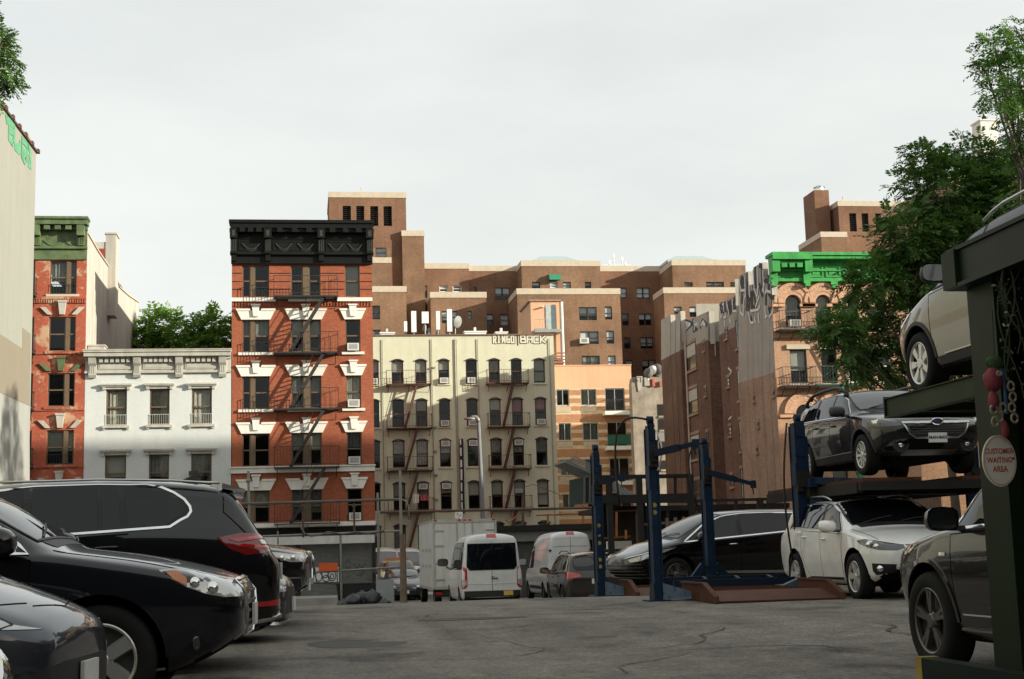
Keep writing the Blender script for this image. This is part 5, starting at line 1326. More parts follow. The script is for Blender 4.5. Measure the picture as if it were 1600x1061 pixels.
    def doors(s, spans, lo=.14, sides=(1,-1), handles=True, arch=True, hmat=None, hz=-.13):
        """spans: (q0, q1, bottom start trim, bottom end trim) of each door under the belt line"""
        for sd in sides:
            for q0, q1, t0, t1 in spans:
                n = 8; zb0 = s.zb((q0+q1)/2)+lo; pts = []
                bot = [(q0+t0, zb0), (q1-t1, zb0)]
                if t1 > .1: bot = [(q0+t0, zb0), (q1-t1, zb0), (q1-t1*.45, zb0+.2), (q1, zb0+.38)]
                top = [(q1-(q1-q0)*i/n, s.zl(q1-(q1-q0)*i/n)-.018) for i in range(n+1)]
                pts = [s.sp(q, z, sd) for q, z in bot+top]
                d = s.patch('door', pts, (0,-sd,0), .0022, s.paint, res=.10, skirt=.008)
                s.strip('door_gap', pts, (0,-sd,0), .011, .0012, M_seam, d, closed=True, h=.002)
                if handles:
                    qa, qb = q1-.28, q1-.08; zz = s.zl((qa+qb)/2)+hz
                    p0, n0 = s.hit(s.sp(qa, zz, sd), Vector((0,-sd,0)), .03); p1, _ = s.hit(s.sp(qb, zz+.006, sd), Vector((0,-sd,0)), .03)
                    m = MB(); e = Vector((0,-sd*.03,0)); m.tube([p0+e, p0+Vector((-.02,0,0)), p0.lerp(p1,.5)+Vector((0,sd*.008,0)), p1+Vector((.02,0,0)), p1+e], [.010,.014,.015,.014,.010], 8); m.build('door_handle', hmat or s.paint, d, smooth=True)
    def mirrors(s, q, mat=None, sides=(1,-1), k=1.0, dz=.0, glassmat=None):
        for sd in sides:
            z = s.zl(q)+.09*k+dz; p, n = s.hit(s.sp(q, s.zl(q)+.03, sd), Vector((0,-sd,0)), 0)
            c = Vector((p.x+.02, p.y+sd*.17*k, z))
            m = MB(); nu, nv = 12, 8; rows = []
            for i in range(nv+1):
                t = i/nv; x = .14*k*math.sin(t*PI/2); rr = math.cos(t*PI/2)**.55
                rows.append(m.pts([c+Vector((x-.05*k, sd*.125*k*rr*math.copysign(abs(math.cos(2*PI*j/nu))**.65, math.cos(2*PI*j/nu)), .088*k*rr*math.copysign(abs(math.sin(2*PI*j/nu))**.65, math.sin(2*PI*j/nu))-.02*t)) for j in range(nu)]))
            for i in range(nv):
                for j in range(nu): l = (j+1) % nu; m.f.append((rows[i]+j, rows[i+1]+j, rows[i+1]+l, rows[i]+l)); m.m.append(0)
            o = m.build('mirror', mat or s.paint, s.root, smooth=True)
            g = MB(); g.face([c+Vector((-.042*k, sd*.115*k*math.copysign(abs(math.cos(2*PI*j/16))**.65, math.cos(2*PI*j/16)), .078*k*math.copysign(abs(math.sin(2*PI*j/16))**.65, math.sin(2*PI*j/16)))) for j in range(16)]); g.build('mirror_glass', M_chrome, o)
            a = MB(); a.hexa([Vector(p)+Vector((-.05,-sd*.02,-.03)), Vector(p)+Vector((.05,-sd*.02,-.03)), c+Vector((.05,-sd*.06*k,-.085*k)), c+Vector((-.03,-sd*.06*k,-.085*k)), Vector(p)+Vector((-.04,-sd*.02,.01)), Vector(p)+Vector((.04,-sd*.02,.01)), c+Vector((.04,-sd*.06*k,-.05*k)), c+Vector((-.02,-sd*.06*k,-.05*k))]); a.build('mirror_arm', M_trim, o)
    def wheels(s, rim_r, style='five', rim_mat=None, sides=(1,-1), only=None, inset=.025, cap=None):
        first = None
        for ax in s.axles:
            for sd in sides:
                if only and (ax, sd) not in only: continue
                y = sd*(s.pw(ax)-inset-s.tw/2)
                w = make_wheel(s.root, s.r, rim_r, s.tw, style, rim_mat or M_rim, sd); w.location = (s.L/2-ax, y, s.r)
    def rails(s, mat, z=.05, q0=None, q1=None, r=.016, chunky=False):
        q0 = q0 or s.rf+.15; q1 = q1 or s.rr-.1
        for sd in (1, -1):
            P = []; n = 9
            for i in range(n+1):
                q = q0+(q1-q0)*i/n; y, zz = s.roofedge(q); k = min(1, 6*min(i, n-i)/n)
                P.append(Vector((s.L/2-q, sd*(y-.03), zz+.035+z*k)))
            m = MB(); m.tube(P, r, 8)
            if chunky:
                for i in (0, 1, n-1, n): m.tube([P[i]-Vector((0,0,.06)), P[i]], r*1.5, 8)
            m.build('roof_rail', mat, s.root, smooth=True)
    def plate(s, txt, y, z, rear=False, mat=None, w=.31, h=.155, ink=None, out=.03):
        sg = -1 if rear else 1
        p, n = s.hit(s.fp(y, z, rear), Vector((-sg,0,0)), .0); x = p.x+sg*out
        m = MB(); m.box(min(x, x-sg*.02), y-w/2, z-h/2, max(x, x-sg*.02), y+w/2, z+h/2); o = m.build('number_plate', mat or M_plate, s.root)
        if txt: text_obj('plate_text', txt, .068, ink or M_navy, o, frame_mat((x+sg*.002, y, z), (0, sg, 0), (sg, 0, 0)), .001, .002, 1.0)
        return o
    def patchF(s, name, yz, off, mat, parent=None, rear=False, res=.06, D=None):
        sg = 1 if rear else -1
        return s.patch(name, [s.fp(y, z, rear) for y, z in yz], D or (sg,0,0), off, mat, parent, res)
    def patchC(s, name, pts, sd, off, mat, parent=None, rear=False, res=.05, az=45):
        """corner patch; pts (q, z) on the flank or ('f', y, z) on the face"""
        P = []
        for p in pts:
            if p[0] == 'f': P.append(s.fp(sd*p[1], p[2], rear))
            else: P.append(s.sp(p[0], p[1], sd))
        sg = 1 if rear else -1
        return s.patch(name, P, (sg*math.cos(R(az)), -sd*math.sin(R(az)), 0), off, mat, parent, res)
def make_wheel(parent, r, rr, tw, style, rim_mat, sd):
    w = MB(); fn = lambda x, y, h: (x, h*sd, y); hw = tw/2
    w.lathe([(rr-.004, -hw*.9), (rr-.02, hw*.5), (rr-.02, hw*.3), (.02, hw*.2)], 32, fn)
    w.lathe([(.001, hw*.28), (rr*.72, hw*.28), (rr*.72, hw*.2), (.001, hw*.2)], 32, fn)
    o = w.build('wheel', M_rimd, parent, angle=40)
    t = MB(); prof = [(rr-.003,-hw*.86),(rr+.02,-hw),(r-.05,-hw*1.02),(r-.016,-hw*.9),(r-.003,-hw*.66),(r,-hw*.3),(r,hw*.3),(r-.003,hw*.66),(r-.016,hw*.9),(r-.05,hw*1.02),(rr+.02,hw),(rr-.003,hw*.86)]
    t.lathe(prof, 56, fn); t.build('tyre', M_tyre, o, angle=50)
    m = MB(); m.lathe([(rr-.022,hw*.60),(rr-.02,hw*.86),(rr-.006,hw*.93),(rr+.004,hw*.88),(rr-.004,hw*.5)], 56, fn)
    def spoke(a, w0, w1, r0=.05, r1=None, d0=.78, d1=.84, th=.03):
        r1 = r1 or rr-.012; c, s_ = math.cos(a), math.sin(a)
        P = []
        for q, wd, d in ((r0, w0, d0), (r1, w1, d1)):
            for e in (-1, 1): P.append((q, e*wd/2, d))
        f3 = lambda u, v, h: fn(u*c-v*s_, u*s_+v*c, h)
        tp = [f3(u, v*.82, d*hw) for u, v, d in P]; bt = [f3(u, v, d*hw-th) for u, v, d in P]
        m.hexa([bt[0], bt[1], bt[3], bt[2], tp[0], tp[1], tp[3], tp[2]])
    if style == 'five':
        for k in range(5): spoke(PI/2+2*PI*k/5+.25, .10, .115, d0=.8, d1=.86, th=.05); 
    elif style == 'split':
        for k in range(5):
            for e in (-.16, .16): spoke(PI/2+2*PI*k/5+e+.1, .045, .05)
    elif style == 'ten':
        for k in range(10): spoke(2*PI*k/10, .045, .06 if k % 2 else .045)
    elif style == 'turbine':
        for k in range(7): spoke(2*PI*k/7, .05, .10); 
    elif style == 'twin':
        for k in range(5):
            a = PI/2+2*PI*k/5
            for e in (-1, 1): spoke(a+e*.115, .035, .045, .04)
    m.lathe([(.001,hw*.86),(.05,hw*.86),(.062,hw*.78),(.085,hw*.72),(.09,hw*.4)], 24, fn)
    m.build('rim', rim_mat, o, angle=35)
    l = MB()
    for k in range(5):
        a = PI/2+2*PI*(k+.5)/5+.25; cx, cy = .068*math.cos(a), .068*math.sin(a)
        l.lathe([(.013,hw*.82),(.011,hw*.7),(.001,hw*.7)], 8, lambda x, y, h: fn(x+cx, y+cy, h))
    l.build('wheel_nuts', M_trim, o)
    return o
def suv_shape(L, W, H, hood=1.0, nose=.86, cowl=1.28, zc=1.12, rf=2.05, rr=4.35, zrr=None, tail=4.62, zt=1.08, belt0=1.0, belt1=1.13, clr=.22, nosez=.55, taper=.9):
    zrr = zrr or H-.07
    top = [(0,nose-.10),(.06,nose-.03),(.16,nose),(.45,hood-.035),(cowl-.4,zc-.045),(cowl,zc),(cowl+(rf-cowl)*.5,zc+(H-zc)*.62),(rf,H-.055),(rf+.45,H-.008),(rf+1.0,H),(rr-.5,H-.02),(rr,zrr),(tail,zt),(L-.12,zt-.05),(L-.05,zt-.13),(L,zt-.22)]
    belt = [(0,nose-.22),(.2,nose-.07),(.5,hood-.13),(cowl,belt0),(rr-.4,belt1),(tail,zt-.06),(L,zt-.34)]
    bot = [(0,clr+.32),(.14,clr+.22),(.42,clr+.07),(.75,clr),(L-.7,clr),(L-.25,clr+.08),(L,clr+.22)]
    plan = [(0,.60),(.05,.72),(.13,.84),(.28,.93),(.6,.985),(1.0,1.0),(L-1.3,1.0),(L-.6,.975),(L-.25,.93),(L-.1,taper),(L-.03,taper-.08),(L,taper-.16)]
    return dict(L=L, W=W, H=H, top=top, belt=belt, bot=bot, plan=plan, cowl=cowl, rf=rf, rr=rr, tail=tail)
HEAD = {'+x': 0.0, '-x': PI, '+y': PI/2, '-y': -PI/2}
# ---------------------------------------------------------------- blue-black crossover, front at right (near left)
def car_rx():
    sh = suv_shape(4.77, 1.885, 1.685, hood=1.06, nose=.93, cowl=1.30, zc=1.14, rf=2.15, rr=4.2, tail=4.55, zt=1.12, belt0=1.06, belt1=1.18, clr=.19)
    c = Car('parked_crossover', 'shiny blue black crossover with amber corner headlamp, its front to the right', 'car', **sh, axles=(.94,3.68), r=.37, paint=P_NAVY, pos=(-2.76, 10.95), yaw=R(-2), group='cars parked along the left of the lot')
    c.windows([(1.52,2.33,.28,.0),(2.40,3.25,.0,-.05),(3.32,3.95,.02,-.22)], M_chrome, .03, under=(1.42,4.02,.34,-.28))
    c.windscreen(); c.rear_glass(); c.doors([(1.40,2.36,.03,.0),(2.36,3.30,.0,.3)]); c.mirrors(1.58, k=1.15)
    c.wheels(.245, 'five', M_rim); c.rails(M_satin)
    L = c.L
    for sd in (1, -1):
        h = c.patchC('headlamp', [(.55,.955),(.40,.96),(.26,.935),(.14,.90),('f',.60,.865),('f',.56,.76),(.13,.76),(.24,.785),(.36,.83),(.48,.895)], sd, .006, M_lampw, az=55)
        c.patchC('turn_lamp', [(.51,.935),(.43,.94),(.375,.90),(.375,.845),(.46,.89)], sd, .012, M_amber, h, az=60)
        for q, z, rr in ((.31,.865,.04),(.20,.825,.045)):
            p, n = c.hit(c.sp(q, z, sd), Vector((-.6,-.8*sd,0)), .01); m = MB(); nn = Vector((.6,.75*sd,.1)).normalized(); t_ = nn.orthogonal().normalized(); b_ = nn.cross(t_)
            m.lathe([(rr,.0),(rr*.85,.012),(rr*.5,.022),(.001,.026)], 18, lambda x, y, hh: p+t_*x+b_*y+nn*(hh-.01)); m.build('lamp_lens', M_lens, h, smooth=True)
        p, _ = c.hit(c.sp(.30, .46, sd), Vector((-.57,-.82*sd,0)), .004); nn = Vector((.57,.82*sd,0)); t_ = Vector((0,0,1)); b_ = nn.cross(t_); m = MB(); m.lathe([(.05,0),(.046,.012),(.03,.006),(.001,.004)], 16, lambda x, y, z: p+t_*x+b_*y*.55+nn*z); m.build('fog_lamp', M_lampd, c.root, smooth=True)
        c.strip('lower_trim', [c.sp(.80,.27,sd), c.sp(.50,.30,sd)], (-.3,-.95*sd,0), .012, .006, M_rimd)
        c.strip('hood_gap', [c.sp(.30,.935,sd)+Vector((0,-sd*.10,0)), Vector((L/2-.6,sd*.76,1.03)), Vector((L/2-1.0,sd*.77,1.08)), Vector((L/2-1.28,sd*.78,1.12))], (0,0,-1), .012, .001, M_seam, h=.002)
        c.strip('wheel_arch_edge', [c.sp(.94+.44*math.cos(PI*t/16), .38+.44*math.sin(PI*t/16), sd) for t in range(17)], (0,-sd,0), .03, .002, c.paint, h=.008)
        c.strip('sill_trim', [c.sp(1.45,.34,sd), c.sp(3.1,.34,sd)], (0,-sd,0), .05, .004, M_trim, h=.012)
    g = c.patchF('grille', [(-.46,.845),(.46,.845),(.40,.62),(.34,.50),(-.34,.50),(-.40,.62)], .004, M_mesh)
    c.strip('grille_frame', [c.fp(y, z) for y, z in ((-.48,.865),(0,.885),(.48,.865),(.42,.62),(.35,.49),(-.35,.49),(-.42,.62))], (-1,0,0), .03, .006, M_chrome, g, closed=True, h=.012)
    for z in (.79,.72,.65,.58): c.strip('grille_bar', [c.fp(-.40,z), c.fp(0,z), c.fp(.40,z)], (-1,0,0), .022, .006, M_rimd, g)
    c.patchF('lower_intake', [(-.62,.40),(.62,.40),(.52,.28),(-.52,.28)], .004, M_mesh)
    c.plate('', 0, .62, out=.035)
car_rx()
# ---------------------------------------------------------------- black SUV seen from its rear quarter (behind it)
def car_x5():
    sh = suv_shape(4.95, 2.0, 1.765, hood=1.12, nose=1.0, cowl=1.55, zc=1.2, rf=2.35, rr=4.5, zrr=1.675, tail=4.80, zt=1.15, belt0=1.13, belt1=1.27, clr=.23, taper=.90)
    c = Car('parked_suv', 'large black SUV with chrome window frame and red tail lamp facing right', 'car', **sh, axles=(.88,3.86), r=.385, paint=P_BLACK, pos=(-2.70, 13.75), yaw=PI+R(3), group='cars parked along the left of the lot', tumb=.30, roofdrop=.06)
    c.windows([(1.80,2.72,.26,.0),(2.80,3.36,.0,-.02),(3.40,3.56,-.02,-.06),(3.62,3.94,-.05,-.36)], M_chrome, .028, under=(1.70,3.97,.32,-.37), lo=.03, hi=.06, tip=((4.06,1.335),(4.12,1.365),(4.15,1.41),(4.14,1.455),(4.09,1.52),(4.0,1.58),(3.89,1.63),(3.76,1.655)), tip2=((4.02,1.355),(4.07,1.38),(4.095,1.412),(4.085,1.45),(4.04,1.505),(3.96,1.56),(3.86,1.605),(3.75,1.63)))
    c.windscreen(); c.rear_glass(4.52, 4.82, M_wglass); c.doors([(1.62,2.64,.03,.0),(2.64,3.62,.0,.32)], hmat=P_BLACK); c.mirrors(1.85); c.wheels(.26, 'split', M_rim); c.rails(M_satin, -.03, 2.5, 4.4, .012)
    L = c.L
    # antenna fin, roof spoiler
    m = MB(); x = L/2-4.1; z = c.zt(4.1); m.hexa([(x+.10,-.03,z-.02),(x+.10,.03,z-.02),(x-.10,.03,z-.02),(x-.10,-.03,z-.02),(x+.02,-.008,z+.02),(x+.02,.008,z+.02),(x-.10,.012,z+.075),(x-.10,-.012,z+.075)]); m.build('antenna_fin', M_trim, c.root)
    y, z = c.roofedge(4.5); m = MB(); m.hexa([(L/2-4.42,-y+.04,z+.0),(L/2-4.42,y-.04,z),(L/2-4.62,y-.12,z-.04),(L/2-4.62,-y+.12,z-.04),(L/2-4.42,-y+.06,z+.05),(L/2-4.42,y-.06,z+.05),(L/2-4.63,y-.13,z-.005),(L/2-4.63,-y+.13,z-.005)]); m.build('roof_spoiler', c.paint, c.root)
    for sd in (1, -1):
        t = c.patchC('tail_lamp', [(4.38,1.17),(4.60,1.21),(4.80,1.20),('f',.72,1.17),('f',.36,1.14),('f',.36,1.06),('f',.72,1.05),(4.84,1.035),(4.62,1.015),(4.48,1.07)], sd, .008, M_redd, rear=True, az=50, res=.04)
        c.patchC('brake_light', [(4.48,1.155),(4.84,1.18),('f',.70,1.155),('f',.70,1.135),(4.84,1.155),(4.56,1.13)], sd, .014, M_red, t, rear=True, az=50, res=.04)
        c.patchC('brake_light', [(4.54,1.09),(4.84,1.065),('f',.70,1.07),('f',.70,1.09),(4.84,1.085),(4.60,1.115)], sd, .014, M_red, t, rear=True, az=50, res=.04)
        c.patchC('reverse_lamp', [(4.78,1.14),('f',.80,1.13),('f',.70,1.125),('f',.70,1.105),('f',.8,1.10),(4.78,1.10)], sd, .016, M_lampw, t, rear=True, az=45, res=.04)
        c.patchC('reflector', [(4.72,.60),('f',.80,.62),('f',.62,.61),('f',.62,.57),('f',.8,.565),(4.74,.56)], sd, .006, M_red, rear=True, az=40, res=.04)
        c.strip('bumper_trim', [c.sp(4.60,.40,sd), c.sp(4.8,.44,sd), c.fp(sd*.72,.48,True), c.fp(sd*.5,.46,True)], (.7,-.7*sd,0), .03, .01, M_satin, h=.012)
        c.strip('tailgate_gap', [Vector((-L/2+.6,sd*.60,1.66)), c.sp(4.48,1.42,sd), c.sp(4.72,1.15,sd)], (.5,-.8*sd,-.2), .012, .001, M_seam, h=.002)
        c.strip('arch_cladding', [c.sp(3.86+.46*math.cos(PI*t/16), .40+.46*math.sin(PI*t/16), sd) for t in range(17)], (0,-sd,0), .05, .002, M_trim, h=.01)
    c.patchF('bumper_skirt', [(-.84,.53),(.84,.53),(.80,.40),(.6,.34),(-.6,.34),(-.80,.40)], .006, M_trim, rear=True)
    c.patchF('skid_plate', [(-.42,.46),(.42,.46),(.36,.33),(-.36,.33)], .014, M_satin, rear=True)
    c.plate('', 0, .86, True)
car_x5()
# ---------------------------------------------------------------- grey blue saloon nose, lower left
def sedan_shape(L, W, H, nose=.70, hood=.88, cowl=1.25, zc=.98, rf=2.3, rr=3.5, tail=4.25, zt=1.10, belt0=.92, belt1=1.0, clr=.16):
    top = [(0,nose-.14),(.05,nose-.05),(.14,nose),(.5,hood-.06),(cowl-.4,zc-.06),(cowl,zc),(cowl+(rf-cowl)*.5,zc+(H-zc)*.64),(rf,H-.04),(rf+.4,H),(rr-.4,H-.03),(rr,H-.12),(tail,zt),(L-.1,zt-.05),(L-.04,zt-.12),(L,zt-.25)]
    belt = [(0,nose-.22),(.25,nose-.10),(.6,hood-.14),(cowl,belt0),(rr,belt1),(tail,zt-.05),(L,zt-.3)]
    bot = [(0,clr+.08),(.2,clr+.02),(.6,clr),(L-.6,clr),(L,clr+.16)]
    plan = [(0,.52),(.05,.68),(.15,.82),(.34,.92),(.7,.98),(1.1,1.0),(L-1.2,1.0),(L-.5,.95),(L-.15,.86),(L,.74)]
    return dict(L=L, W=W, H=H, top=top, belt=belt, bot=bot, plan=plan, cowl=cowl, rf=rf, rr=rr, tail=tail)
def car_tesla():
    sh = sedan_shape(4.75, 1.9, 1.62, nose=.84, hood=1.03, cowl=1.2, zc=1.14, belt0=1.06, belt1=1.14)
    c = Car('parked_saloon', 'grey blue saloon with a smooth grilleless nose, cut off at the lower left', 'car', **sh, axles=(.86,3.75), r=.35, paint=P_GREYB, pos=(-3.5, 8.2), yaw=R(-6), group='cars parked along the left of the lot')
    c.windows([(1.45,2.45,.3,.0),(2.52,3.4,.0,-.25)], M_trim, .02, under=(1.38,3.5,.34,-.34)); c.windscreen(); c.rear_glass(3.5,4.2); c.doors([(1.3,2.48,.03,0),(2.48,3.4,0,.3)]); c.mirrors(1.5); c.wheels(.23, 'turbine', M_rimd)
    L = c.L
    for sd in (1, -1):
        h = c.patchC('headlamp', [(.74,.905),(.45,.87),(.24,.81),(.15,.755),('f',.62,.725),(.22,.735),(.42,.77),(.66,.855)], sd, .004, M_lampw, az=60, res=.04)
        c.strip('lamp_edge', [c.sp(q,z,sd) for q,z in ((.74,.905),(.45,.87),(.24,.81),(.15,.755),(.22,.735),(.42,.77),(.66,.855))], (-.5,-.86*sd,0), .012, .004, M_trim, h, closed=True, h=.004)
        c.strip('hood_gap', [Vector((L/2-.22,sd*.35,.66)), Vector((L/2-.3,sd*.62,.70)), Vector((L/2-.6,sd*.74,.8)), Vector((L/2-1.2,sd*.78,.95))], (0,0,-1), .009, .001, M_seam, h=.002)
    c.strip('hood_gap', [Vector((L/2-.22,-.35,.66)), Vector((L/2-.15,0,.66)), Vector((L/2-.22,.35,.66))], (-.2,0,-1), .009, .001, M_seam, h=.002)
    c.patchF('lower_bumper', [(-.80,.52),(-.4,.56),(.4,.56),(.80,.52),(.72,.30),(-.72,.30)], .003, M_trim)
    c.plate('', 0, .46, w=.30)
car_tesla()
# ---------------------------------------------------------------- nose of the car nearest the camera at the far left
def car_lexus():
    sh = sedan_shape(4.9, 1.87, 1.45, nose=.80, hood=.95, cowl=1.35, zc=1.02)
    c = Car('parked_saloon', 'black car in the lower left corner, just its chrome framed grille and badge', 'car', **sh, axles=(.9,3.75), r=.34, paint=P_BLACK, pos=(-3.66, 6.25), yaw=R(-14), group='cars parked along the left of the lot')
    c.windows([(1.6,2.6,.3,.0),(2.68,3.5,.0,-.25)], M_chrome, .02, under=(1.5,3.6,.34,-.34)); c.windscreen(); c.wheels(.235, 'ten', M_rim); c.doors([(1.4,2.64,.03,0)])
    g = c.patchF('grille', [(-.44,.74),(.44,.74),(.30,.50),(.46,.22),(-.46,.22),(-.30,.50)], .004, M_mesh)
    c.strip('grille_frame', [c.fp(y, z) for y, z in ((-.47,.775),(0,.785),(.47,.775),(.33,.50),(.50,.20),(-.50,.20),(-.33,.50))], (-1,0,0), .05, .006, M_chrome, g, closed=True, h=.02, res=.04)
    for z in (.70,.65,.6,.55,.5,.45,.4,.35,.3,.25): c.strip('grille_bar', [c.fp(-.32,z), c.fp(0,z), c.fp(.32,z)], (-1,0,0), .012, .006, M_rimd, g)
    p, n = c.hit(c.fp(0,.62), Vector((-1,0,0)), .03)
    m = MB(); P = [(p.x, .075*math.cos(2*PI*t/24), p.z+.055*math.sin(2*PI*t/24)) for t in range(25)]; m.tube(P, .009, 6); m.tube([(p.x,.03,p.z+.045),(p.x,.012,p.z-.02),(p.x,-.05,p.z-.02)], .01, 6); m.build('badge', M_chrome, g, smooth=True)
    for sd in (1, -1): c.patchC('headlamp', [(.62,.80),(.3,.76),(.12,.70),('f',.62,.66),(.2,.64),(.5,.72)], sd, .004, M_lampw, az=55)
car_lexus()
# ---------------------------------------------------------------- row of car noses further along
def nose_suv(label, pos, yaw, paint_, kid=True, hood=1.12, H=1.75, name='parked_suv', grille='kidney'):
    sh = suv_shape(4.85, 1.95, H, hood=hood, nose=hood-.10, cowl=1.5, zc=hood+.08, rf=2.3, rr=4.3, tail=4.65, zt=1.15, belt0=hood-.02, belt1=hood+.08, clr=.22)
    c = Car(name, label, 'car', **sh, axles=(.87,3.78), r=.37, paint=paint_, pos=pos, yaw=yaw, group='cars parked along the left of the lot')
    c.windows([(1.72,2.6,.3,.0),(2.68,3.45,.0,-.05),(3.52,4.05,0,-.25)], M_chrome, .025, under=(1.64,4.12,.34,-.32)); c.windscreen(); c.doors([(1.55,2.64,.03,0),(2.64,3.5,0,.3)]); c.mirrors(1.8); c.wheels(.25, 'split', M_rim); c.rails(M_trim)
    n = hood-.10
    for sd in (1, -1):
        h = c.patchC('headlamp', [(.62,n-.02),(.34,n-.05),(.16,n-.08),('f',.55,n-.10),('f',.5,n-.15),('f',.6,n-.18),(.2,n-.18),(.5,n-.09)], sd, .005, M_lampw, az=50, res=.04)
        for q in (.3,.16):
            p, _ = c.hit(c.sp(q, n-.125, sd), Vector((-.7,-.7*sd,0)), .008); nn = Vector((.7,.7*sd,0)); t_ = Vector((0,0,1)); b_ = nn.cross(t_); m = MB(); m.lathe([(.04,0),(.036,.01),(.001,.016)], 14, lambda x, y, z: p+t_*x+b_*y+nn*z); m.build('lamp_lens', M_lens, h, smooth=True)
        c.patchC('side_intake', [(.34,.62),('f',.72,.62),('f',.62,.44),('f',.75,.40),(.30,.44)], sd, .005, M_mesh, az=45)
        c.strip('intake_trim', [c.sp(.34,.63,sd), c.fp(sd*.72,.63), c.fp(sd*.62,.43)], (-.7,-.7*sd,0), .02, .008, M_satin)
        if grille == 'kidney':
            g = c.patchF('grille', [(sd*.03,n-.12),(sd*.36,n-.12),(sd*.38,n-.2),(sd*.33,n-.40),(sd*.05,n-.42)], .006, M_mesh)
            c.strip('grille_frame', [c.fp(y, z) for y, z in ((sd*.03,n-.11),(sd*.37,n-.11),(sd*.39,n-.2),(sd*.34,n-.41),(sd*.05,n-.43))], (-1,0,0), .028, .008, M_chrome, g, closed=True, h=.02)
    if grille != 'kidney':
        g = c.patchF('grille', [(-.46,n-.10),(.46,n-.10),(.42,n-.44),(-.42,n-.44)], .006, M_mesh)
        c.strip('grille_frame', [c.fp(y, z) for y, z in ((-.48,n-.08),(.48,n-.08),(.44,n-.46),(-.44,n-.46))], (-1,0,0), .05, .01, M_chrome, g, closed=True, h=.03)
    c.patchF('lower_intake', [(-.55,.42),(.55,.42),(.48,.30),(-.48,.30)], .005, M_mesh)
    c.strip('bumper_trim', [c.fp(-.6,.28), c.fp(0,.27), c.fp(.6,.28)], (-1,0,0), .035, .008, M_satin)
    c.plate('', 0, .52)
    return c
nose_suv('black SUV nose with chrome twin grille peeking out past the red tail lamp', (-2.33, 20.4), R(-4), P_BLACK)
nose_suv('dark SUV farthest along the left row, with an upright chrome framed grille', (-2.28, 24.2), R(-3), P_GREYB, grille='box')
def car_low():
    sh = sedan_shape(4.6, 1.84, 1.43, nose=.76, hood=.9, cowl=1.25, zc=1.0)
    c = Car('parked_saloon', 'low grey saloon wedged between two black SUVs with only its nose showing', 'car', **sh, axles=(.88,3.6), r=.33, paint=P_GREYB, pos=(-2.42, 17.4), yaw=R(-5), group='cars parked along the left of the lot')
    c.windows([(1.5,2.5,.3,.0),(2.56,3.4,.0,-.25)], M_trim, .02, under=(1.42,3.5,.34,-.34)); c.windscreen(); c.wheels(.225, 'ten', M_rim); c.doors([(1.35,2.52,.03,0)])
    for sd in (1, -1): c.patchC('headlamp', [(.6,.73),(.3,.69),(.12,.64),('f',.5,.6),('f',.55,.55),(.16,.55),(.4,.62)], sd, .005, M_lampw, az=50)
    c.patchF('grille', [(-.40,.60),(.40,.60),(.5,.30),(-.5,.30)], .004, M_mesh); c.strip('splitter', [c.sp(.3,.22,1), c.fp(.5,.21), c.fp(0,.20), c.fp(-.5,.21), c.sp(.3,.22,-1)], (-1,0,0), .03, .01, M_satin, h=.03)
    c.plate('', 0, .40)
car_low()
# ---------------------------------------------------------------- right side: dark bronze SUV in the near lift bay
def car_audi():
    sh = suv_shape(5.08, 1.98, 1.74, hood=1.10, nose=.98, cowl=1.25, zc=1.17, rf=2.1, rr=4.6, tail=4.92, zt=1.15, belt0=1.08, belt1=1.18, clr=.24)
    c = Car('suv_in_bay', 'dark bronze SUV on the ground behind the tall green lift post', 'car', **sh, axles=(.95,3.95), r=.39, paint=P_BRONZE, pos=(5.95, 9.4), yaw=PI/2+R(1), group=None)
    c.windows([(1.48,2.52,.32,.0),(2.60,3.58,.0,-.05),(3.66,4.4,0,-.3)], M_chrome, .032, under=(1.40,4.48,.38,-.36)); c.windscreen(); c.rear_glass(); c.doors([(1.40,2.56,.03,.0),(2.56,3.60,.0,.3)], hmat=M_chrome); c.mirrors(1.58, k=1.05); c.wheels(.262, 'twin', M_rimd, inset=.0); c.rails(M_satin)
    for sd in (1, -1):
        c.patchC('headlamp', [(.80,1.0),(.5,.985),(.2,.92),('f',.6,.84),('f',.55,.74),(.24,.78),(.5,.88)], sd, .006, M_lampd, az=50)
        c.patch('side_lamp', [c.sp(q,z,sd) for q,z in ((1.32,.93),(1.22,.93),(1.22,.905),(1.32,.905))], (0,-sd,0), .006, M_lens, res=.03)
        c.strip('sill_trim', [c.sp(1.5,.42,sd), c.sp(3.4,.42,sd)], (0,-sd,0), .10, .006, c.paint, h=.016); c.strip('sill_trim', [c.sp(1.45,.35,sd), c.sp(3.45,.35,sd)], (0,-sd,0), .018, .012, M_satin)
        c.strip('wheel_arch_edge', [c.sp(.95+.475*math.cos(PI*t/16), .40+.475*math.sin(PI*t/16), sd) for t in range(17)], (0,-sd,0), .05, .0, c.paint, h=.014)
        c.strip('hood_gap', [Vector((c.L/2-.5,sd*.78,1.03)), Vector((c.L/2-.9,sd*.80,1.10)), Vector((c.L/2-1.2,sd*.81,1.14))], (0,0,-1), .012, .001, M_seam, h=.002)
    g = c.patchF('grille', [(-.40,.90),(.40,.90),(.42,.6),(.34,.42),(-.34,.42),(-.42,.6)], .004, M_mesh); c.strip('grille_frame', [c.fp(y,z) for y,z in ((-.42,.92),(.42,.92),(.44,.6),(.36,.4),(-.36,.4),(-.44,.6))], (-1,0,0), .04, .008, M_chrome, g, closed=True, h=.015)
car_audi()
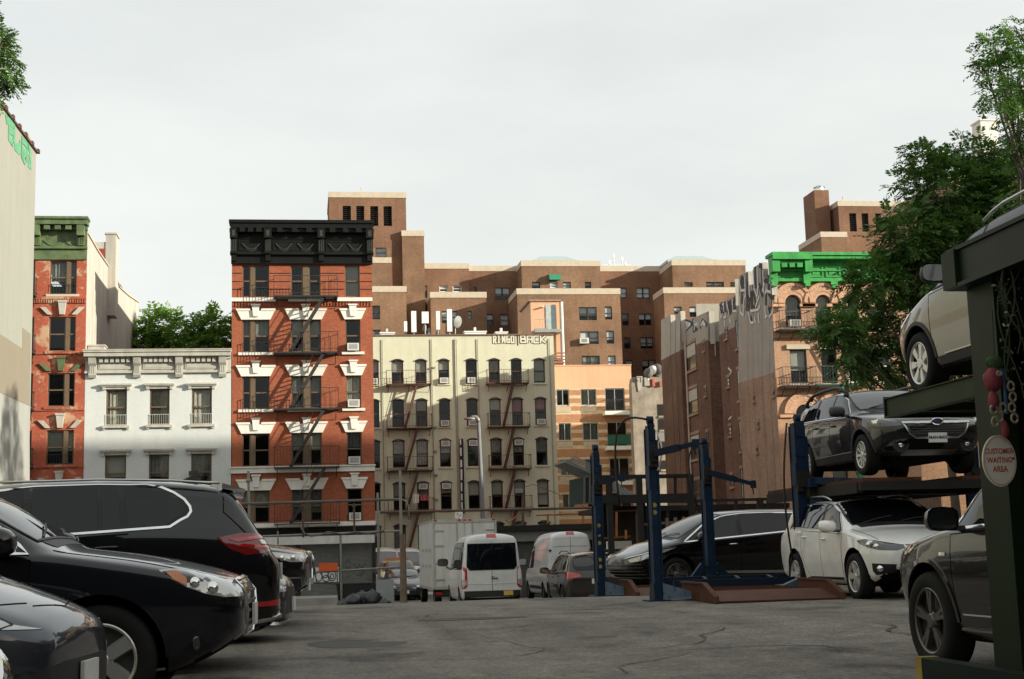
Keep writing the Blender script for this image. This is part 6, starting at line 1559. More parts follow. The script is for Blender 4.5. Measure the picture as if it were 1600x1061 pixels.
# ---------------------------------------------------------------- silver beige hatchback raised on the green lift
LIFT_Z = 2.56
def car_gold():
    sh = suv_shape(4.55, 1.82, 1.66, hood=.98, nose=.86, cowl=1.15, zc=1.10, rf=2.0, rr=4.05, tail=4.38, zt=1.08, belt0=1.02, belt1=1.12, clr=.2)
    c = Car('raised_hatchback', 'warm silver car raised high on a green lift, front wheel and door showing', 'car', **sh, axles=(.86,3.5), r=.335, paint=P_SILVER, pos=(7.35, 12.75), yaw=PI/2, z=LIFT_Z, group=None)
    c.windows([(1.35,2.25,.3,.0),(2.32,3.15,.0,-.05),(3.22,3.8,0,-.25)], M_trim, .02, under=(1.28,3.9,.34,-.3)); c.windscreen(); c.rear_glass(); c.doors([(1.22,2.28,.03,.0),(2.28,3.2,.0,.3)]); c.mirrors(1.72, M_trim, k=1.1); c.wheels(.225, 'turbine', M_rim, inset=.01); c.rails(M_satin)
    for sd in (1, -1):
        c.patchC('headlamp', [(.74,.90),(.4,.87),(.16,.80),('f',.6,.74),('f',.55,.66),(.2,.68),(.46,.79)], sd, .006, M_lampw, az=50)
        c.strip('wheel_arch_edge', [c.sp(.86+.415*math.cos(PI*t/16), .345+.415*math.sin(PI*t/16), sd) for t in range(17)], (0,-sd,0), .05, .0, M_trim, h=.01)
        c.strip('sill_trim', [c.sp(1.35,.30,sd), c.sp(3.05,.30,sd)], (0,-sd,0), .11, .004, M_trim, h=.012); c.strip('sill_trim', [c.sp(1.5,.36,sd), c.sp(3.05,.36,sd)], (0,-sd,0), .02, .012, M_satin)
    c.patchF('grille', [(-.4,.7),(.4,.7),(.5,.4),(-.5,.4)], .004, M_mesh)
car_gold()
# ---------------------------------------------------------------- pearl white crossover under the raised wagon
def car_white():
    sh = suv_shape(4.77, 1.885, 1.69, hood=1.06, nose=.93, cowl=1.30, zc=1.15, rf=2.15, rr=4.2, tail=4.55, zt=1.12, belt0=1.06, belt1=1.17, clr=.21)
    c = Car('white_crossover', 'pearl white crossover with black glass parked beneath the raised dark wagon', 'car', **sh, axles=(.94,3.68), r=.37, paint=P_WHITE, pos=(9.5, 23.1), yaw=-PI/2, z=.13, group=None, tumb=.34)
    c.windows([(1.52,2.33,.28,.0),(2.42,3.2,.0,-.05),(3.27,3.9,.02,-.24)], M_satin, .02, under=(1.44,3.98,.34,-.3)); c.windscreen(M_cglass); c.doors([(1.40,2.36,.03,.0),(2.36,3.30,.0,.3)]); c.mirrors(1.55, k=1.15); c.wheels(.245, 'five', M_rim, inset=.0); c.rails(M_satin)
    a, b = c.rf+.1, c.rf+1.2; ya = c.roofedge(a)[0]*.86; c.patch('roof_glass', [(c.L/2-a,ya,1.7),(c.L/2-b,ya,1.7),(c.L/2-b,-ya,1.7),(c.L/2-a,-ya,1.7)], (0,0,-1), .004, M_cglass, res=.12)
    for sd in (1, -1):
        h = c.patchC('headlamp', [(.80,.93),(.55,.95),(.28,.92),('f',.55,.85),('f',.48,.80),('f',.6,.765),(.2,.78),(.42,.82),(.66,.87)], sd, .006, M_lampd, az=45, res=.04)
        for q in (.42,.24): p, _ = c.hit(c.sp(q, .86 if q > .3 else .83, sd), Vector((-.7,-.7*sd,0)), .008); nn = Vector((.7,.7*sd,0)); t_ = Vector((0,0,1)); b_ = nn.cross(t_); m = MB(); m.lathe([(.045,0),(.04,.01),(.001,.016)], 14, lambda x, y, z: p+t_*x+b_*y+nn*z); m.build('lamp_lens', M_lens, h, smooth=True)
        c.patchC('fog_surround', [(.36,.58),('f',.62,.56),('f',.66,.44),(.30,.40),(.36,.46)], sd, .005, M_trim, az=45, res=.04)
        p, _ = c.hit(c.sp(.2,.50,sd), Vector((-.7,-.7*sd,0)), .012); nn = Vector((.75,.65*sd,0)); t_ = Vector((0,0,1)); b_ = nn.cross(t_); m = MB(); m.lathe([(.05,0),(.045,.012),(.001,.018)], 16, lambda x, y, z: p+t_*x+b_*y+nn*z); m.build('fog_lamp', M_lens, c.root, smooth=True)
        c.strip('sill_trim', [c.sp(1.45,.33,sd), c.sp(3.1,.33,sd)], (0,-sd,0), .03, .004, M_chrome, h=.012)
        c.strip('hood_gap', [c.sp(.35,.93,sd)+Vector((0,-sd*.12,0)), Vector((c.L/2-.8,sd*.77,1.05)), Vector((c.L/2-1.28,sd*.78,1.12))], (0,0,-1), .012, .001, M_seam, h=.002)
    g = c.patchF('grille', [(-.44,.82),(.44,.82),(.30,.60),(.44,.40),(-.44,.40),(-.30,.60)], .004, M_mesh)
    c.strip('grille_frame', [c.fp(y,z) for y,z in ((-.46,.845),(.46,.845),(.32,.6),(.46,.38),(-.46,.38),(-.32,.6))], (-1,0,0), .035, .006, M_satin, g, closed=True, h=.015)
    c.patchF('lower_intake', [(-.4,.36),(.4,.36),(.4,.28),(-.4,.28)], .004, M_mesh)
car_white()
# ---------------------------------------------------------------- dark wagon raised on the blue lift
def car_subaru():
    sh = suv_shape(4.87, 1.87, 1.62, hood=1.02, nose=.90, cowl=1.32, zc=1.10, rf=2.1, rr=4.3, zrr=1.52, tail=4.66, zt=1.08, belt0=1.02, belt1=1.12, clr=.23)
    c = Car('raised_wagon', 'dark grey wagon with black roof rails raised on the blue lift above the white crossover', 'car', **sh, axles=(.96,3.7), r=.345, paint=P_GREYG, pos=(10.12, 24.0), yaw=-PI/2+R(-1), z=2.12, group=None, tumb=.36)
    c.windows([(1.52,2.36,.3,.0),(2.43,3.2,.0,-.05),(3.26,4.0,.02,-.34)], M_satin, .026, under=(1.44,4.08,.36,-.42)); w = c.windscreen(M_wglass); c.doors([(1.40,2.39,.03,.0),(2.39,3.28,.0,.3)]); c.mirrors(1.55, M_trim, k=1.1); c.wheels(.225, 'ten', M_rim, inset=.0); c.rails(M_trim, .07, 2.0, 4.1, .03, True)
    L = c.L
    for sd in (1, -1):
        h = c.patchC('headlamp', [(.72,.90),(.42,.90),(.18,.86),('f',.58,.80),('f',.52,.745),(.14,.74),(.34,.76),(.56,.83)], sd, .006, M_lampd, az=48, res=.04)
        c.patchC('lamp_lens', [(.52,.87),(.34,.865),(.34,.81),(.46,.82)], sd, .014, M_lens, h, az=55, res=.03)
        c.strip('arch_cladding', [c.sp(.96+.44*math.cos(PI*t/16), .36+.44*math.sin(PI*t/16), sd) for t in range(17)], (0,-sd,0), .07, .0, M_trim, h=.014)
        c.strip('sill_cladding', [c.sp(1.42,.36,sd), c.sp(3.25,.36,sd)], (0,-sd,0), .16, .0, M_trim, h=.016)
        p, _ = c.hit(c.fp(sd*.56,.45), Vector((-1,0,0)), .0)
        m = MB(); m.lathe([(.14,.0),(.13,.03),(.09,.03),(.08,.01),(.001,.008)], 20, lambda x, y, z: (p.x+.0+z, p.y+x, p.z+y)); f = m.build('fog_surround', M_trim, c.root, angle=40)
        m = MB(); m.lathe([(.05,.01),(.046,.03),(.001,.045)], 16, lambda x, y, z: (p.x+z, p.y+x, p.z+y)); m.build('fog_lamp', M_lens, f, smooth=True)
    g = c.patchF('grille', [(-.52,.80),(.52,.80),(.44,.62),(.34,.56),(-.34,.56),(-.44,.62)], .005, M_mesh)
    c.strip('grille_frame', [c.fp(y,z) for y,z in ((-.56,.80),(-.46,.61),(-.35,.545),(.35,.545),(.46,.61),(.56,.80))], (-1,0,0), .028, .008, M_satin, g, h=.016)
    c.strip('grille_bar', [c.fp(-.56,.78), c.fp(0,.79), c.fp(.56,.78)], (-1,0,0), .05, .01, M_satin, g, h=.02)
    for z in (.73,.69,.65,.61): c.strip('grille_bar', [c.fp(-.42,z), c.fp(0,z), c.fp(.42,z)], (-1,0,0), .012, .006, M_rimd, g)
    p, n = c.hit(c.fp(0,.79), Vector((-1,0,0)), .03)
    m = MB(); m.lathe([(1,0),(.95,.012),(.001,.014)], 28, lambda x, y, z: (p.x+z, .095*x, p.z+.052*y)); b = m.build('badge', plain('badge_blue', (.02,.03,.12), .2, coat=1), g, angle=40)
    m = MB(); m.tube([(p.x+.012, .095*math.cos(2*PI*t/28), p.z+.052*math.sin(2*PI*t/28)) for t in range(29)], .009, 6)
    for y, z, r_ in ((-.045,.008,.02),(.01,.02,.012),(.05,.016,.012),(.0,-.016,.012),(.04,-.018,.012),(.065,-.002,.01)):
        m.face([(p.x+.018, y+(r_ if k % 2 == 0 else r_*.4)*math.cos(PI*k/4), p.z+z+(r_ if k % 2 == 0 else r_*.4)*math.sin(PI*k/4)) for k in range(8)])
    m.build('badge_ring', M_chrome, g, smooth=False)
    c.patchF('bumper_lower', [(-.80,.54),(.80,.54),(.78,.30),(-.78,.30)], .003, M_trim)
    s_ = c.patchF('skid_plate', [(-.46,.38),(.46,.38),(.44,.30),(-.44,.30)], .012, M_satin)
    c.plate('MAN·8603', 0, .54, w=.31)
car_subaru()
# ---------------------------------------------------------------- black minivan crossing behind the lift posts
def van_shape(L, W, H, nose=.92, hood=1.05, cowl=1.0, zc=1.14, rf=2.1, rr=4.75, tail=5.05, zt=1.15, belt0=1.02, belt1=1.16, clr=.18): 
    return suv_shape(L, W, H, hood=hood, nose=nose, cowl=cowl, zc=zc, rf=rf, rr=rr, tail=tail, zt=zt, belt0=belt0, belt1=belt1, clr=clr, taper=.92)
def car_sienna():
    sh = van_shape(5.18, 1.995, 1.72, nose=.84, hood=1.0, cowl=1.0, zc=1.10, rf=2.15, belt0=1.0, belt1=1.24)
    c = Car('black_minivan', 'black minivan with chrome window line seen side on behind the blue lift posts', 'car', **sh, axles=(.97,4.03), r=.36, paint=P_BLACK, pos=(9.1, 30.3), yaw=PI+R(10), z=.10, group=None)
    c.windows([(1.28,2.42,.5,.0),(2.52,3.72,.0,.03),(3.80,4.62,.04,-.32)], M_chrome, .035, under=(1.16,4.72,.55,-.40)); c.windscreen(M_cglass); c.doors([(1.35,2.46,.03,.0),(2.46,3.72,.0,.3)], hmat=M_chrome); c.mirrors(1.52, k=1.2); c.wheels(.235, 'split', M_rimd)
    for sd in (1, -1):
        h = c.patchC('headlamp', [(.98,.93),(.62,.88),(.30,.80),(.12,.74),('f',.62,.69),('f',.70,.64),(.20,.67),(.5,.76),(.78,.86)], sd, .006, M_lampw, az=55, res=.05)
        c.strip('sill_trim', [c.sp(1.6,.40,sd), c.sp(3.6,.36,sd)], (0,-sd,0), .06, .004, M_satin, h=.012)
        c.strip('lamp_trim', [c.sp(1.0,.95,sd), c.sp(.6,.90,sd), c.sp(.25,.80,sd), c.fp(sd*.5,.72)], (-.6,-.8*sd,0), .02, .008, M_chrome)
    for z in (.60,.53,.46,.39,.32): c.strip('grille_bar', [c.sp(.22,z,1), c.fp(.5,z), c.fp(0,z), c.fp(-.5,z), c.sp(.22,z,-1)], (-1,0,0), .02, .006, M_rimd)
car_sienna()
# ---------------------------------------------------------------- dark car raised behind the minivan
def car_behind():
    sh = sedan_shape(4.75, 1.85, 1.46, nose=.78, hood=.92, cowl=1.3, zc=1.02)
    c = Car('dark_saloon', 'dark saloon of which only the hood and windscreen show above the minivan bonnet', 'car', **sh, axles=(.9,3.7), r=.335, paint=P_GREYG, pos=(14.1, 39.5), yaw=PI+R(20), z=gz(39.5)+.75)
    c.windows([(1.5,2.5,.3,.0),(2.58,3.5,.0,-.25)], M_trim, .02, under=(1.42,3.6,.34,-.34)); c.windscreen(); c.wheels(.225, 'ten', M_rim); c.doors([(1.35,2.52,.03,0)]); c.mirrors(1.5)
    for sd in (1, -1): c.patchC('headlamp', [(.6,.76),(.3,.73),(.12,.68),('f',.5,.62),(.16,.58),(.4,.66)], sd, .005, M_lampw, az=50)
car_behind()
# ---------------------------------------------------------------- brown grey minivan with red lamps by the blue post
def car_vanrear():
    sh = van_shape(5.08, 1.985, 1.77)
    c = Car('grey_minivan', 'brown grey minivan facing away with bright red tail lamps beside the first blue post', 'car', **sh, axles=(.97,4.0), r=.345, paint=P_BROWN, pos=(9.05, 46.2), yaw=PI/2+R(-2), z=-.78)
    c.windows([(1.35,2.42,.5,.0),(2.50,3.6,.0,.0),(3.68,4.6,0,-.2)], M_satin, .03, under=(1.24,4.66,.55,-.26)); c.rear_glass(4.78,5.02); c.doors([(1.35,2.46,.03,.0),(2.46,3.64,.0,.3)]); c.mirrors(1.5, k=1.25); c.wheels(.22, 'split', M_rimd); c.rails(M_trim, .05)
    for sd in (1, -1): c.patchC('tail_lamp', [(4.66,1.10),(4.9,1.13),('f',.80,1.12),('f',.55,1.06),('f',.5,.98),('f',.78,.93),(4.92,.94),(4.70,1.0)], sd, .01, M_red, rear=True, az=40, res=.05)
    c.patchF('bumper_step', [(-.7,.60),(.7,.60),(.7,.5),(-.7,.5)], .01, M_trim, rear=True); c.plate('', 0, .84, True)
car_vanrear()
# ---------------------------------------------------------------- white passenger van seen from behind
def big_van(name, label, pos, yaw, z, L, W, H, paint_, win, group=None):
    top = [(0,.95),(.06,1.05),(.2,1.12),(.8,1.32),(1.0,1.40),(1.5,1.95),(2.0,H-.18),(2.4,H-.03),(3.0,H),(L-.5,H-.01),(L-.12,H-.03),(L-.06,H-.06),(L-.025,H-.12),(L,H-.2)]
    belt = [(0,.8),(.3,1.0),(1.0,1.25),(2.0,1.30),(L-.1,1.32),(L,1.2)]
    bot = [(0,.34),(.3,.26),(.8,.24),(L-.6,.28),(L,.42)]
    plan = [(0,.66),(.06,.80),(.2,.92),(.5,.98),(.9,1.0),(L-.5,1.0),(L-.14,.985),(L-.05,.965),(L,.93)]
    c = Car(name, label, 'van', L=L, W=W, H=H, top=top, belt=belt, bot=bot, plan=plan, axles=(.95,L-1.15), r=.35, paint=paint_, cowl=1.02, rf=2.0, rr=L-.4, tail=L-.1, pos=pos, yaw=yaw, z=z, group=group, tumb=.10, roofdrop=.13)
    c.wheels(.20, 'ten', M_rimd); c.windscreen(); c.mirrors(1.35, M_trim, k=1.6, dz=.15)
    x = -L/2
    D = (1,0,0)
    c.strip('rear_door_gap', [(x,0,H-.30),(x,0,.55)], D, .018, .001, M_seam, h=.002)
    if win:
        b = c.patchF('window_surround', [(-.80,H-.34),(.80,H-.34),(.84,1.42),(.74,1.30),(-.74,1.30),(-.84,1.42)], .004, M_trim, rear=True)
        c.patchF('rear_window', [(-.78,H-.36),(.78,H-.36),(.81,1.43),(.72,1.33),(-.72,1.33),(-.81,1.43)], .008, M_cglass, rear=True)
        c.patchF('bumper', [(-.93,.64),(.93,.64),(.90,.40),(-.90,.40)], .03, M_trim, rear=True)
        c.windows([(1.5,2.3,.35,0),(2.4,3.6,0,0),(3.66,4.7,0,0),(4.76,L-.35,0,-.04)], None, under=(1.45,L-.3,.38,-.05), lo=.02, hi=.16)
        m = MB(); m.tube([(x-.0,-.18,1.02),(x-.03,-.14,1.04),(x-.03,-.0,1.04),(x,.02,1.02)], .018, 6); m.build('door_handle', M_trim, c.root)
        c.patchF('badge', [(-.10,1.085),(-.02,1.10),(.06,1.085),(-.02,1.07)], .006, M_trim, rear=True, res=.03)
        c.strip('door_crease', [(x,-.86,.88),(x,0,.86),(x,.86,.88)], D, .03, .0, c.paint, h=.012)
        c.plate('', -.52, .55, True, M_platey, out=.06); 
    else:
        c.strip('door_crease', [(x,-.86,H-.62),(x,0,H-.60),(x,.86,H-.62)], D, .02, .0, M_seam, h=.001)
        c.strip('door_crease', [(x,-.86,H-.28),(x,0,H-.26),(x,.86,H-.28)], D, .025, .0, c.paint, h=.012)
        for sd in (1, -1):
            c.strip('side_crease', [c.sp(1.8,H-.7,sd), c.sp(L-.25,H-.7,sd)], (0,-sd,0), .03, .0, c.paint, h=.012); c.strip('side_crease', [c.sp(2.2,.95,sd), c.sp(L-1.7,.95,sd)], (0,-sd,0), .03, .0, c.paint, h=.012); c.strip('side_trim', [c.sp(1.5,.55,sd), c.sp(L-1.6,.55,sd)], (0,-sd,0), .14, .002, M_trim, h=.012)
            c.windows([(1.5,2.3,.35,0)], None, under=(1.45,2.36,.38,0), lo=.02, hi=.2, sides=(sd,))
            for zz in (H-.75, 1.0): p, n = c.hit(c.fp(sd*.90, zz, True), Vector((1,0,0)), 0); m = MB(); m.box(p.x-.03,p.y-.05,zz-.04,p.x+.05,p.y+.05,zz+.04); m.build('hinge', M_trim, c.root)
        m = MB(); m.box(x-.03,.02,1.12,x+.02,.10,1.26); m.build('door_handle', M_trim, c.root)
    for sd in (1, -1):
        t = c.patchC('tail_lamp', [(L-.16,1.42 if win else 1.30),('f',.92,1.42 if win else 1.30),('f',.84,1.36 if win else 1.26),('f',.83,.80),('f',.90,.72),(L-.16,.72)], sd, .012, M_red, rear=True, az=30, res=.05)
        c.patchC('reverse_lamp', [(L-.10,1.0),('f',.93,1.0),('f',.86,.98),('f',.86,.84),(L-.10,.80)], sd, .02, M_lampw, t, rear=True, az=30, res=.05)
    c.patch('brake_light', [(x+.1,-.16,H-.03),(x+.1,.16,H-.03),(x+.02,.16,H-.16),(x+.02,-.16,H-.16)], (.8,0,-.6), .012, M_red, res=.05)
    return c
def place_rear(px, Y, W): return at(px, 880, Y).x
xr = at(771, 880, 47.0).x
c_ = big_van('passenger_van', 'white passenger van with wide dark rear window facing away in the middle of the lot', (xr, 47.0+3.0), PI/2+R(-1), -.86, 6.0, 2.06, 2.52, P_VANW, True)
xr = at(890, 880, 55.5).x
big_van('panel_van', 'tall white windowless panel van to the right of the passenger van', (xr, 55.5+2.75), PI/2+R(1), -.98, 5.6, 1.93, 2.75, P_VANW, False)
# ---------------------------------------------------------------- box truck
def box_truck():
    Y = 53.5; xl = at(677, 880, Y).x; W = 2.4
    r = thing('box_truck', 'white box truck with red marker lamps and hinged rear doors left of the passenger van', 'truck', (xl+W/2, Y, -1.0)); z0 = .72; H = at(725, 811.5, Y).z+1.0; L = 6.4
    m = MB(); m.box(-W/2, 0, z0, W/2, L, H); m.build('cargo_box', pm('truck_white', (.60,.60,.57), .5, var=.07, scale=1.5, streak=.2), r)
    m = MB(); t = .07
    for a in (-W/2-.004, W/2-t+.004): m.box(a, -.05, z0, a+t, .1, H+.01)
    m.box(-W/2+t, -.05, H-.12, W/2-t, .1, H+.01); m.box(-W/2+t, -.05, z0-.02, W/2-t, .1, z0+.08); m.box(-W/2-.012,.1,z0-.05,-W/2-.001,L,z0+.06); m.box(-W/2-.012,.1,H-.08,-W/2-.001,L,H)
    m.build('corner_frame', pm('truck_frame', (.42,.40,.37), .5, metal=.3), r)
    for a, b in ((-W/2+t+.01, -.01), (.01, W/2-t-.01)):
        m = MB(); m.box(a, -.03, z0+.09, b, -.001, H-.13); d = m.build('cargo_door', pm('truck_white', (.6,.6,.57)), r)
        m = MB(); x = b-.28 if a < 0 else a+.28; m.tube([(x,-.06,z0+.02),(x,-.06,H-.06)], .018, 6); m.bar((x,-.07,1.5),(x+(-.45 if a < 0 else .45),-.07,1.5),.03,.03); m.build('lock_rod', M_pipe, d)
        m = MB(); xh = a+.04 if a < 0 else b-.04
        for z in (z0+.3, z0+.9, H-1.0, H-.45): m = MB(); m.box(xh-.05 if a < 0 else xh-.3, -.045, z, xh+.3 if a < 0 else xh+.05, -.031, z+.06); m.build('hinge', M_pipe, d)
    m = MB()
    for x in (-1.1,-.2,0,.2,1.1): m.box(x-.06,-.07,H-.045,x+.06,-.051,H-.005)
    m.build('marker_lamp', M_red, r)
    m = MB(); m.box(-.5,0,.35,.5,L+1.6,z0-.001); m.box(-W/2+.1,-.02,.42,W/2-.1,.1,.56); m.build('chassis', M_trim, r)
    for x in (-.95, .95):
        for y in (1.3, L+1.0):
            w = make_wheel(r, .42, .24, .26, 'ten', M_rimd, 1 if x > 0 else -1); w.rotation_euler = (0,0,-PI/2); w.location = (x,y,.42)
    m = MB(); m.hexa([(-1.05,L+.15,.6),(1.05,L+.15,.6),(1.05,L+2.3,.6),(-1.05,L+2.3,.6),(-1.0,L+.15,2.3),(1.0,L+.15,2.3),(.95,L+1.5,2.2),(-.95,L+1.5,2.2)]); m.build('cab', P_VANW, r)
    for s_ in (-1, 1): m = MB(); m.box(s_*1.0-.1,.2,.5,s_*1.0+.1,.3,.7); m.build('mud_flap', M_trim, r)
    m = MB(); m.box(-1.12,-.06,.5,-.9,-.021,.6); m.box(.9,-.06,.5,1.12,-.021,.6); m.build('tail_lamp', M_red, r)
    m = MB(); xs, y = -W/2-.004, 0
    for yy in (1.0,2.6,4.2): 
        for zz in (1.5,2.1): m.box(xs-.012,yy,zz,xs-.001,yy+.9,zz+.12)
    m.build('worn_decal', pm('worn_decal', (.42,.40,.38), .7), r)
box_truck()
# ---------------------------------------------------------------- pale yellow pickup and dark car facing the lot, white vans beyond
def pickup():
    Y = 74.0; x = at(625, 890, Y).x
    sh = suv_shape(5.6, 1.98, 1.86, hood=1.15, nose=1.05, cowl=1.5, zc=1.2, rf=2.2, rr=3.3, zrr=1.78, tail=3.55, zt=1.15, belt0=1.12, belt1=1.15, clr=.3)
    c = Car('pickup_truck', 'pale yellow pickup truck facing the lot with a roof beacon bar', 'truck', **sh, axles=(.95,4.3), r=.38, paint=P_CREAM, pos=(x, Y+2.6), yaw=-PI/2, z=-1.1, tumb=.2, hoodw=.88)
    c.windscreen(); c.wheels(.2, 'ten', M_rimd); c.windows([(1.75,2.5,.25,0)], None, under=(1.68,2.56,.3,0)); c.mirrors(1.8, M_trim, k=1.4)
    c.patchF('grille', [(-.5,.95),(.5,.95),(.5,.70),(-.5,.70)], .005, M_mesh); c.patchF('bumper', [(-.85,.62),(.85,.62),(.8,.45),(-.8,.45)], .03, M_satin)
    for sd in (1, -1): c.patchC('headlamp', [('f',.55,.95),('f',.88,.95),('f',.88,.72),('f',.55,.72)], sd, .008, M_lampw, az=20)
    m = MB(); z = c.zt(2.4); m.box(5.6/2-2.55, -.6, z+.0, 5.6/2-2.35, .6, z+.13); m.build('beacon_bar', M_amber, c.root)
pickup()
def small_dark():
    sh = sedan_shape(4.4, 1.78, 1.5, nose=.78, hood=.95, cowl=1.2, zc=1.04)
    c = Car('dark_hatchback', 'dark blue grey car nose to the lot in front of the yellow pickup', 'car', **sh, axles=(.85,3.5), r=.32, paint=P_GREYB, pos=(at(634,900,67).x, 69.2), yaw=-PI/2, z=-1.1)
    c.windscreen(M_wglass); c.wheels(.21, 'ten', M_rimd); c.windows([(1.5,2.4,.3,0),(2.5,3.3,0,-.2)], None, under=(1.42,3.4,.34,-.3)); c.mirrors(1.5)
    g = c.patchF('grille', [(-.5,.60),(.5,.60),(.42,.45),(-.42,.45)], .005, M_chrome); c.patchF('lower_intake', [(-.6,.38),(.6,.38),(.6,.26),(-.6,.26)], .005, M_mesh); c.plate('', 0, .40)
    for sd in (1, -1): c.patchC('headlamp', [(.5,.78),(.2,.72),('f',.5,.68),('f',.55,.60),(.2,.62)], sd, .005, M_lampw, az=40)
small_dark()
big_van('parked_van', 'white van with rounded roof seen behind the pickup, left of two', (at(604,870,86).x, 89), -PI/2, -1.1, 5.6, 2.0, 2.6, P_VANW, False, 'white vans behind the pickup')
big_van('parked_van', 'white van behind the brown pole and the pickup, right of two', (at(641,870,88).x, 91), -PI/2, -1.1, 5.6, 2.0, 2.55, P_VANW, False, 'white vans behind the pickup')
# ================================================================ car lifts
def worn(name, col, wear, amt=.6, rough=.5):
    if name in _mc: return _mc[name]
    t = NT(name); b = t.b; b.inputs['Roughness'].default_value = rough; b.inputs['Specular IOR Level'].default_value = .14
    co = t.coord(); n = t.noise(co, 7, 8, .75); n2 = t.noise(co, 1.2, 5)
    c = t.ramp(n2, [(.3, sc(col, .7)), (.7, sc(col, 1.25))])
    c = t.mix(t.ramp(n, [(amt, g3(0)), (amt+.05, g3(1))]), c, wear)
    t.link(c, b.inputs['Base Color']); t.bump(n, .2, .01); _mc[name] = t.mat; return t.mat
M_blue = worn('worn_blue_paint', (.008,.023,.052), (.05,.055,.055), .60)
M_blued = worn('dark_blue_paint', (.009,.019,.038), (.04,.035,.03), .62)
M_rust = worn('rust_plate', (.085,.036,.021), (.06,.028,.018), .55, .7)
M_steel = worn('dark_steel', (.022,.021,.02), (.06,.036,.025), .62, .6)
M_grn = worn('dark_green_paint', (.009,.019,.007), (.02,.026,.016), .66, .45)
M_grn2 = worn('green_platform_paint', (.007,.015,.011), (.014,.022,.014), .68, .4)
M_yel = pm('worn_yellow_paint', (.30,.21,.03), .6, var=.3, scale=6)
M_foot = worn('faded_blue_grey', (.10,.14,.19), (.05,.06,.07), .56)
M_hose = plain('rubber_hose', (.008,.008,.008), .6)
def blue_post(x, y, h, label, arm=None, arm_z=2.2, arm_to=None, face=1, marks=(), thick=.12, hose=None, foot=True):
    z = gz(y)
    r = thing('lift_post', label, 'lift post', (x, y, z), 0, 'blue car lift posts'); t = thick/2
    m = MB(); m.box(-t,-.13,0,t,-.115,h-.1); m.box(-t,-.115,0,-t+.02,.13,h-.1); m.box(t-.02,-.115,0,t,.13,h-.1); m.box(-t-.02,.115,0,t+.02,.13,h-.1); m.box(-t-.025,-.16,h*.62,-t-.001,.06,h*.62+.4); m.box(t+.001,-.15,.1,t+.03,-.06,h-.3)
    for zz in (.5,1.2,1.9,2.4): m.box(-t-.012,-.142,zz,t+.012,-.1305,zz+.04)
    m.build('column', M_blue, r)
    m = MB(); m.box(-t+.02,-.15,h-.3,t-.02,-.131,h-.02); m.box(-.035,-.05,h-.1,.035,.05,h+.1); m.tube([(-.05,-.02,h+.04),(.05,-.02,h+.04)],.07,14); m.box(-t,-.1,h-.099,t,.1,h-.05); m.build('pulley_head', M_blued, r)
    m = MB(); m.box(-t-.13,-.2,0,t+.13,.25,.03)
    m.hexa([(-t-.02,-.16,.03),(-t+.02,-.16,.03),(-t+.02,.2,.03),(-t-.02,.2,.03),(-t-.02,-.15,.3),(-t+.02,-.15,.3),(-t+.02,.1,.3),(-t-.02,.1,.3)]); m.build('base_plate', M_blued, r)
    if foot:
        f = MB(); e = face
        f.hexa([(e*(t+.01),-.16,.031),(e*(t+.62),-.36,.031),(e*(t+.62),-.20,.031),(e*(t+.01),.05,.031),(e*(t+.01),-.16,.30),(e*(t+.62),-.34,.10),(e*(t+.62),-.21,.10),(e*(t+.01),.05,.30)]); f.build('foot', M_foot, r)
    c = MB(); c.box(-t-.015,-.2,arm_z-.22,t+.015,-.155,arm_z+.14); c.box(-.05,-.25,arm_z-.14,.05,-.201,arm_z+.04); co = c.build('carriage', M_steel, r)
    if arm_to:
        a = MB(); p = Vector((.0,-.25,arm_z)); q = Vector(arm_to); a.bar(p, p.lerp(q,.62), .12, .11); a.bar(p.lerp(q,.55), q, .08, .075); d = (q-p).normalized(); a.tube([q-Vector((0,0,.08)), q+Vector((0,0,.07))], .06, 10); a.bar(q-d*.02+Vector((0,0,-.08)), q+Vector((0,0,-.2)), .02, .02); a.build('lift_arm', M_blued, co)
    if hose:
        m = MB(); m.tube([Vector(p) for p in hose], .018, 6); m.build('hose', M_hose, r, smooth=True)
    for k, zz in enumerate(marks):
        m = MB(); m.box(-.03,-.1345,zz,.015,-.1325,zz+.07); m.box(.0151,-.1345,zz+.015,.03,-.1325,zz+.05); m.build('paint_mark', M_yel, r)
    return r
def arc(a, b, sag, n=10, bow=(0,0,0)):
    a = Vector(a); b = Vector(b); return [a.lerp(b, i/n)+Vector((0,0,-sag*math.sin(PI*i/n)))+Vector(bow)*math.sin(PI*i/n) for i in range(n+1)]
Y1, Y2, Y3 = 23.2, 27.5, 24.3
tanx = lambda px: (lambda d: d.x/d.y)(ray(px, 850))
blue_post(tanx(1023)*Y1, Y1, 2.95, 'tallest blue lift post, with a grey arm pointing right and a white cable', arm_z=2.42, arm_to=(.62,-.55,2.55), marks=(1.42,1.54), hose=arc((-.02,0,3.0),(-.55,.1,1.6),-.55,12,(-.25,0,0)))
blue_post(tanx(935)*Y2, Y2, 2.85, 'leftmost blue lift post, marked with yellow paint, standing beside the grey minivan', arm_z=2.2, arm_to=(.42,-.45,2.28), marks=(.55,.68,1.0,1.16,1.34))
blue_post(tanx(1107)*Y2, Y2, 2.95, 'dark blue lift post in front of the black minivan door', arm_z=2.35, arm_to=(.85,-.4,2.1), hose=arc((-.05,0,2.95),(-.2,0,1.7),-.3,10,(-.2,0,0)), foot=False)
blue_post(8.72, Y3, 3.05, 'thick blue lift post carrying the raised dark wagon, beside the white crossover', arm_z=2.0, thick=.20, foot=True, face=-1, hose=arc((-.22,-.1,3.0),(-.25,-.1,.6),.0,10,(-.1,0,0)))
blue_post(11.95, Y3, 3.05, 'blue lift post on the far side of the raised dark wagon', arm_z=2.0, foot=False)
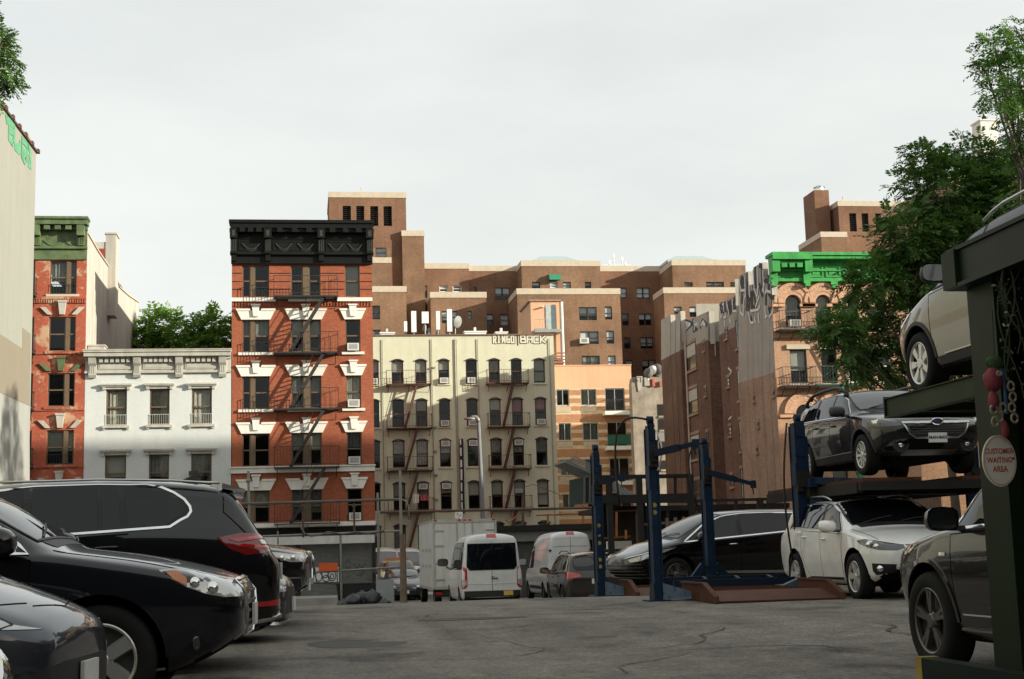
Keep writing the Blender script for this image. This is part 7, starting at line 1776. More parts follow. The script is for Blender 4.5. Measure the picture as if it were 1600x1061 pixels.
m = MB(); P = arc((tanx(1023)*Y1+.04,Y1-.15,3.02),(tanx(1023)*Y1+.06,Y1-.16,2.3),.0,8,(.10,0,0)); m.tube(P, .012, 6); tag(m.build('cable', M_white, None, smooth=True), 'white cable looping down the head of the tallest blue lift post', 'cable')
# platform of the raised wagon
def wagon_platform():
    z = 2.0; r = thing('lift_platform', 'dark steel lift platform under the raised dark wagon with a blue front corner', 'lift platform', (10.3, Y3, z))
    m = MB()
    for a in (-1.35,.35): m.box(a,-2.3,0,a+1.0,2.5,.06)
    m.build('runway', M_rust, r)
    m = MB(); m.box(-1.55,-.35,-.16,1.5,.05,-.005); m.box(-1.4,-2.32,-.14,1.4,-2.2,-.002); m.box(-1.4,2.3,-.14,1.4,2.42,-.002); m.box(-1.42,-2.2,-.18,-1.30,2.3,-.002); m.box(1.30,-2.2,-.18,1.42,2.3,-.002); m.build('frame', M_steel, r)
    m = MB(); m.box(-1.56,-.45,.005,-1.36,.3,.16); m.bar((-1.45,-.35,.12),(-.65,-1.75,.0),.14,.12); m.bar((-1.5,-.3,-.24),(-.5,-1.4,-.30),.12,.1); m.build('lift_arm', M_blue, r)
wagon_platform()
# rusty ground platforms
def ground_platform(x0, x1, y0, y1, label, h=.36, rear=True):
    z = gz((y0+y1)/2)-.02; xc = (x0+x1)/2; r = thing('lift_platform', label, 'lift platform', (xc, y0, z), 0, 'platforms lowered to the ground'); w = (x1-x0)/2; L = y1-y0
    m = MB(); m.hexa([(-w,0,.03),(w,0,.03),(w,.75,.03),(-w,.75,.03),(-w,0,.05),(w,0,.05),(w,.75,.19),(-w,.75,.19)]); m.build('ramp', M_rust, r)
    m = MB(); m.box(-w,.752,.05,w,L,.18); 
    for q in range(8): m.box(-w+.1,.9+q*(L-1)/8,.1805,w-.1,.93+q*(L-1)/8,.195)
    m.build('deck', M_rust, r)
    for s_ in (-1, 1):
        m = MB(); X = s_*w
        m.prism([(-.10,.03),(L*.5,.03),(L*.5,h),(.55,h),(-.02,.10)], lambda u, v, d: (d, u, v), X, X+s_*.03); m.prism([(-.1,.035),(-.08,.13),(.55,h+.03),(L*.5,h+.03),(L*.5,h),(.55,h),(-.02,.10)], lambda u, v, d: (d, u, v), X-s_*.02, X+s_*.06); m.build('side_flange', M_rust, r)
    if rear:
        m = MB(); m.box(-w+.1,L-.9,.2,w+.5,L-.84,.32); m.box(-w+.1,L-.1,.2,w+.5,L-.02,.36)
        for x in (-.3,.3,.9): m.bar((x,L-.84,.31),(x+.15,L-.1,.34),.05,.04)
        m.build('frame', M_blued, r)
ground_platform(6.3, 8.3, 21.6, 25.4, 'rusty brown lift platform lowered to the ground in front of the black minivan', .30)
ground_platform(6.15, 7.9, 26.2, 29.0, 'dark rusty lift platform on the ground between the two left blue posts', .32, False)
# braces at the feet of the posts by the minivan
m = MB()
for px, Y in ((1107,Y2),):
    x = tanx(px)*Y
    for s_ in (-1,1): m.bar((x+s_*.12,Y,gz(Y)+.55),(x+s_*.55,Y-.05,gz(Y)+.05),.09,.14)
o = m.build('brace', M_blue, [q for q in bpy.data.objects if q.name.startswith('lift_post')][2]); o.matrix_parent_inverse = Matrix.Translation(-o.parent.location)
# ---------------------------------------------------------------- green lifts on the right
def green_lift():
    r = thing('green_lift', 'tall dark green car lift at the right edge with its platform raised overhead', 'car lift', (4.62, 9.0, 0))
    m = MB(); H = 2.78
    m.box(.0,-.12,.03,.02,.26,H); m.box(.02,-.12,.03,.10,-.10,H); m.box(.34,-.12,.03,.36,.26,H); m.box(.28,-.12,.03,.34,-.10,H); m.box(.02,.12,.03,.34,.135,H); m.box(.02,.24,.03,.34,.26,H); m.build('post', M_grn, r)
    m = MB(); m.box(-.14,-3.2,.02,.0-.004,1.12,.19); m.build('base_rail', M_grn2, r)
    m = MB(); m.box(-.142,1.122,.015,-.002,1.22,.195); m.build('base_rail_tip', M_yel, r)
    m = MB(); zt = 3.03; zb = 2.80
    m.box(-.10,-4.5,zb,-.04,.30,zt); m.box(-.12,-4.5,zt+.001,.02,.30,zt+.03); m.box(-.13,-4.5,zb-.03,.04,.30,zb-.001); m.box(2.2,-4.5,zb,2.26,.30,zt); m.box(-.04,.20,zb,2.2,.28,zt)
    for q in range(6): m.box(-.04,-4.4+q*.8,zb+.05,2.2,-4.3+q*.8,zt-.06)
    m.box(-.039,-4.5,zt-.05,2.199,.199,zt-.01); m.build('platform', M_grn2, r)
    m = MB(); m.box(-.135,.14,zb-.02,-.101,.34,zt+.01); m.build('end_plate', M_grn, r)
    m = MB(); m.box(.05,-.2,zb-.35,.3,-.122,zb-.031); m.box(.04,-.22,zb-.3,.10,.0,zb-.1); m.build('carriage', M_grn2, r)
green_lift()
def green_lift_far():
    r = thing('green_lift', 'olive green lift platform holding up the warm silver car behind the tall green post', 'car lift', (6.3, 12.2, 0))
    m = MB(); m.box(-.25,-.75,.0,-.05,-.73,3.2); m.box(-.25,-.45,0,-.05,-.43,3.2); m.box(-.16,-.73,0,-.14,-.45,3.2); m.build('post', M_grn, r); m = MB(); m.box(2.2,-.6,0,2.4,-.4,3.2); m.build('post', M_grn, r)
    m = MB(); zt, zb = 2.56, 2.38; M3 = M_grn
    m.box(-.03,-3,zb,.03,2.42,zt); m.box(-.06,-3,zt+.001,.4,2.42,zt+.012); m.box(-.05,-3,zb-.015,.08,2.42,zb-.001); m.box(1.9,-3,zb,1.96,2.42,zt); m.box(1.5,-3,zt+.001,1.98,2.42,zt+.012); m.box(.03,2.32,zb+.02,1.9,2.38,zt)
    for q in range(6): m.box(.03,-2.9+q*1.0,zb+.02,1.9,-2.82+q*1.0,zt-.03)
    m.build('platform', worn('olive_platform_paint', (.022,.034,.013), (.03,.03,.02), .68, .5), r)
    m = MB(); m.box(-.05,2.421,zb-.02,2.0,2.45,zt+.03); m.build('end_plate', M_grn, r)
green_lift_far()
def sign():
    x, y, z = 4.62+.02, 8.855, .0
    c = at(1561, 720, 8.86)
    r = thing('oval_sign', 'white oval sign with red lettering fixed to the tall green lift post', 'sign', c)
    m = MB(); n = 40; w, h = .118, .17
    m.prism([(w*math.cos(2*PI*i/n), h*math.sin(2*PI*i/n)) for i in range(n)], lambda u, v, d: (u, d, v), -.008, .004); m.build('board', pm('sign_white', (.60,.58,.52), .5, var=.05, scale=8), r)
    red = plain('sign_red', (.42,.045,.03), .5)
    m = MB(); P = [(.108*math.cos(2*PI*i/n), -.0105, .158*math.sin(2*PI*i/n)) for i in range(n+1)]; m.tube(P, .0015, 4); m.build('border_line', red, r)
    for t_, zz, s_ in (('CUSTOMER', .062, .050), ('WAITING', .003, .052), ('AREA', -.056, .055)):
        text_obj('lettering', t_, s_, red, r, frame_mat((0,-.0095,zz), (1,0,0), (0,-1,0)), .0008, .0006, 1.0, .78)
    m = MB(); m.lathe([(.008,0),(.007,.005),(.001,.006)], 10, lambda a, b, q: (.095+a, -.009-q, b+.012)); m.build('bolt', M_trim, r)
sign()
# garland of leaves and ornaments hanging by the sign
def garland():
    r = thing('leaf_garland', 'hanging garland of dark vines with pale leaves under the green lift platform', 'garland', (4.5, 8.9, 2.8))
    v = MB(); l = MB(); R1 = random.Random(5)
    for k in range(13):
        x = -.02+R1.uniform(0,.55); y = -.15-R1.uniform(0,.35); L = R1.uniform(.35,1.05); P = []
        for i in range(9): t = i/8; P.append(Vector((x+.05*math.sin(t*5+k), y+.04*math.cos(t*4+k*2), -L*t)))
        v.tube(P, .0045, 5)
        for i in range(int(L*18)):
            p = P[min(8, int(R1.random()*9))]+Vector((R1.uniform(-.03,.03), R1.uniform(-.03,.03), R1.uniform(-.05,.02)))
            d = Vector((R1.uniform(-1,1), R1.uniform(-1,1), R1.uniform(-1,.4))).normalized()*R1.uniform(.02,.042); s_ = d.cross(Vector((R1.random(), R1.random(), R1.random()))).normalized()*d.length*.28
            q = .5*d; l.face([p, p+q+s_, p+d, p+q-s_], 0 if R1.random() < .75 else 1)
    v.build('vine', pm('dark_vine', (.02,.028,.012), .8), r); l.build('leaves', [pm('dark_garland_leaf', (.035,.055,.02), .6), pm('pale_garland_leaf', (.42,.40,.32), .6)], r)
garland()
def ornament():
    c = at(1557, 600, 8.80); r = thing('hanging_ornament', 'red and white hanging ornament with ring shaped shells above the oval sign', 'ornament', c)
    red = pm('ornament_red', (.20,.03,.045), .7, var=.35, scale=14); shell = pm('ornament_shell', (.28,.25,.19), .6, var=.3, scale=12)
    def blob(mb, cx, cz, rx, rz, ry=.03, seed=1, n=14, k=8, m=0):
        R2 = random.Random(seed); rows = []
        for i in range(k+1):
            f = PI*i/k; rows.append(mb.pts([(cx+rx*math.sin(f)*math.cos(2*PI*j/n)*(1+R2.uniform(-.3,.3)), ry*math.sin(f)*math.sin(2*PI*j/n), cz+rz*math.cos(f)) for j in range(n)]))
        for i in range(k):
            for j in range(n): mb.f.append((rows[i]+j, rows[i+1]+j, rows[i+1]+(j+1)%n, rows[i]+(j+1)%n)); mb.m.append(m)
    m = MB(); blob(m, -.02, .03, .062, .085, .05); m.build('red_pouch', red, r, smooth=True)
    m = MB(); blob(m, .0, .14, .06, .05, .03, 3); m.build('green_tuft', pm('ornament_green', (.035,.07,.02), .8, var=.4, scale=20), r, smooth=True)
    m = MB(); blob(m, -.03, -.11, .035, .07, .03, 4); blob(m, .035, -.3, .025, .06, .02, 5); m.build('red_tassel', red, r, smooth=True)
    for i, (x, z) in enumerate(((.085,-.02),(.095,-.09),(.085,-.16),(.10,-.23),(-.04,-.17),(0.0,-.22),(.03,-.16),(-.03,-.25))):
        m = MB(); m.tube([(x+.022*math.cos(2*PI*t/14), -.03+.004*i, z+.030*math.sin(2*PI*t/14)) for t in range(15)], .009, 6); m.build('ring_shell', shell, r, smooth=True)
    m = MB(); m.box(.045,-.01,-.2,.062,.0,.1); m.build('blue_ribbon', pm('ornament_blue', (.03,.09,.22), .7), r)
    m = MB(); m.lathe([(.022,0),(.02,.01),(.012,.011),(.001,.006)], 12, lambda a, b, q: (-.0+a, -.045-q, .065+b)); m.build('white_button', shell, r)
    m = MB(); m.tube([(0,0,.18),(.02,.02,.5)], .004, 5); m.build('cord', M_hose, r)
ornament()
# ================================================================ trees
def leafmat(name, c1, c2, c3):
    t = NT(name); b = t.b; b.inputs['Roughness'].default_value = .5; b.inputs['Specular IOR Level'].default_value = .3
    co = t.coord(); n = t.noise(co, .9, 4, .6); n2 = t.noise(co, 9, 3, .7)
    c = t.ramp(n, [(.3, c1), (.5, c2), (.72, c3)]); c = t.mix(1, c, t.ramp(n2, [(.3, g3(.65)), (.7, g3(1.25))]), 'MULTIPLY'); t.link(c, b.inputs['Base Color'])
    tl = t.node('ShaderNodeBsdfTranslucent'); t.link(t.mix(1, c, (1.0,1.25,.5), 'MULTIPLY'), tl.inputs[0])
    mx = t.node('ShaderNodeMixShader'); mx.inputs[0].default_value = .3; t.link(b.outputs[0], mx.inputs[1]); t.link(tl.outputs[0], mx.inputs[2])
    t.link(mx.outputs[0], t.n['Material Output'].inputs[0]); return t.mat
M_leafd = leafmat('dark_leaves', (.052,.108,.028), (.084,.162,.042), (.135,.23,.06))
M_leafb = leafmat('sunlit_tone_leaves', (.10,.18,.035), (.16,.28,.055), (.23,.36,.085))  # brightened for the rear trees: sunlight put into the leaf colour
M_bark = pm('bark', (.07,.055,.04), .9, var=.35, scale=6, bump=.5)
def norm(a): return a/np.maximum(np.linalg.norm(a, axis=-1, keepdims=True), 1e-6)
def crown(name, blobs, per, mat, parent, org, fl=.42, k=6, lw=.045, ll=.13, seed=1, shell=.55):
    """compound leaves (a stalk with k pairs of leaflets) spread through the blobs, thicker towards each outside"""
    rg = np.random.default_rng(seed); P = []; D = []
    for (c, r, dens) in blobs:
        c = np.array(c); r = np.array(r); n = int(per*dens*(r[0]*r[2]+r[0]*r[1])*.5)
        d = norm(rg.normal(size=(n, 3))); rad = shell+(1.08-shell)*rg.random(n)**.6
        # lumpy outline
        ph = rg.random(3)*9; bump = 1+.20*np.sin(d[:,0]*5+ph[0])*np.sin(d[:,2]*6+ph[1])+.13*np.sin(d[:,1]*9+ph[2]+d[:,2]*7)
        keep = (np.sin(d[:,0]*7+ph[1])*np.sin(d[:,2]*8+ph[2])*np.sin(d[:,1]*7+ph[0]) < .42)
        p = c+d*r*(rad*bump)[:,None]
        dd = norm(d*np.array([1,1,.75])+rg.normal(size=(n,3))*.45+np.array([0,0,-.12]))
        P.append(p[keep]); D.append(dd[keep])
    P = np.concatenate(P)-np.array(org); D = np.concatenate(D); n = len(P)
    L = fl*(.6+.7*rg.random(n)); side = norm(np.cross(D, np.array([0,0,1.0])+rg.normal(size=(n,3))*.25)); up = np.cross(side, D)
    V = []; 
    for i in range(k):
        t = (i+.6)/k
        base = P+D*(L*t)[:,None]-up*0+np.array([0,0,-1.0])*(L*t*t*.28)[:,None]
        sz = (.65+.55*math.sin(PI*(.15+.8*t)))*(L/fl)
        for s in (-1, 1):
            ax = norm(side*s*.85+D*.5+np.array([0,0,-.25])+rg.normal(size=(n,3))*.14); w = norm(np.cross(ax, up+rg.normal(size=(n,3))*.25))
            a = base; m = base+ax*(ll*.5*sz)[:,None]; e = base+ax*(ll*sz)[:,None]; h = w*(lw*.5*sz)[:,None]
            V.append(np.stack([a, m+h, e, m-h], 1))
    V = np.concatenate(V).reshape(-1, 3); q = len(V)//4
    me = bpy.data.meshes.new(name); me.vertices.add(len(V)); me.vertices.foreach_set('co', V.ravel().astype(np.float32))
    me.loops.add(q*4); me.loops.foreach_set('vertex_index', np.arange(q*4, dtype=np.int32)); me.polygons.add(q); me.polygons.foreach_set('loop_start', np.arange(0, q*4, 4, dtype=np.int32))
    me.polygons.foreach_set('loop_total', np.full(q, 4, dtype=np.int32)); me.update(calc_edges=True); me.validate(); me.materials.append(mat)
    return link(name, me, parent)
def tree(label, base, blobs, per, mat, trunk_r, seed=1, name='tree', group=None, **kw):
    root = thing(name, label, 'tree', base, 0, group); R3 = random.Random(seed); b0 = Vector(base)
    cz = [Vector(c) for c, r, d in blobs]; low = min(c.z for c in cz)-b0.z; mid = sum(cz, Vector())/len(cz)-b0
    m = MB(); fork = Vector((mid.x*.25, mid.y*.25, max(1.5, low*.62)))
    m.tube([(0,0,-.2),(fork.x*.3,fork.y*.3,fork.z*.5),fork], [trunk_r*1.25,trunk_r,trunk_r*.8], 10)
    for c, r, d in blobs:
        e = Vector(c)-b0; j = lambda s: Vector((R3.uniform(-s,s),R3.uniform(-s,s),R3.uniform(-s,s)))
        q = fork.lerp(e,.5)+j(.4)+Vector((0,0,.3)); m.tube([fork-Vector((0,0,.2)), q, e], [trunk_r*.5,trunk_r*.3,trunk_r*.14], 7)
        for i in range(7):
            d_ = Vector((R3.gauss(0,1),R3.gauss(0,1),R3.gauss(0,.8))).normalized(); tip = e+Vector((d_.x*r[0],d_.y*r[1],d_.z*r[2]))*.9; s0 = q.lerp(e, R3.uniform(.3,1))
            m.tube([s0, s0.lerp(tip,.5)+j(.15), tip], [trunk_r*.12,trunk_r*.07,.008], 5)
    m.build('trunk', M_bark, root, smooth=True)
    crown('crown', blobs, per, mat, root, base, seed=seed, **kw); return root
def px_blobs(Y, lst, dyd=.8):
    out = []
    for px, py, rx, ry, dens, dy in lst:
        c = at(px, py, Y+dy); k = (Y+dy)/F*1.02; out.append(((c.x, c.y, c.z), (rx*k, (rx+ry)/2*k*dyd, ry*k), dens))
    return out
bl = px_blobs(47, [(1480,300,78,62,1,0),(1555,330,80,80,1,1.5),(1420,370,60,50,1,-.8),(1365,440,52,38,1,-1),(1310,515,36,30,.9,-1.5),(1345,530,42,42,.9,.5),(1470,420,75,60,1,-.5),(1550,450,70,70,1,1),(1420,500,55,48,.9,0),(1385,570,40,30,.8,.8),(1490,520,60,55,1,.5),(1445,250,30,28,1,0),(1530,245,50,32,1,.5),(1440,590,40,26,.7,1),(1290,512,30,16,.7,-1),(1335,575,34,16,.6,0),(1590,300,60,70,1,-1),(1580,400,60,60,1,-.5),(1510,380,70,60,1,-.5)])
tree('large dark green tree with feathery leaves in front of the green cornice house', (at(1500,850,48).x, 48, gz(48)), bl, 520, M_leafd, .17, 3, fl=.40, k=6, ll=.17, lw=.06, shell=.25)
bl = px_blobs(34, [(1590,120,48,42,1,0),(1555,75,34,26,.9,.3),(1560,150,30,22,.9,-.4),(1600,60,40,30,.9,.8),(1610,215,42,50,1,.3),(1540,110,20,16,.7,0),(1640,180,70,90,1,1),(1650,320,80,70,1,1.5)])
tree('taller leafy tree at the upper right edge reaching above the white chimney', (at(1690,850,35).x, 35.5, gz(35)), bl, 480, M_leafd, .16, 8, shell=.25, fl=.34, k=6, ll=.135, lw=.046)
bl = px_blobs(31, [(-6,95,26,44,1,0),(-40,60,40,50,1,.5),(-60,130,50,45,1,0),(2,60,14,18,.8,-.3),(10,128,16,16,.8,.2)])
tree('leafy branch of a street tree at the top left corner above the beige wall', (at(-230,850,31).x, 31, gz(31)), bl, 1300, M_leafd, .16, 5, fl=.26, k=5, ll=.10, lw=.042, shell=.2)
bl = px_blobs(97, [(252,512,26,24,1,0),(232,525,22,24,1,0),(276,524,20,20,.8,-1),(255,540,36,18,.8,1)])
tree('bright green tree behind the white rowhouse, left of two', (at(250,870,97).x, 97, -1.1), bl, 240, M_leafb, .22, 6, group='trees behind the white rowhouse', fl=.8, k=5, ll=.28, lw=.12, shell=.3)
bl = px_blobs(95, [(334,508,24,21,1,0),(312,520,20,20,.9,1),(352,526,20,26,1,0),(328,542,34,18,.8,0)])
tree('bright green tree behind the white rowhouse next to the brick tenement, right of two', (at(322,870,95).x, 95, -1.1), bl, 240, M_leafb, .22, 7, group='trees behind the white rowhouse', fl=.8, k=5, ll=.28, lw=.12, shell=.3)
# ================================================================ fences, poles, racks and small things at the far side of the lot
M_galv = pm('galvanised_pipe', (.22,.21,.19), .5, metal=.4, var=.2)
M_galvd = pm('dull_pipe', (.12,.105,.09), .6, metal=.3, var=.25)
M_rustp = pm('rusty_pipe', (.085,.05,.035), .75, var=.35, scale=4)
def chainmesh(name):
    if name in _mc: return _mc[name]
    t = NT(name); out = t.n['Material Output']; t.b.inputs['Base Color'].default_value = (.22,.22,.21,1); t.b.inputs['Metallic'].default_value = .5; t.b.inputs['Roughness'].default_value = .5
    co = t.coord(); sp = t.node('ShaderNodeSeparateXYZ'); t.link(co, sp.inputs[0])
    def line(op):
        v = t.math('FRACT', t.math('MULTIPLY', t.math(op, sp.outputs[0], sp.outputs[2]), 11.0)); return t.math('LESS_THAN', v, .05)
    k = t.math('MAXIMUM', line('ADD'), line('SUBTRACT'))
    tr = t.node('ShaderNodeBsdfTransparent'); mx = t.node('ShaderNodeMixShader'); t.link(k, mx.inputs[0]); t.link(tr.outputs[0], mx.inputs[1]); t.link(t.b.outputs[0], mx.inputs[2]); t.link(mx.outputs[0], out.inputs[0])
    _mc[name] = t.mat; return t.mat
def rel(P, L): return [tuple(Vector(p)-L) for p in P]
# pipe fence with chain link in front of the red tenement
def pipe_fence():
    Y = 60.0; b = at(500, 935, Y); L = Vector((b.x, Y, gz(Y))); r = thing('pipe_fence', 'galvanised pipe fence frame with chain link in front of the red brick tenement', 'fence', L)
    q = lambda px, py, dy=0: tuple(at(px, py, Y+dy)-L)
    for i, (px, y0, y1, rad) in enumerate(((388,736,934,.055),(434,830,934,.035),(473,791,840,.05),(532,836,938,.05),(553,790,836,.045))):
        m = MB(); m.tube([q(px,y0), q(px+(y1-y0)*.018,y1)], rad, 8); 
        if i == 0: m.lathe([(.001,.12),(.09,.06),(.1,0),(.07,-.09),(.001,-.1)], 10, lambda a, c, h: (q(388,751)[0]+a, c-.02, q(388,751)[2]+h))
        if i in (2,4): m.lathe([(.001,.1),(.08,.05),(.08,-.05),(.001,-.08)], 10, lambda a, c, h: (q(px,790)[0]+a, c, q(px,790)[2]+h))
        m.build('post', M_galv if i in (0,1,3) else M_rustp, r)
    for a, c, rad, mt in (((372,787.5),(628,780),.06,M_galvd),((410,838),(626,829.5),.045,M_galv),((494,894),(628,886),.045,M_galv)):
        m = MB(); m.tube([q(*a), q(*c)], rad, 8); m.build('rail', mt, r)
    m = MB(); m.quad(q(434,836), q(626,830), q(628,930), q(436,934)); m.build('chain_link', chainmesh('chain_link'), r)
    m = MB(); P = [q(468,820),q(474,832),q(486,838),q(500,836),q(512,831),q(520,832),q(535,835),q(556,831),q(575,834),q(600,829)]; m.tube([(x,y-.1,z) for x,y,z in P], .03, 6); m.build('wire', M_galvd, r, smooth=True)
    m = MB(); P = [q(628,780),q(634,783),q(638,790),q(638.5,812)]; m.tube(P, .03, 6); m.build('wire', M_galv, r, smooth=True)
    s = at(513, 885.5, Y-.1); sg = MB(); a, c, d = at(498,880,Y-.1), at(527.5,879,Y-.1), at(498,892.5,Y-.1); sg.box(a.x-s.x,-.015,d.z-s.z,c.x-s.x,.015,a.z-s.z)
    o = sg.build('blank_board', pm('orange_board', (.62,.10,.015), .6, var=.06)); o.location = s; tag(o, 'blank orange board hung on the pipe fence before the graffiti shutter', 'board')
pipe_fence()
def simple_pole(name, label, cat, px, y0, y1, Y, r0, mat, tilt=.018, group=None, extra=None):
    b = at(px+(y1-y0)*tilt, y1, Y); t = at(px, y0, Y); r = thing(name, label, cat, b, 0, group); m = MB(); m.tube([(0,0,-.3), tuple((t-b)*.5), tuple(t-b)], [r0*1.1, r0, r0*.85], 10); m.build('pole', mat, r)
    if extra: extra(r, b, t)
    return r
simple_pole('wooden_pole', 'weathered brown wooden pole standing before the pale yellow pickup', 'pole', 629, 835, 937, 55, .13, pm('weathered_wood', (.20,.15,.11), .9, var=.35, scale=4, streak=.4))
simple_pole('steel_post', 'thin bent grey steel post beside the brown pole, bearing the fence rails', 'post', 625, 735, 937, 56.5, .06, M_galv)
def arm(r, b, t):
    m = MB(); q = lambda px, py: tuple(at(px, py, 80)-b); m.tube([q(747.5,660), q(746.5,655), q(743.5,651), q(738,651), q(735,653)], [.13,.12,.1,.08,.06], 8); m.build('lamp_arm', M_galv, r, smooth=True)
    m = MB(); h = Vector(q(734,654)); m.lathe([(.001,.08),(.2,.04),(.22,-.06),(.001,-.1)], 12, lambda a, c, z: (h.x+a*1.6, h.y+c, h.z+z)); m.build('lamp_head', M_galv, r, smooth=True)
simple_pole('street_lamp', 'grey street lamp with curved arm in front of the yellow building', 'street lamp', 747.5, 658, 840, 80, .125, pm('blue_grey_pole', (.15,.17,.19), .6), .047, None, arm)
simple_pole('steel_post', 'slim grey post at the right flank of the red tenement', 'post', 590, 770, 935, 62, .06, M_galv)
def flood(r, b, t):
    m = MB(); q = t-b; m.box(q.x-.35,-.2,q.z-.25,q.x-.02,.1,q.z-.05); m.build('flood_lamp', M_galv, r)
    m = MB(); m.tube([(q.x,0,q.z),(q.x+.5,0,q.z+.15),(q.x+2.4,.3,q.z-.6),(q.x+5,.6,q.z-2.2)], .015, 5); m.build('wire', M_rustp, r)
simple_pole('flood_light_pole', 'rusty thin pole with a white flood lamp above the dark shed roof', 'pole', 817, 762, 818, 66, .06, M_rustp, 0, None, flood)
simple_pole('rusty_post', 'rusty post with sprayed tags standing in front of the box truck roof', 'post', 717, 800, 835, 64, .05, M_rustp, 0)
# long thin rail across the lot and shed with roller doors
def shed():
    Y = 66.0; a, c = at(775, 860, Y), at(949, 860, Y); L = Vector((a.x, Y, -1.1)); r = thing('parking_shed', 'long dark roofed shed with corrugated fascia and shutters behind the white vans', 'shed', L); W = c.x-a.x; z = lambda py: at(860, py, Y).z+1.1
    m = MB(); m.box(0,-.6,z(829),W,8,z(820)); m.build('roof', M_steel, r)
    m = MB(); n = 16; za, zb = z(845), z(829)-.01
    for i in range(n): m.box(0,-.35-.02*(i%2),za+(zb-za)*i/n,W,-.2,za+(zb-za)*(i+.98)/n)
    m.build('fascia', pm('corrugated_grey', (.22,.22,.21), .5, metal=.3, var=.15), r)
    m = MB(); n = 40
    for i in range(n): m.box(0.05,-.02*(i%2),za*i/n,W-.8,.06,za*(i+.97)/n)
    m.build('roller_shutter', pm('dark_shutter', (.085,.085,.08), .55, metal=.3), r)
    m = MB(); m.box(.1,.3,0,W,7.5,z(831)); m.build('wall', M_dark, r)
    m = MB(); q = lambda px, py, dy=0: tuple(at(px, py, Y+dy)-L)
    for px in (856,911): m.tube([q(px,803),q(px,818)], .05, 6)
    m.tube([q(838,805),q(925,802)], .045, 6); m.tube([q(790,812),q(795,817),q(814,801)], .03, 6); m.build('orange_railing', pm('orange_rail', (.30,.11,.03), .7, var=.35), r)
shed()
def top_rail():
    Y = 62.5; a = at(594, 800.5, Y); r = thing('overhead_rail', 'long rusty overhead pipe crossing before the yellow building', 'rail', a); m = MB(); m.tube([(0,0,0), tuple(at(760,797,Y)-a), tuple(at(926,793.5,Y)-a)], .06, 8); m.build('pipe', M_rustp, r)
    for px in (926,): p = at(px, 794, Y)-a; m = MB(); m.tube([tuple(p), (p.x,p.y,-4.5)], .07, 8); m.build('support', M_rustp, r)
top_rail()
m = MB(); s = at(717, 805, 63.6); m.box(-.17,-.01,-.15,.16,.01,.16); o = m.build('paper_notice', M_white); o.location = s; o.rotation_euler = (0,R(6),0); tag(o, 'white paper notice tied to the rusty post above the box truck', 'notice')
m = MB()
for p_ in ([(-.1,-.03,.08),(-.02,-.03,.09)],[(-.1,-.0135,-.02),(-.04,-.0135,.05)],[(.0,-.0135,-.08),(.1,-.0135,.07)]): m.bar(p_[0],p_[1],.03,.006,up=(0,-1,0))
oo = m.build('notice_print', plain('notice_red', (.4,.05,.05), .7), o)
# graffiti on the fire escape cloths
def laundry():
    for px, py, w, h, mt, lab in ((650,779,9,14,M_wtrim,'black and white poster hanging on the left fire escape of the yellow building'),(664,778,14,9,pm('red_cloth',(.38,.10,.10),.9,var=.4,scale=5),'red cloth bundle drying on the left fire escape of the yellow building')):
        s = at(px, py, 101.9); k = 101.9/F; m = MB(); n = 6
        for i in range(n):
            x0, x1 = (-w/2+w*i/n)*k, (-w/2+w*(i+1)/n)*k; y0, y1 = .06*math.sin(i*2.1), .06*math.sin((i+1)*2.1); m.quad((x0,y0,-h/2*k),(x1,y1,-h/2*k+.03),(x1,y1,h/2*k),(x0,y0,h/2*k))
        o = m.build('hanging_cloth', mt); o.location = s; tag(o, lab, 'cloth')
laundry()
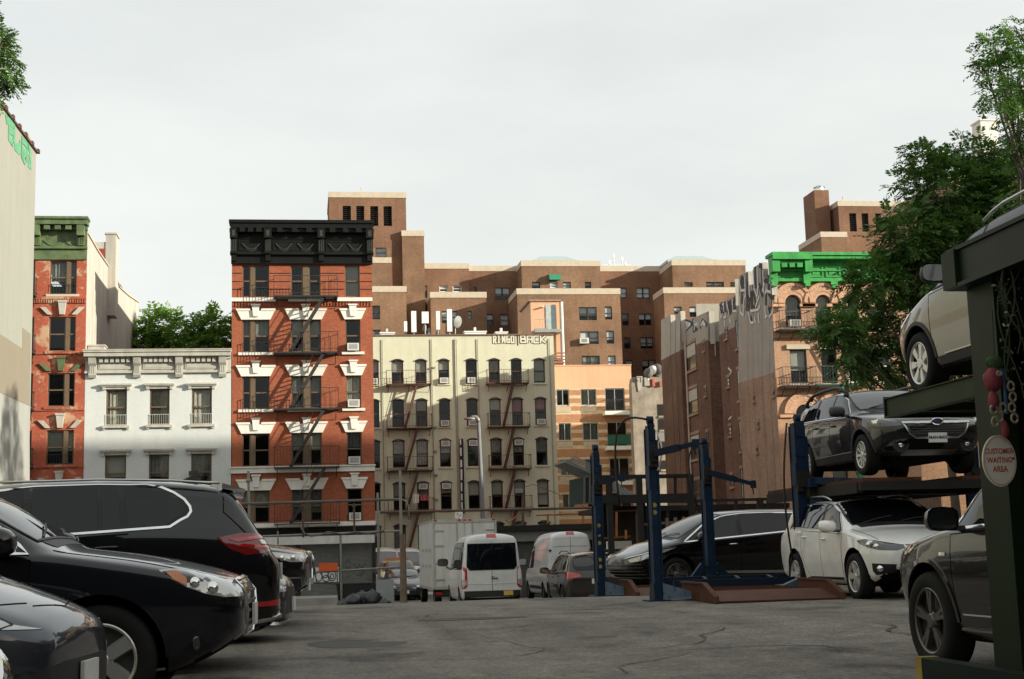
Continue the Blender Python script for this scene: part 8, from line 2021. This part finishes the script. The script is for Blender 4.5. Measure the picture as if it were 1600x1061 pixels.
# rubbish by the shutter: grey board, bags, bin
def rubbish():
    Y = 58.5; z = gz(Y)
    a = at(602, 935, Y); m = MB(); m.box(-.36,-.05,0,.36,.02,1.15); m.box(-.36,-.06,0,-.32,-.051,1.15); m.box(.32,-.06,0,.36,-.051,1.15); o = m.build('leaning_board', pm('grey_board', (.28,.30,.31), .7, var=.1)); o.location = (a.x, Y, z); o.rotation_euler = (R(-8),0,0); tag(o, 'grey sheet of board leaning on the rubbish pile beside the pole', 'board')
    def bag(px, sz, label, seed, hh=1.0, mt=None, dy=0):
        p = at(px, 935, Y+dy); R4 = random.Random(seed); m = MB(); n, k = 14, 9; rows = []
        for i in range(k+1):
            f = i/k; rad = sz*(math.sin(PI*min(1,.12+f*.86))**.6)*(1 if f < .85 else .45); rows.append(m.pts([(rad*math.cos(2*PI*j/n)*(1+R4.uniform(-.16,.16)), rad*math.sin(2*PI*j/n)*(1+R4.uniform(-.16,.16)), sz*1.5*hh*f+R4.uniform(-.03,.03)) for j in range(n)]))
        for i in range(k):
            for j in range(n): m.f.append((rows[i]+j, rows[i]+(j+1)%n, rows[i+1]+(j+1)%n, rows[i+1]+j)); m.m.append(0)
        o = m.build('rubbish_bag', mt or plain('bin_bag', (.022,.025,.03), .3), None, smooth=True); o.location = (p.x, Y+dy, z); tag(o, label, 'rubbish bag', 'rubbish bags by the shutter')
    gb = plain('grey_bin_bag', (.022,.025,.03), .3)
    bag(538, .30, 'grey blue rubbish bag at the left end of the pile by the fence', 1, mt=gb); bag(552, .38, 'black rubbish bag second from the left in the pile by the fence', 2, 1.15); bag(566, .42, 'big black rubbish bag in the middle of the pile by the fence', 3, 1.2, dy=.4); bag(582, .42, 'crumpled pale grey rubbish bag high in the pile by the fence', 4, 1.25, gb, .2); bag(601, .30, 'small dark rubbish bag in front of the leaning grey board', 5, .9, None, -.5)
    p = at(567, 935, 60.8); r = thing('skip', 'dark open topped skip behind the rubbish bags by the fence', 'skip', (p.x, 60.8, gz(60.8))); m = MB(); w = 1.0
    m.hexa([(-w,-.5,.1),(w,-.5,.1),(w,.5,.1),(-w,.5,.1),(-w-.1,-.6,.95),(w+.1,-.6,.95),(w+.1,.6,.95),(-w-.1,.6,.95)]); m.build('bin', M_steel, r); m = MB(); m.box(-w-.13,-.64,.951,w+.13,.64,1.0); m.build('lid', M_blackc, r)
rubbish()
# dark steel car stacker rack at the right
def rack():
    Y = 44.0; a = at(940, 900, Y); L = Vector((a.x, Y, gz(Y))); r = thing('steel_rack', 'dark steel car stacking rack with tilted platforms behind the blue lift posts', 'rack', L); q = lambda px, py, dy=0: Vector(at(px, py, Y+dy))-L
    for px, y0, dy in ((951,745,0),(998,745,0),(1078,742,0),(1187,778,0),(945,780,4.5),(1003,775,4.5),(1078,745,4.5)):
        p = q(px,y0,dy); m = MB(); m.box(p.x-.09,p.y-.09,-.3,p.x+.09,p.y+.09,p.z); m.build('upright', M_steel, r)
    for a_, b_, w_, h_ in ((q(936,745), q(1079,743), .12, .10), (q(938,780), q(1085,779), .2, .26), (q(1085,783), q(1236,779), .14, .09), (q(936,746,4.5), q(1079,744,4.5), .12, .12), (q(938,795,4.5), q(1085,793,4.5), .2, .16), (q(1090,800,4.4), q(1236,797,4.4), .1, .1), (q(1003,744), q(1018,752), .05, .05)):
        m = MB(); m.bar(a_, b_, w_, h_); m.build('beam', M_steel, r)
    for px, y0, y1 in ((1055,745,775),(1077,745,775),(1110,782,803),(1150,782,803),(1200,782,803)): m = MB(); m.bar(q(px,y0), q(px,y1), .09, .06); m.build('strut', M_steel, r)
    m = MB(); m.box(q(940,779).x,q(940,779).y+.12,q(940,776).z,q(1083,779).x,q(940,779).y+4.3,q(940,776).z+.05); m.build('deck', M_steel, r)
    m = MB(); dp = Vector((.35,2.2,0))
    def slab(p0, p1, mb, w=2.0, t=.07): 
        p0, p1 = q(*p0), q(*p1); d = Vector((0,w,0)); u = Vector((0,0,t)); mb.hexa([p0,p1,p1+d,p0+d,p0+u,p1+u,p1+d+u,p0+d+u])
    slab((883,722),(932,745), m); 
    for k in range(5): p0, p1 = q(883+k*3.2,721.5-k*2.1), q(929+k*3,741-k*2); m.bar(p0, p1, .05, .04)
    m.build('tilted_platform', pm('platform_grey', (.20,.20,.19), .5, metal=.4, var=.2), r)
    m = MB()
    for k in range(3): m.bar(q(940+k*8,748+k*1.0), q(973+k*9,775+k*.5), .07, .09)
    m.build('tilted_ramp', pm('platform_grey', (.2,.2,.19), .5), r)
    m = MB(); p0, p1, p2, p3 = q(913,746), q(929,742), q(929,785), q(913,787); m.quad(p0,p1,p2,p3); m.quad(p0,p0+Vector((-.2,1.5,0)),p3+Vector((-.2,1.5,0)),p3)
    m.build('mesh_panel', pm('dark_green_mesh', (.006,.018,.014), .8), r)
    m = MB()
    for p0, p1 in (((913,746),(929,742)),((929,742),(929,786)),((929,786),(913,787)),((913,787),(913,746)),((921,744),(921,787))): m.bar(q(*p0)-Vector((0,.03,0)), q(*p1)-Vector((0,.03,0)), .05, .05)
    m.build('panel_frame', M_galvd, r)
    for a_, b_, w_ in ((q(963,800), q(963,838), .07), (q(978,828), q(978,842), .06), (q(945,841,3), q(985,838,3), .07), (q(950,800,3), q(995,797,3), .05)): m = MB(); m.bar(a_, b_, w_, w_); m.build('orange_brace', pm('orange_rail', (.3,.11,.03), .6), r)
    m = MB(); m.box(q(950,846,2).x, q(950,846,2).y, q(950,858,2).z, q(987,846,2).x, q(987,846,2).y+.3, q(950,846,2).z); m.build('white_panel', M_wtrim, r)
rack()
def dark_shed():
    Y = 54.5; a, c = at(946, 900, Y), at(1240, 900, Y); L = Vector((a.x, Y, gz(Y))); r = thing('open_shed', 'dark open fronted shed with steel posts under the overhead deck behind the minivan', 'shed', L); W = c.x-a.x; z = lambda py: at(1090, py, Y).z-L.z
    m = MB(); m.box(0,0,z(797),W,5,z(789)); m.build('roof', M_steel, r)
    m = MB(); m.box(0.05,2.2,0,W,2.3,z(797)-.002); m.build('wall', pm('dark_mottled_wall', (.05,.038,.03), .9, var=.5, scale=1.5, fine=.3), r)  # dark mottled back wall under the deck
    for i in range(7): x = .1+(W-.3)*i/6; m = MB(); m.box(x,.02,0,x+.12,.14,z(797)-.002); m.build('post', M_rustp if i%2 else M_steel, r)
    m = MB(); m.box(.3,1.9,0,2.2,2.19,1.2); m.box(3.0,1.7,0,3.9,2.19,1.7); m.build('stored_panels', M_ruin, r)
dark_shed()
def pickets():
    Y = 47.5; a = at(1003, 860, Y); L = Vector((a.x, Y, gz(Y))); r = thing('picket_fence', 'pale metal picket fence behind the black minivan windscreen', 'fence', L); q = lambda px, py: Vector(at(px, py, Y))-L
    m = MB()
    for i in range(9): px = 1003+i*13; p = q(px, 812-i*.9); m.box(p.x-.05,-.04,0,p.x+.05,.04,p.z)
    m.build('picket', M_galv, r); m = MB(); m.bar(q(998,820), q(1112,812), .05, .08); m.bar(q(998,850), q(1112,846), .05, .08); m.build('rail', M_galv, r)
pickets()
def back_fence():
    Y = 52.0; a = at(1200, 860, Y); L = Vector((a.x, Y, gz(Y))); r = thing('board_fence', 'grey board fence under the raised wagon at the back of the lot', 'fence', L); q = lambda px, py: Vector(at(px, py, Y))-L
    for k, (x0, x1, y0, mt) in enumerate(((1292,1317,768,M_conc),(1319,1345,766,M_conc),(1347,1372,765,pm('board_brown',(.22,.15,.10),.85)),(1374,1470,764,pm('board_brown',(.22,.15,.10),.85)),(1085,1235,803,M_party))):
        m = MB(); n = max(3, int((x1-x0)/6)); p0, p1 = q(x0,y0), q(x1,y0)
        for i in range(n): xa, xb = p0.x+(p1.x-p0.x)*i/n, p0.x+(p1.x-p0.x)*(i+.94)/n; m.box(xa,.0,0,xb,.03+.01*(i%2),p0.z+.02*(i%3))
        m.build('board_panel', mt, r)
    m = MB()
    for px in (1290,1318,1346,1373): p = q(px,762); m.box(p.x-.05,-.06,0,p.x+.05,-.003,p.z)
    m.build('post', M_galv, r)
back_fence()
# street cars hint: glimpse of the shop fronts is hidden behind the vans
def roof_pipes():
    Y = 104; specs = (('vent_box', 'long white duct box on the left of the yellow roof', 605, 522, 22, 7, 'duct'), ('vent_box', 'long white duct box in the middle of the yellow roof', 742, 520, 34, 6, 'duct'), ('vent_box', 'short white duct box left of the painted letters on the yellow roof', 783, 521, 18, 4, 'duct'))
    for nm, lab, px, py, w, h, cat in specs:
        s = at(px, 526, Y); k = Y/F; m = MB(); m.box(-w/2*k,-.4,-.6,w/2*k,.4,(526-py)*k); m.box(-w/2*k-.06,-.46,(526-py)*k+.001,w/2*k+.06,.46,(526-py)*k+.08); m.tube([(0,0,(526-py)*k),(0,0,(526-py)*k+.4)],.1,8); o = m.build(nm, M_white); o.location = s; tag(o, lab, cat, 'ducts on the yellow roof')
roof_pipes()
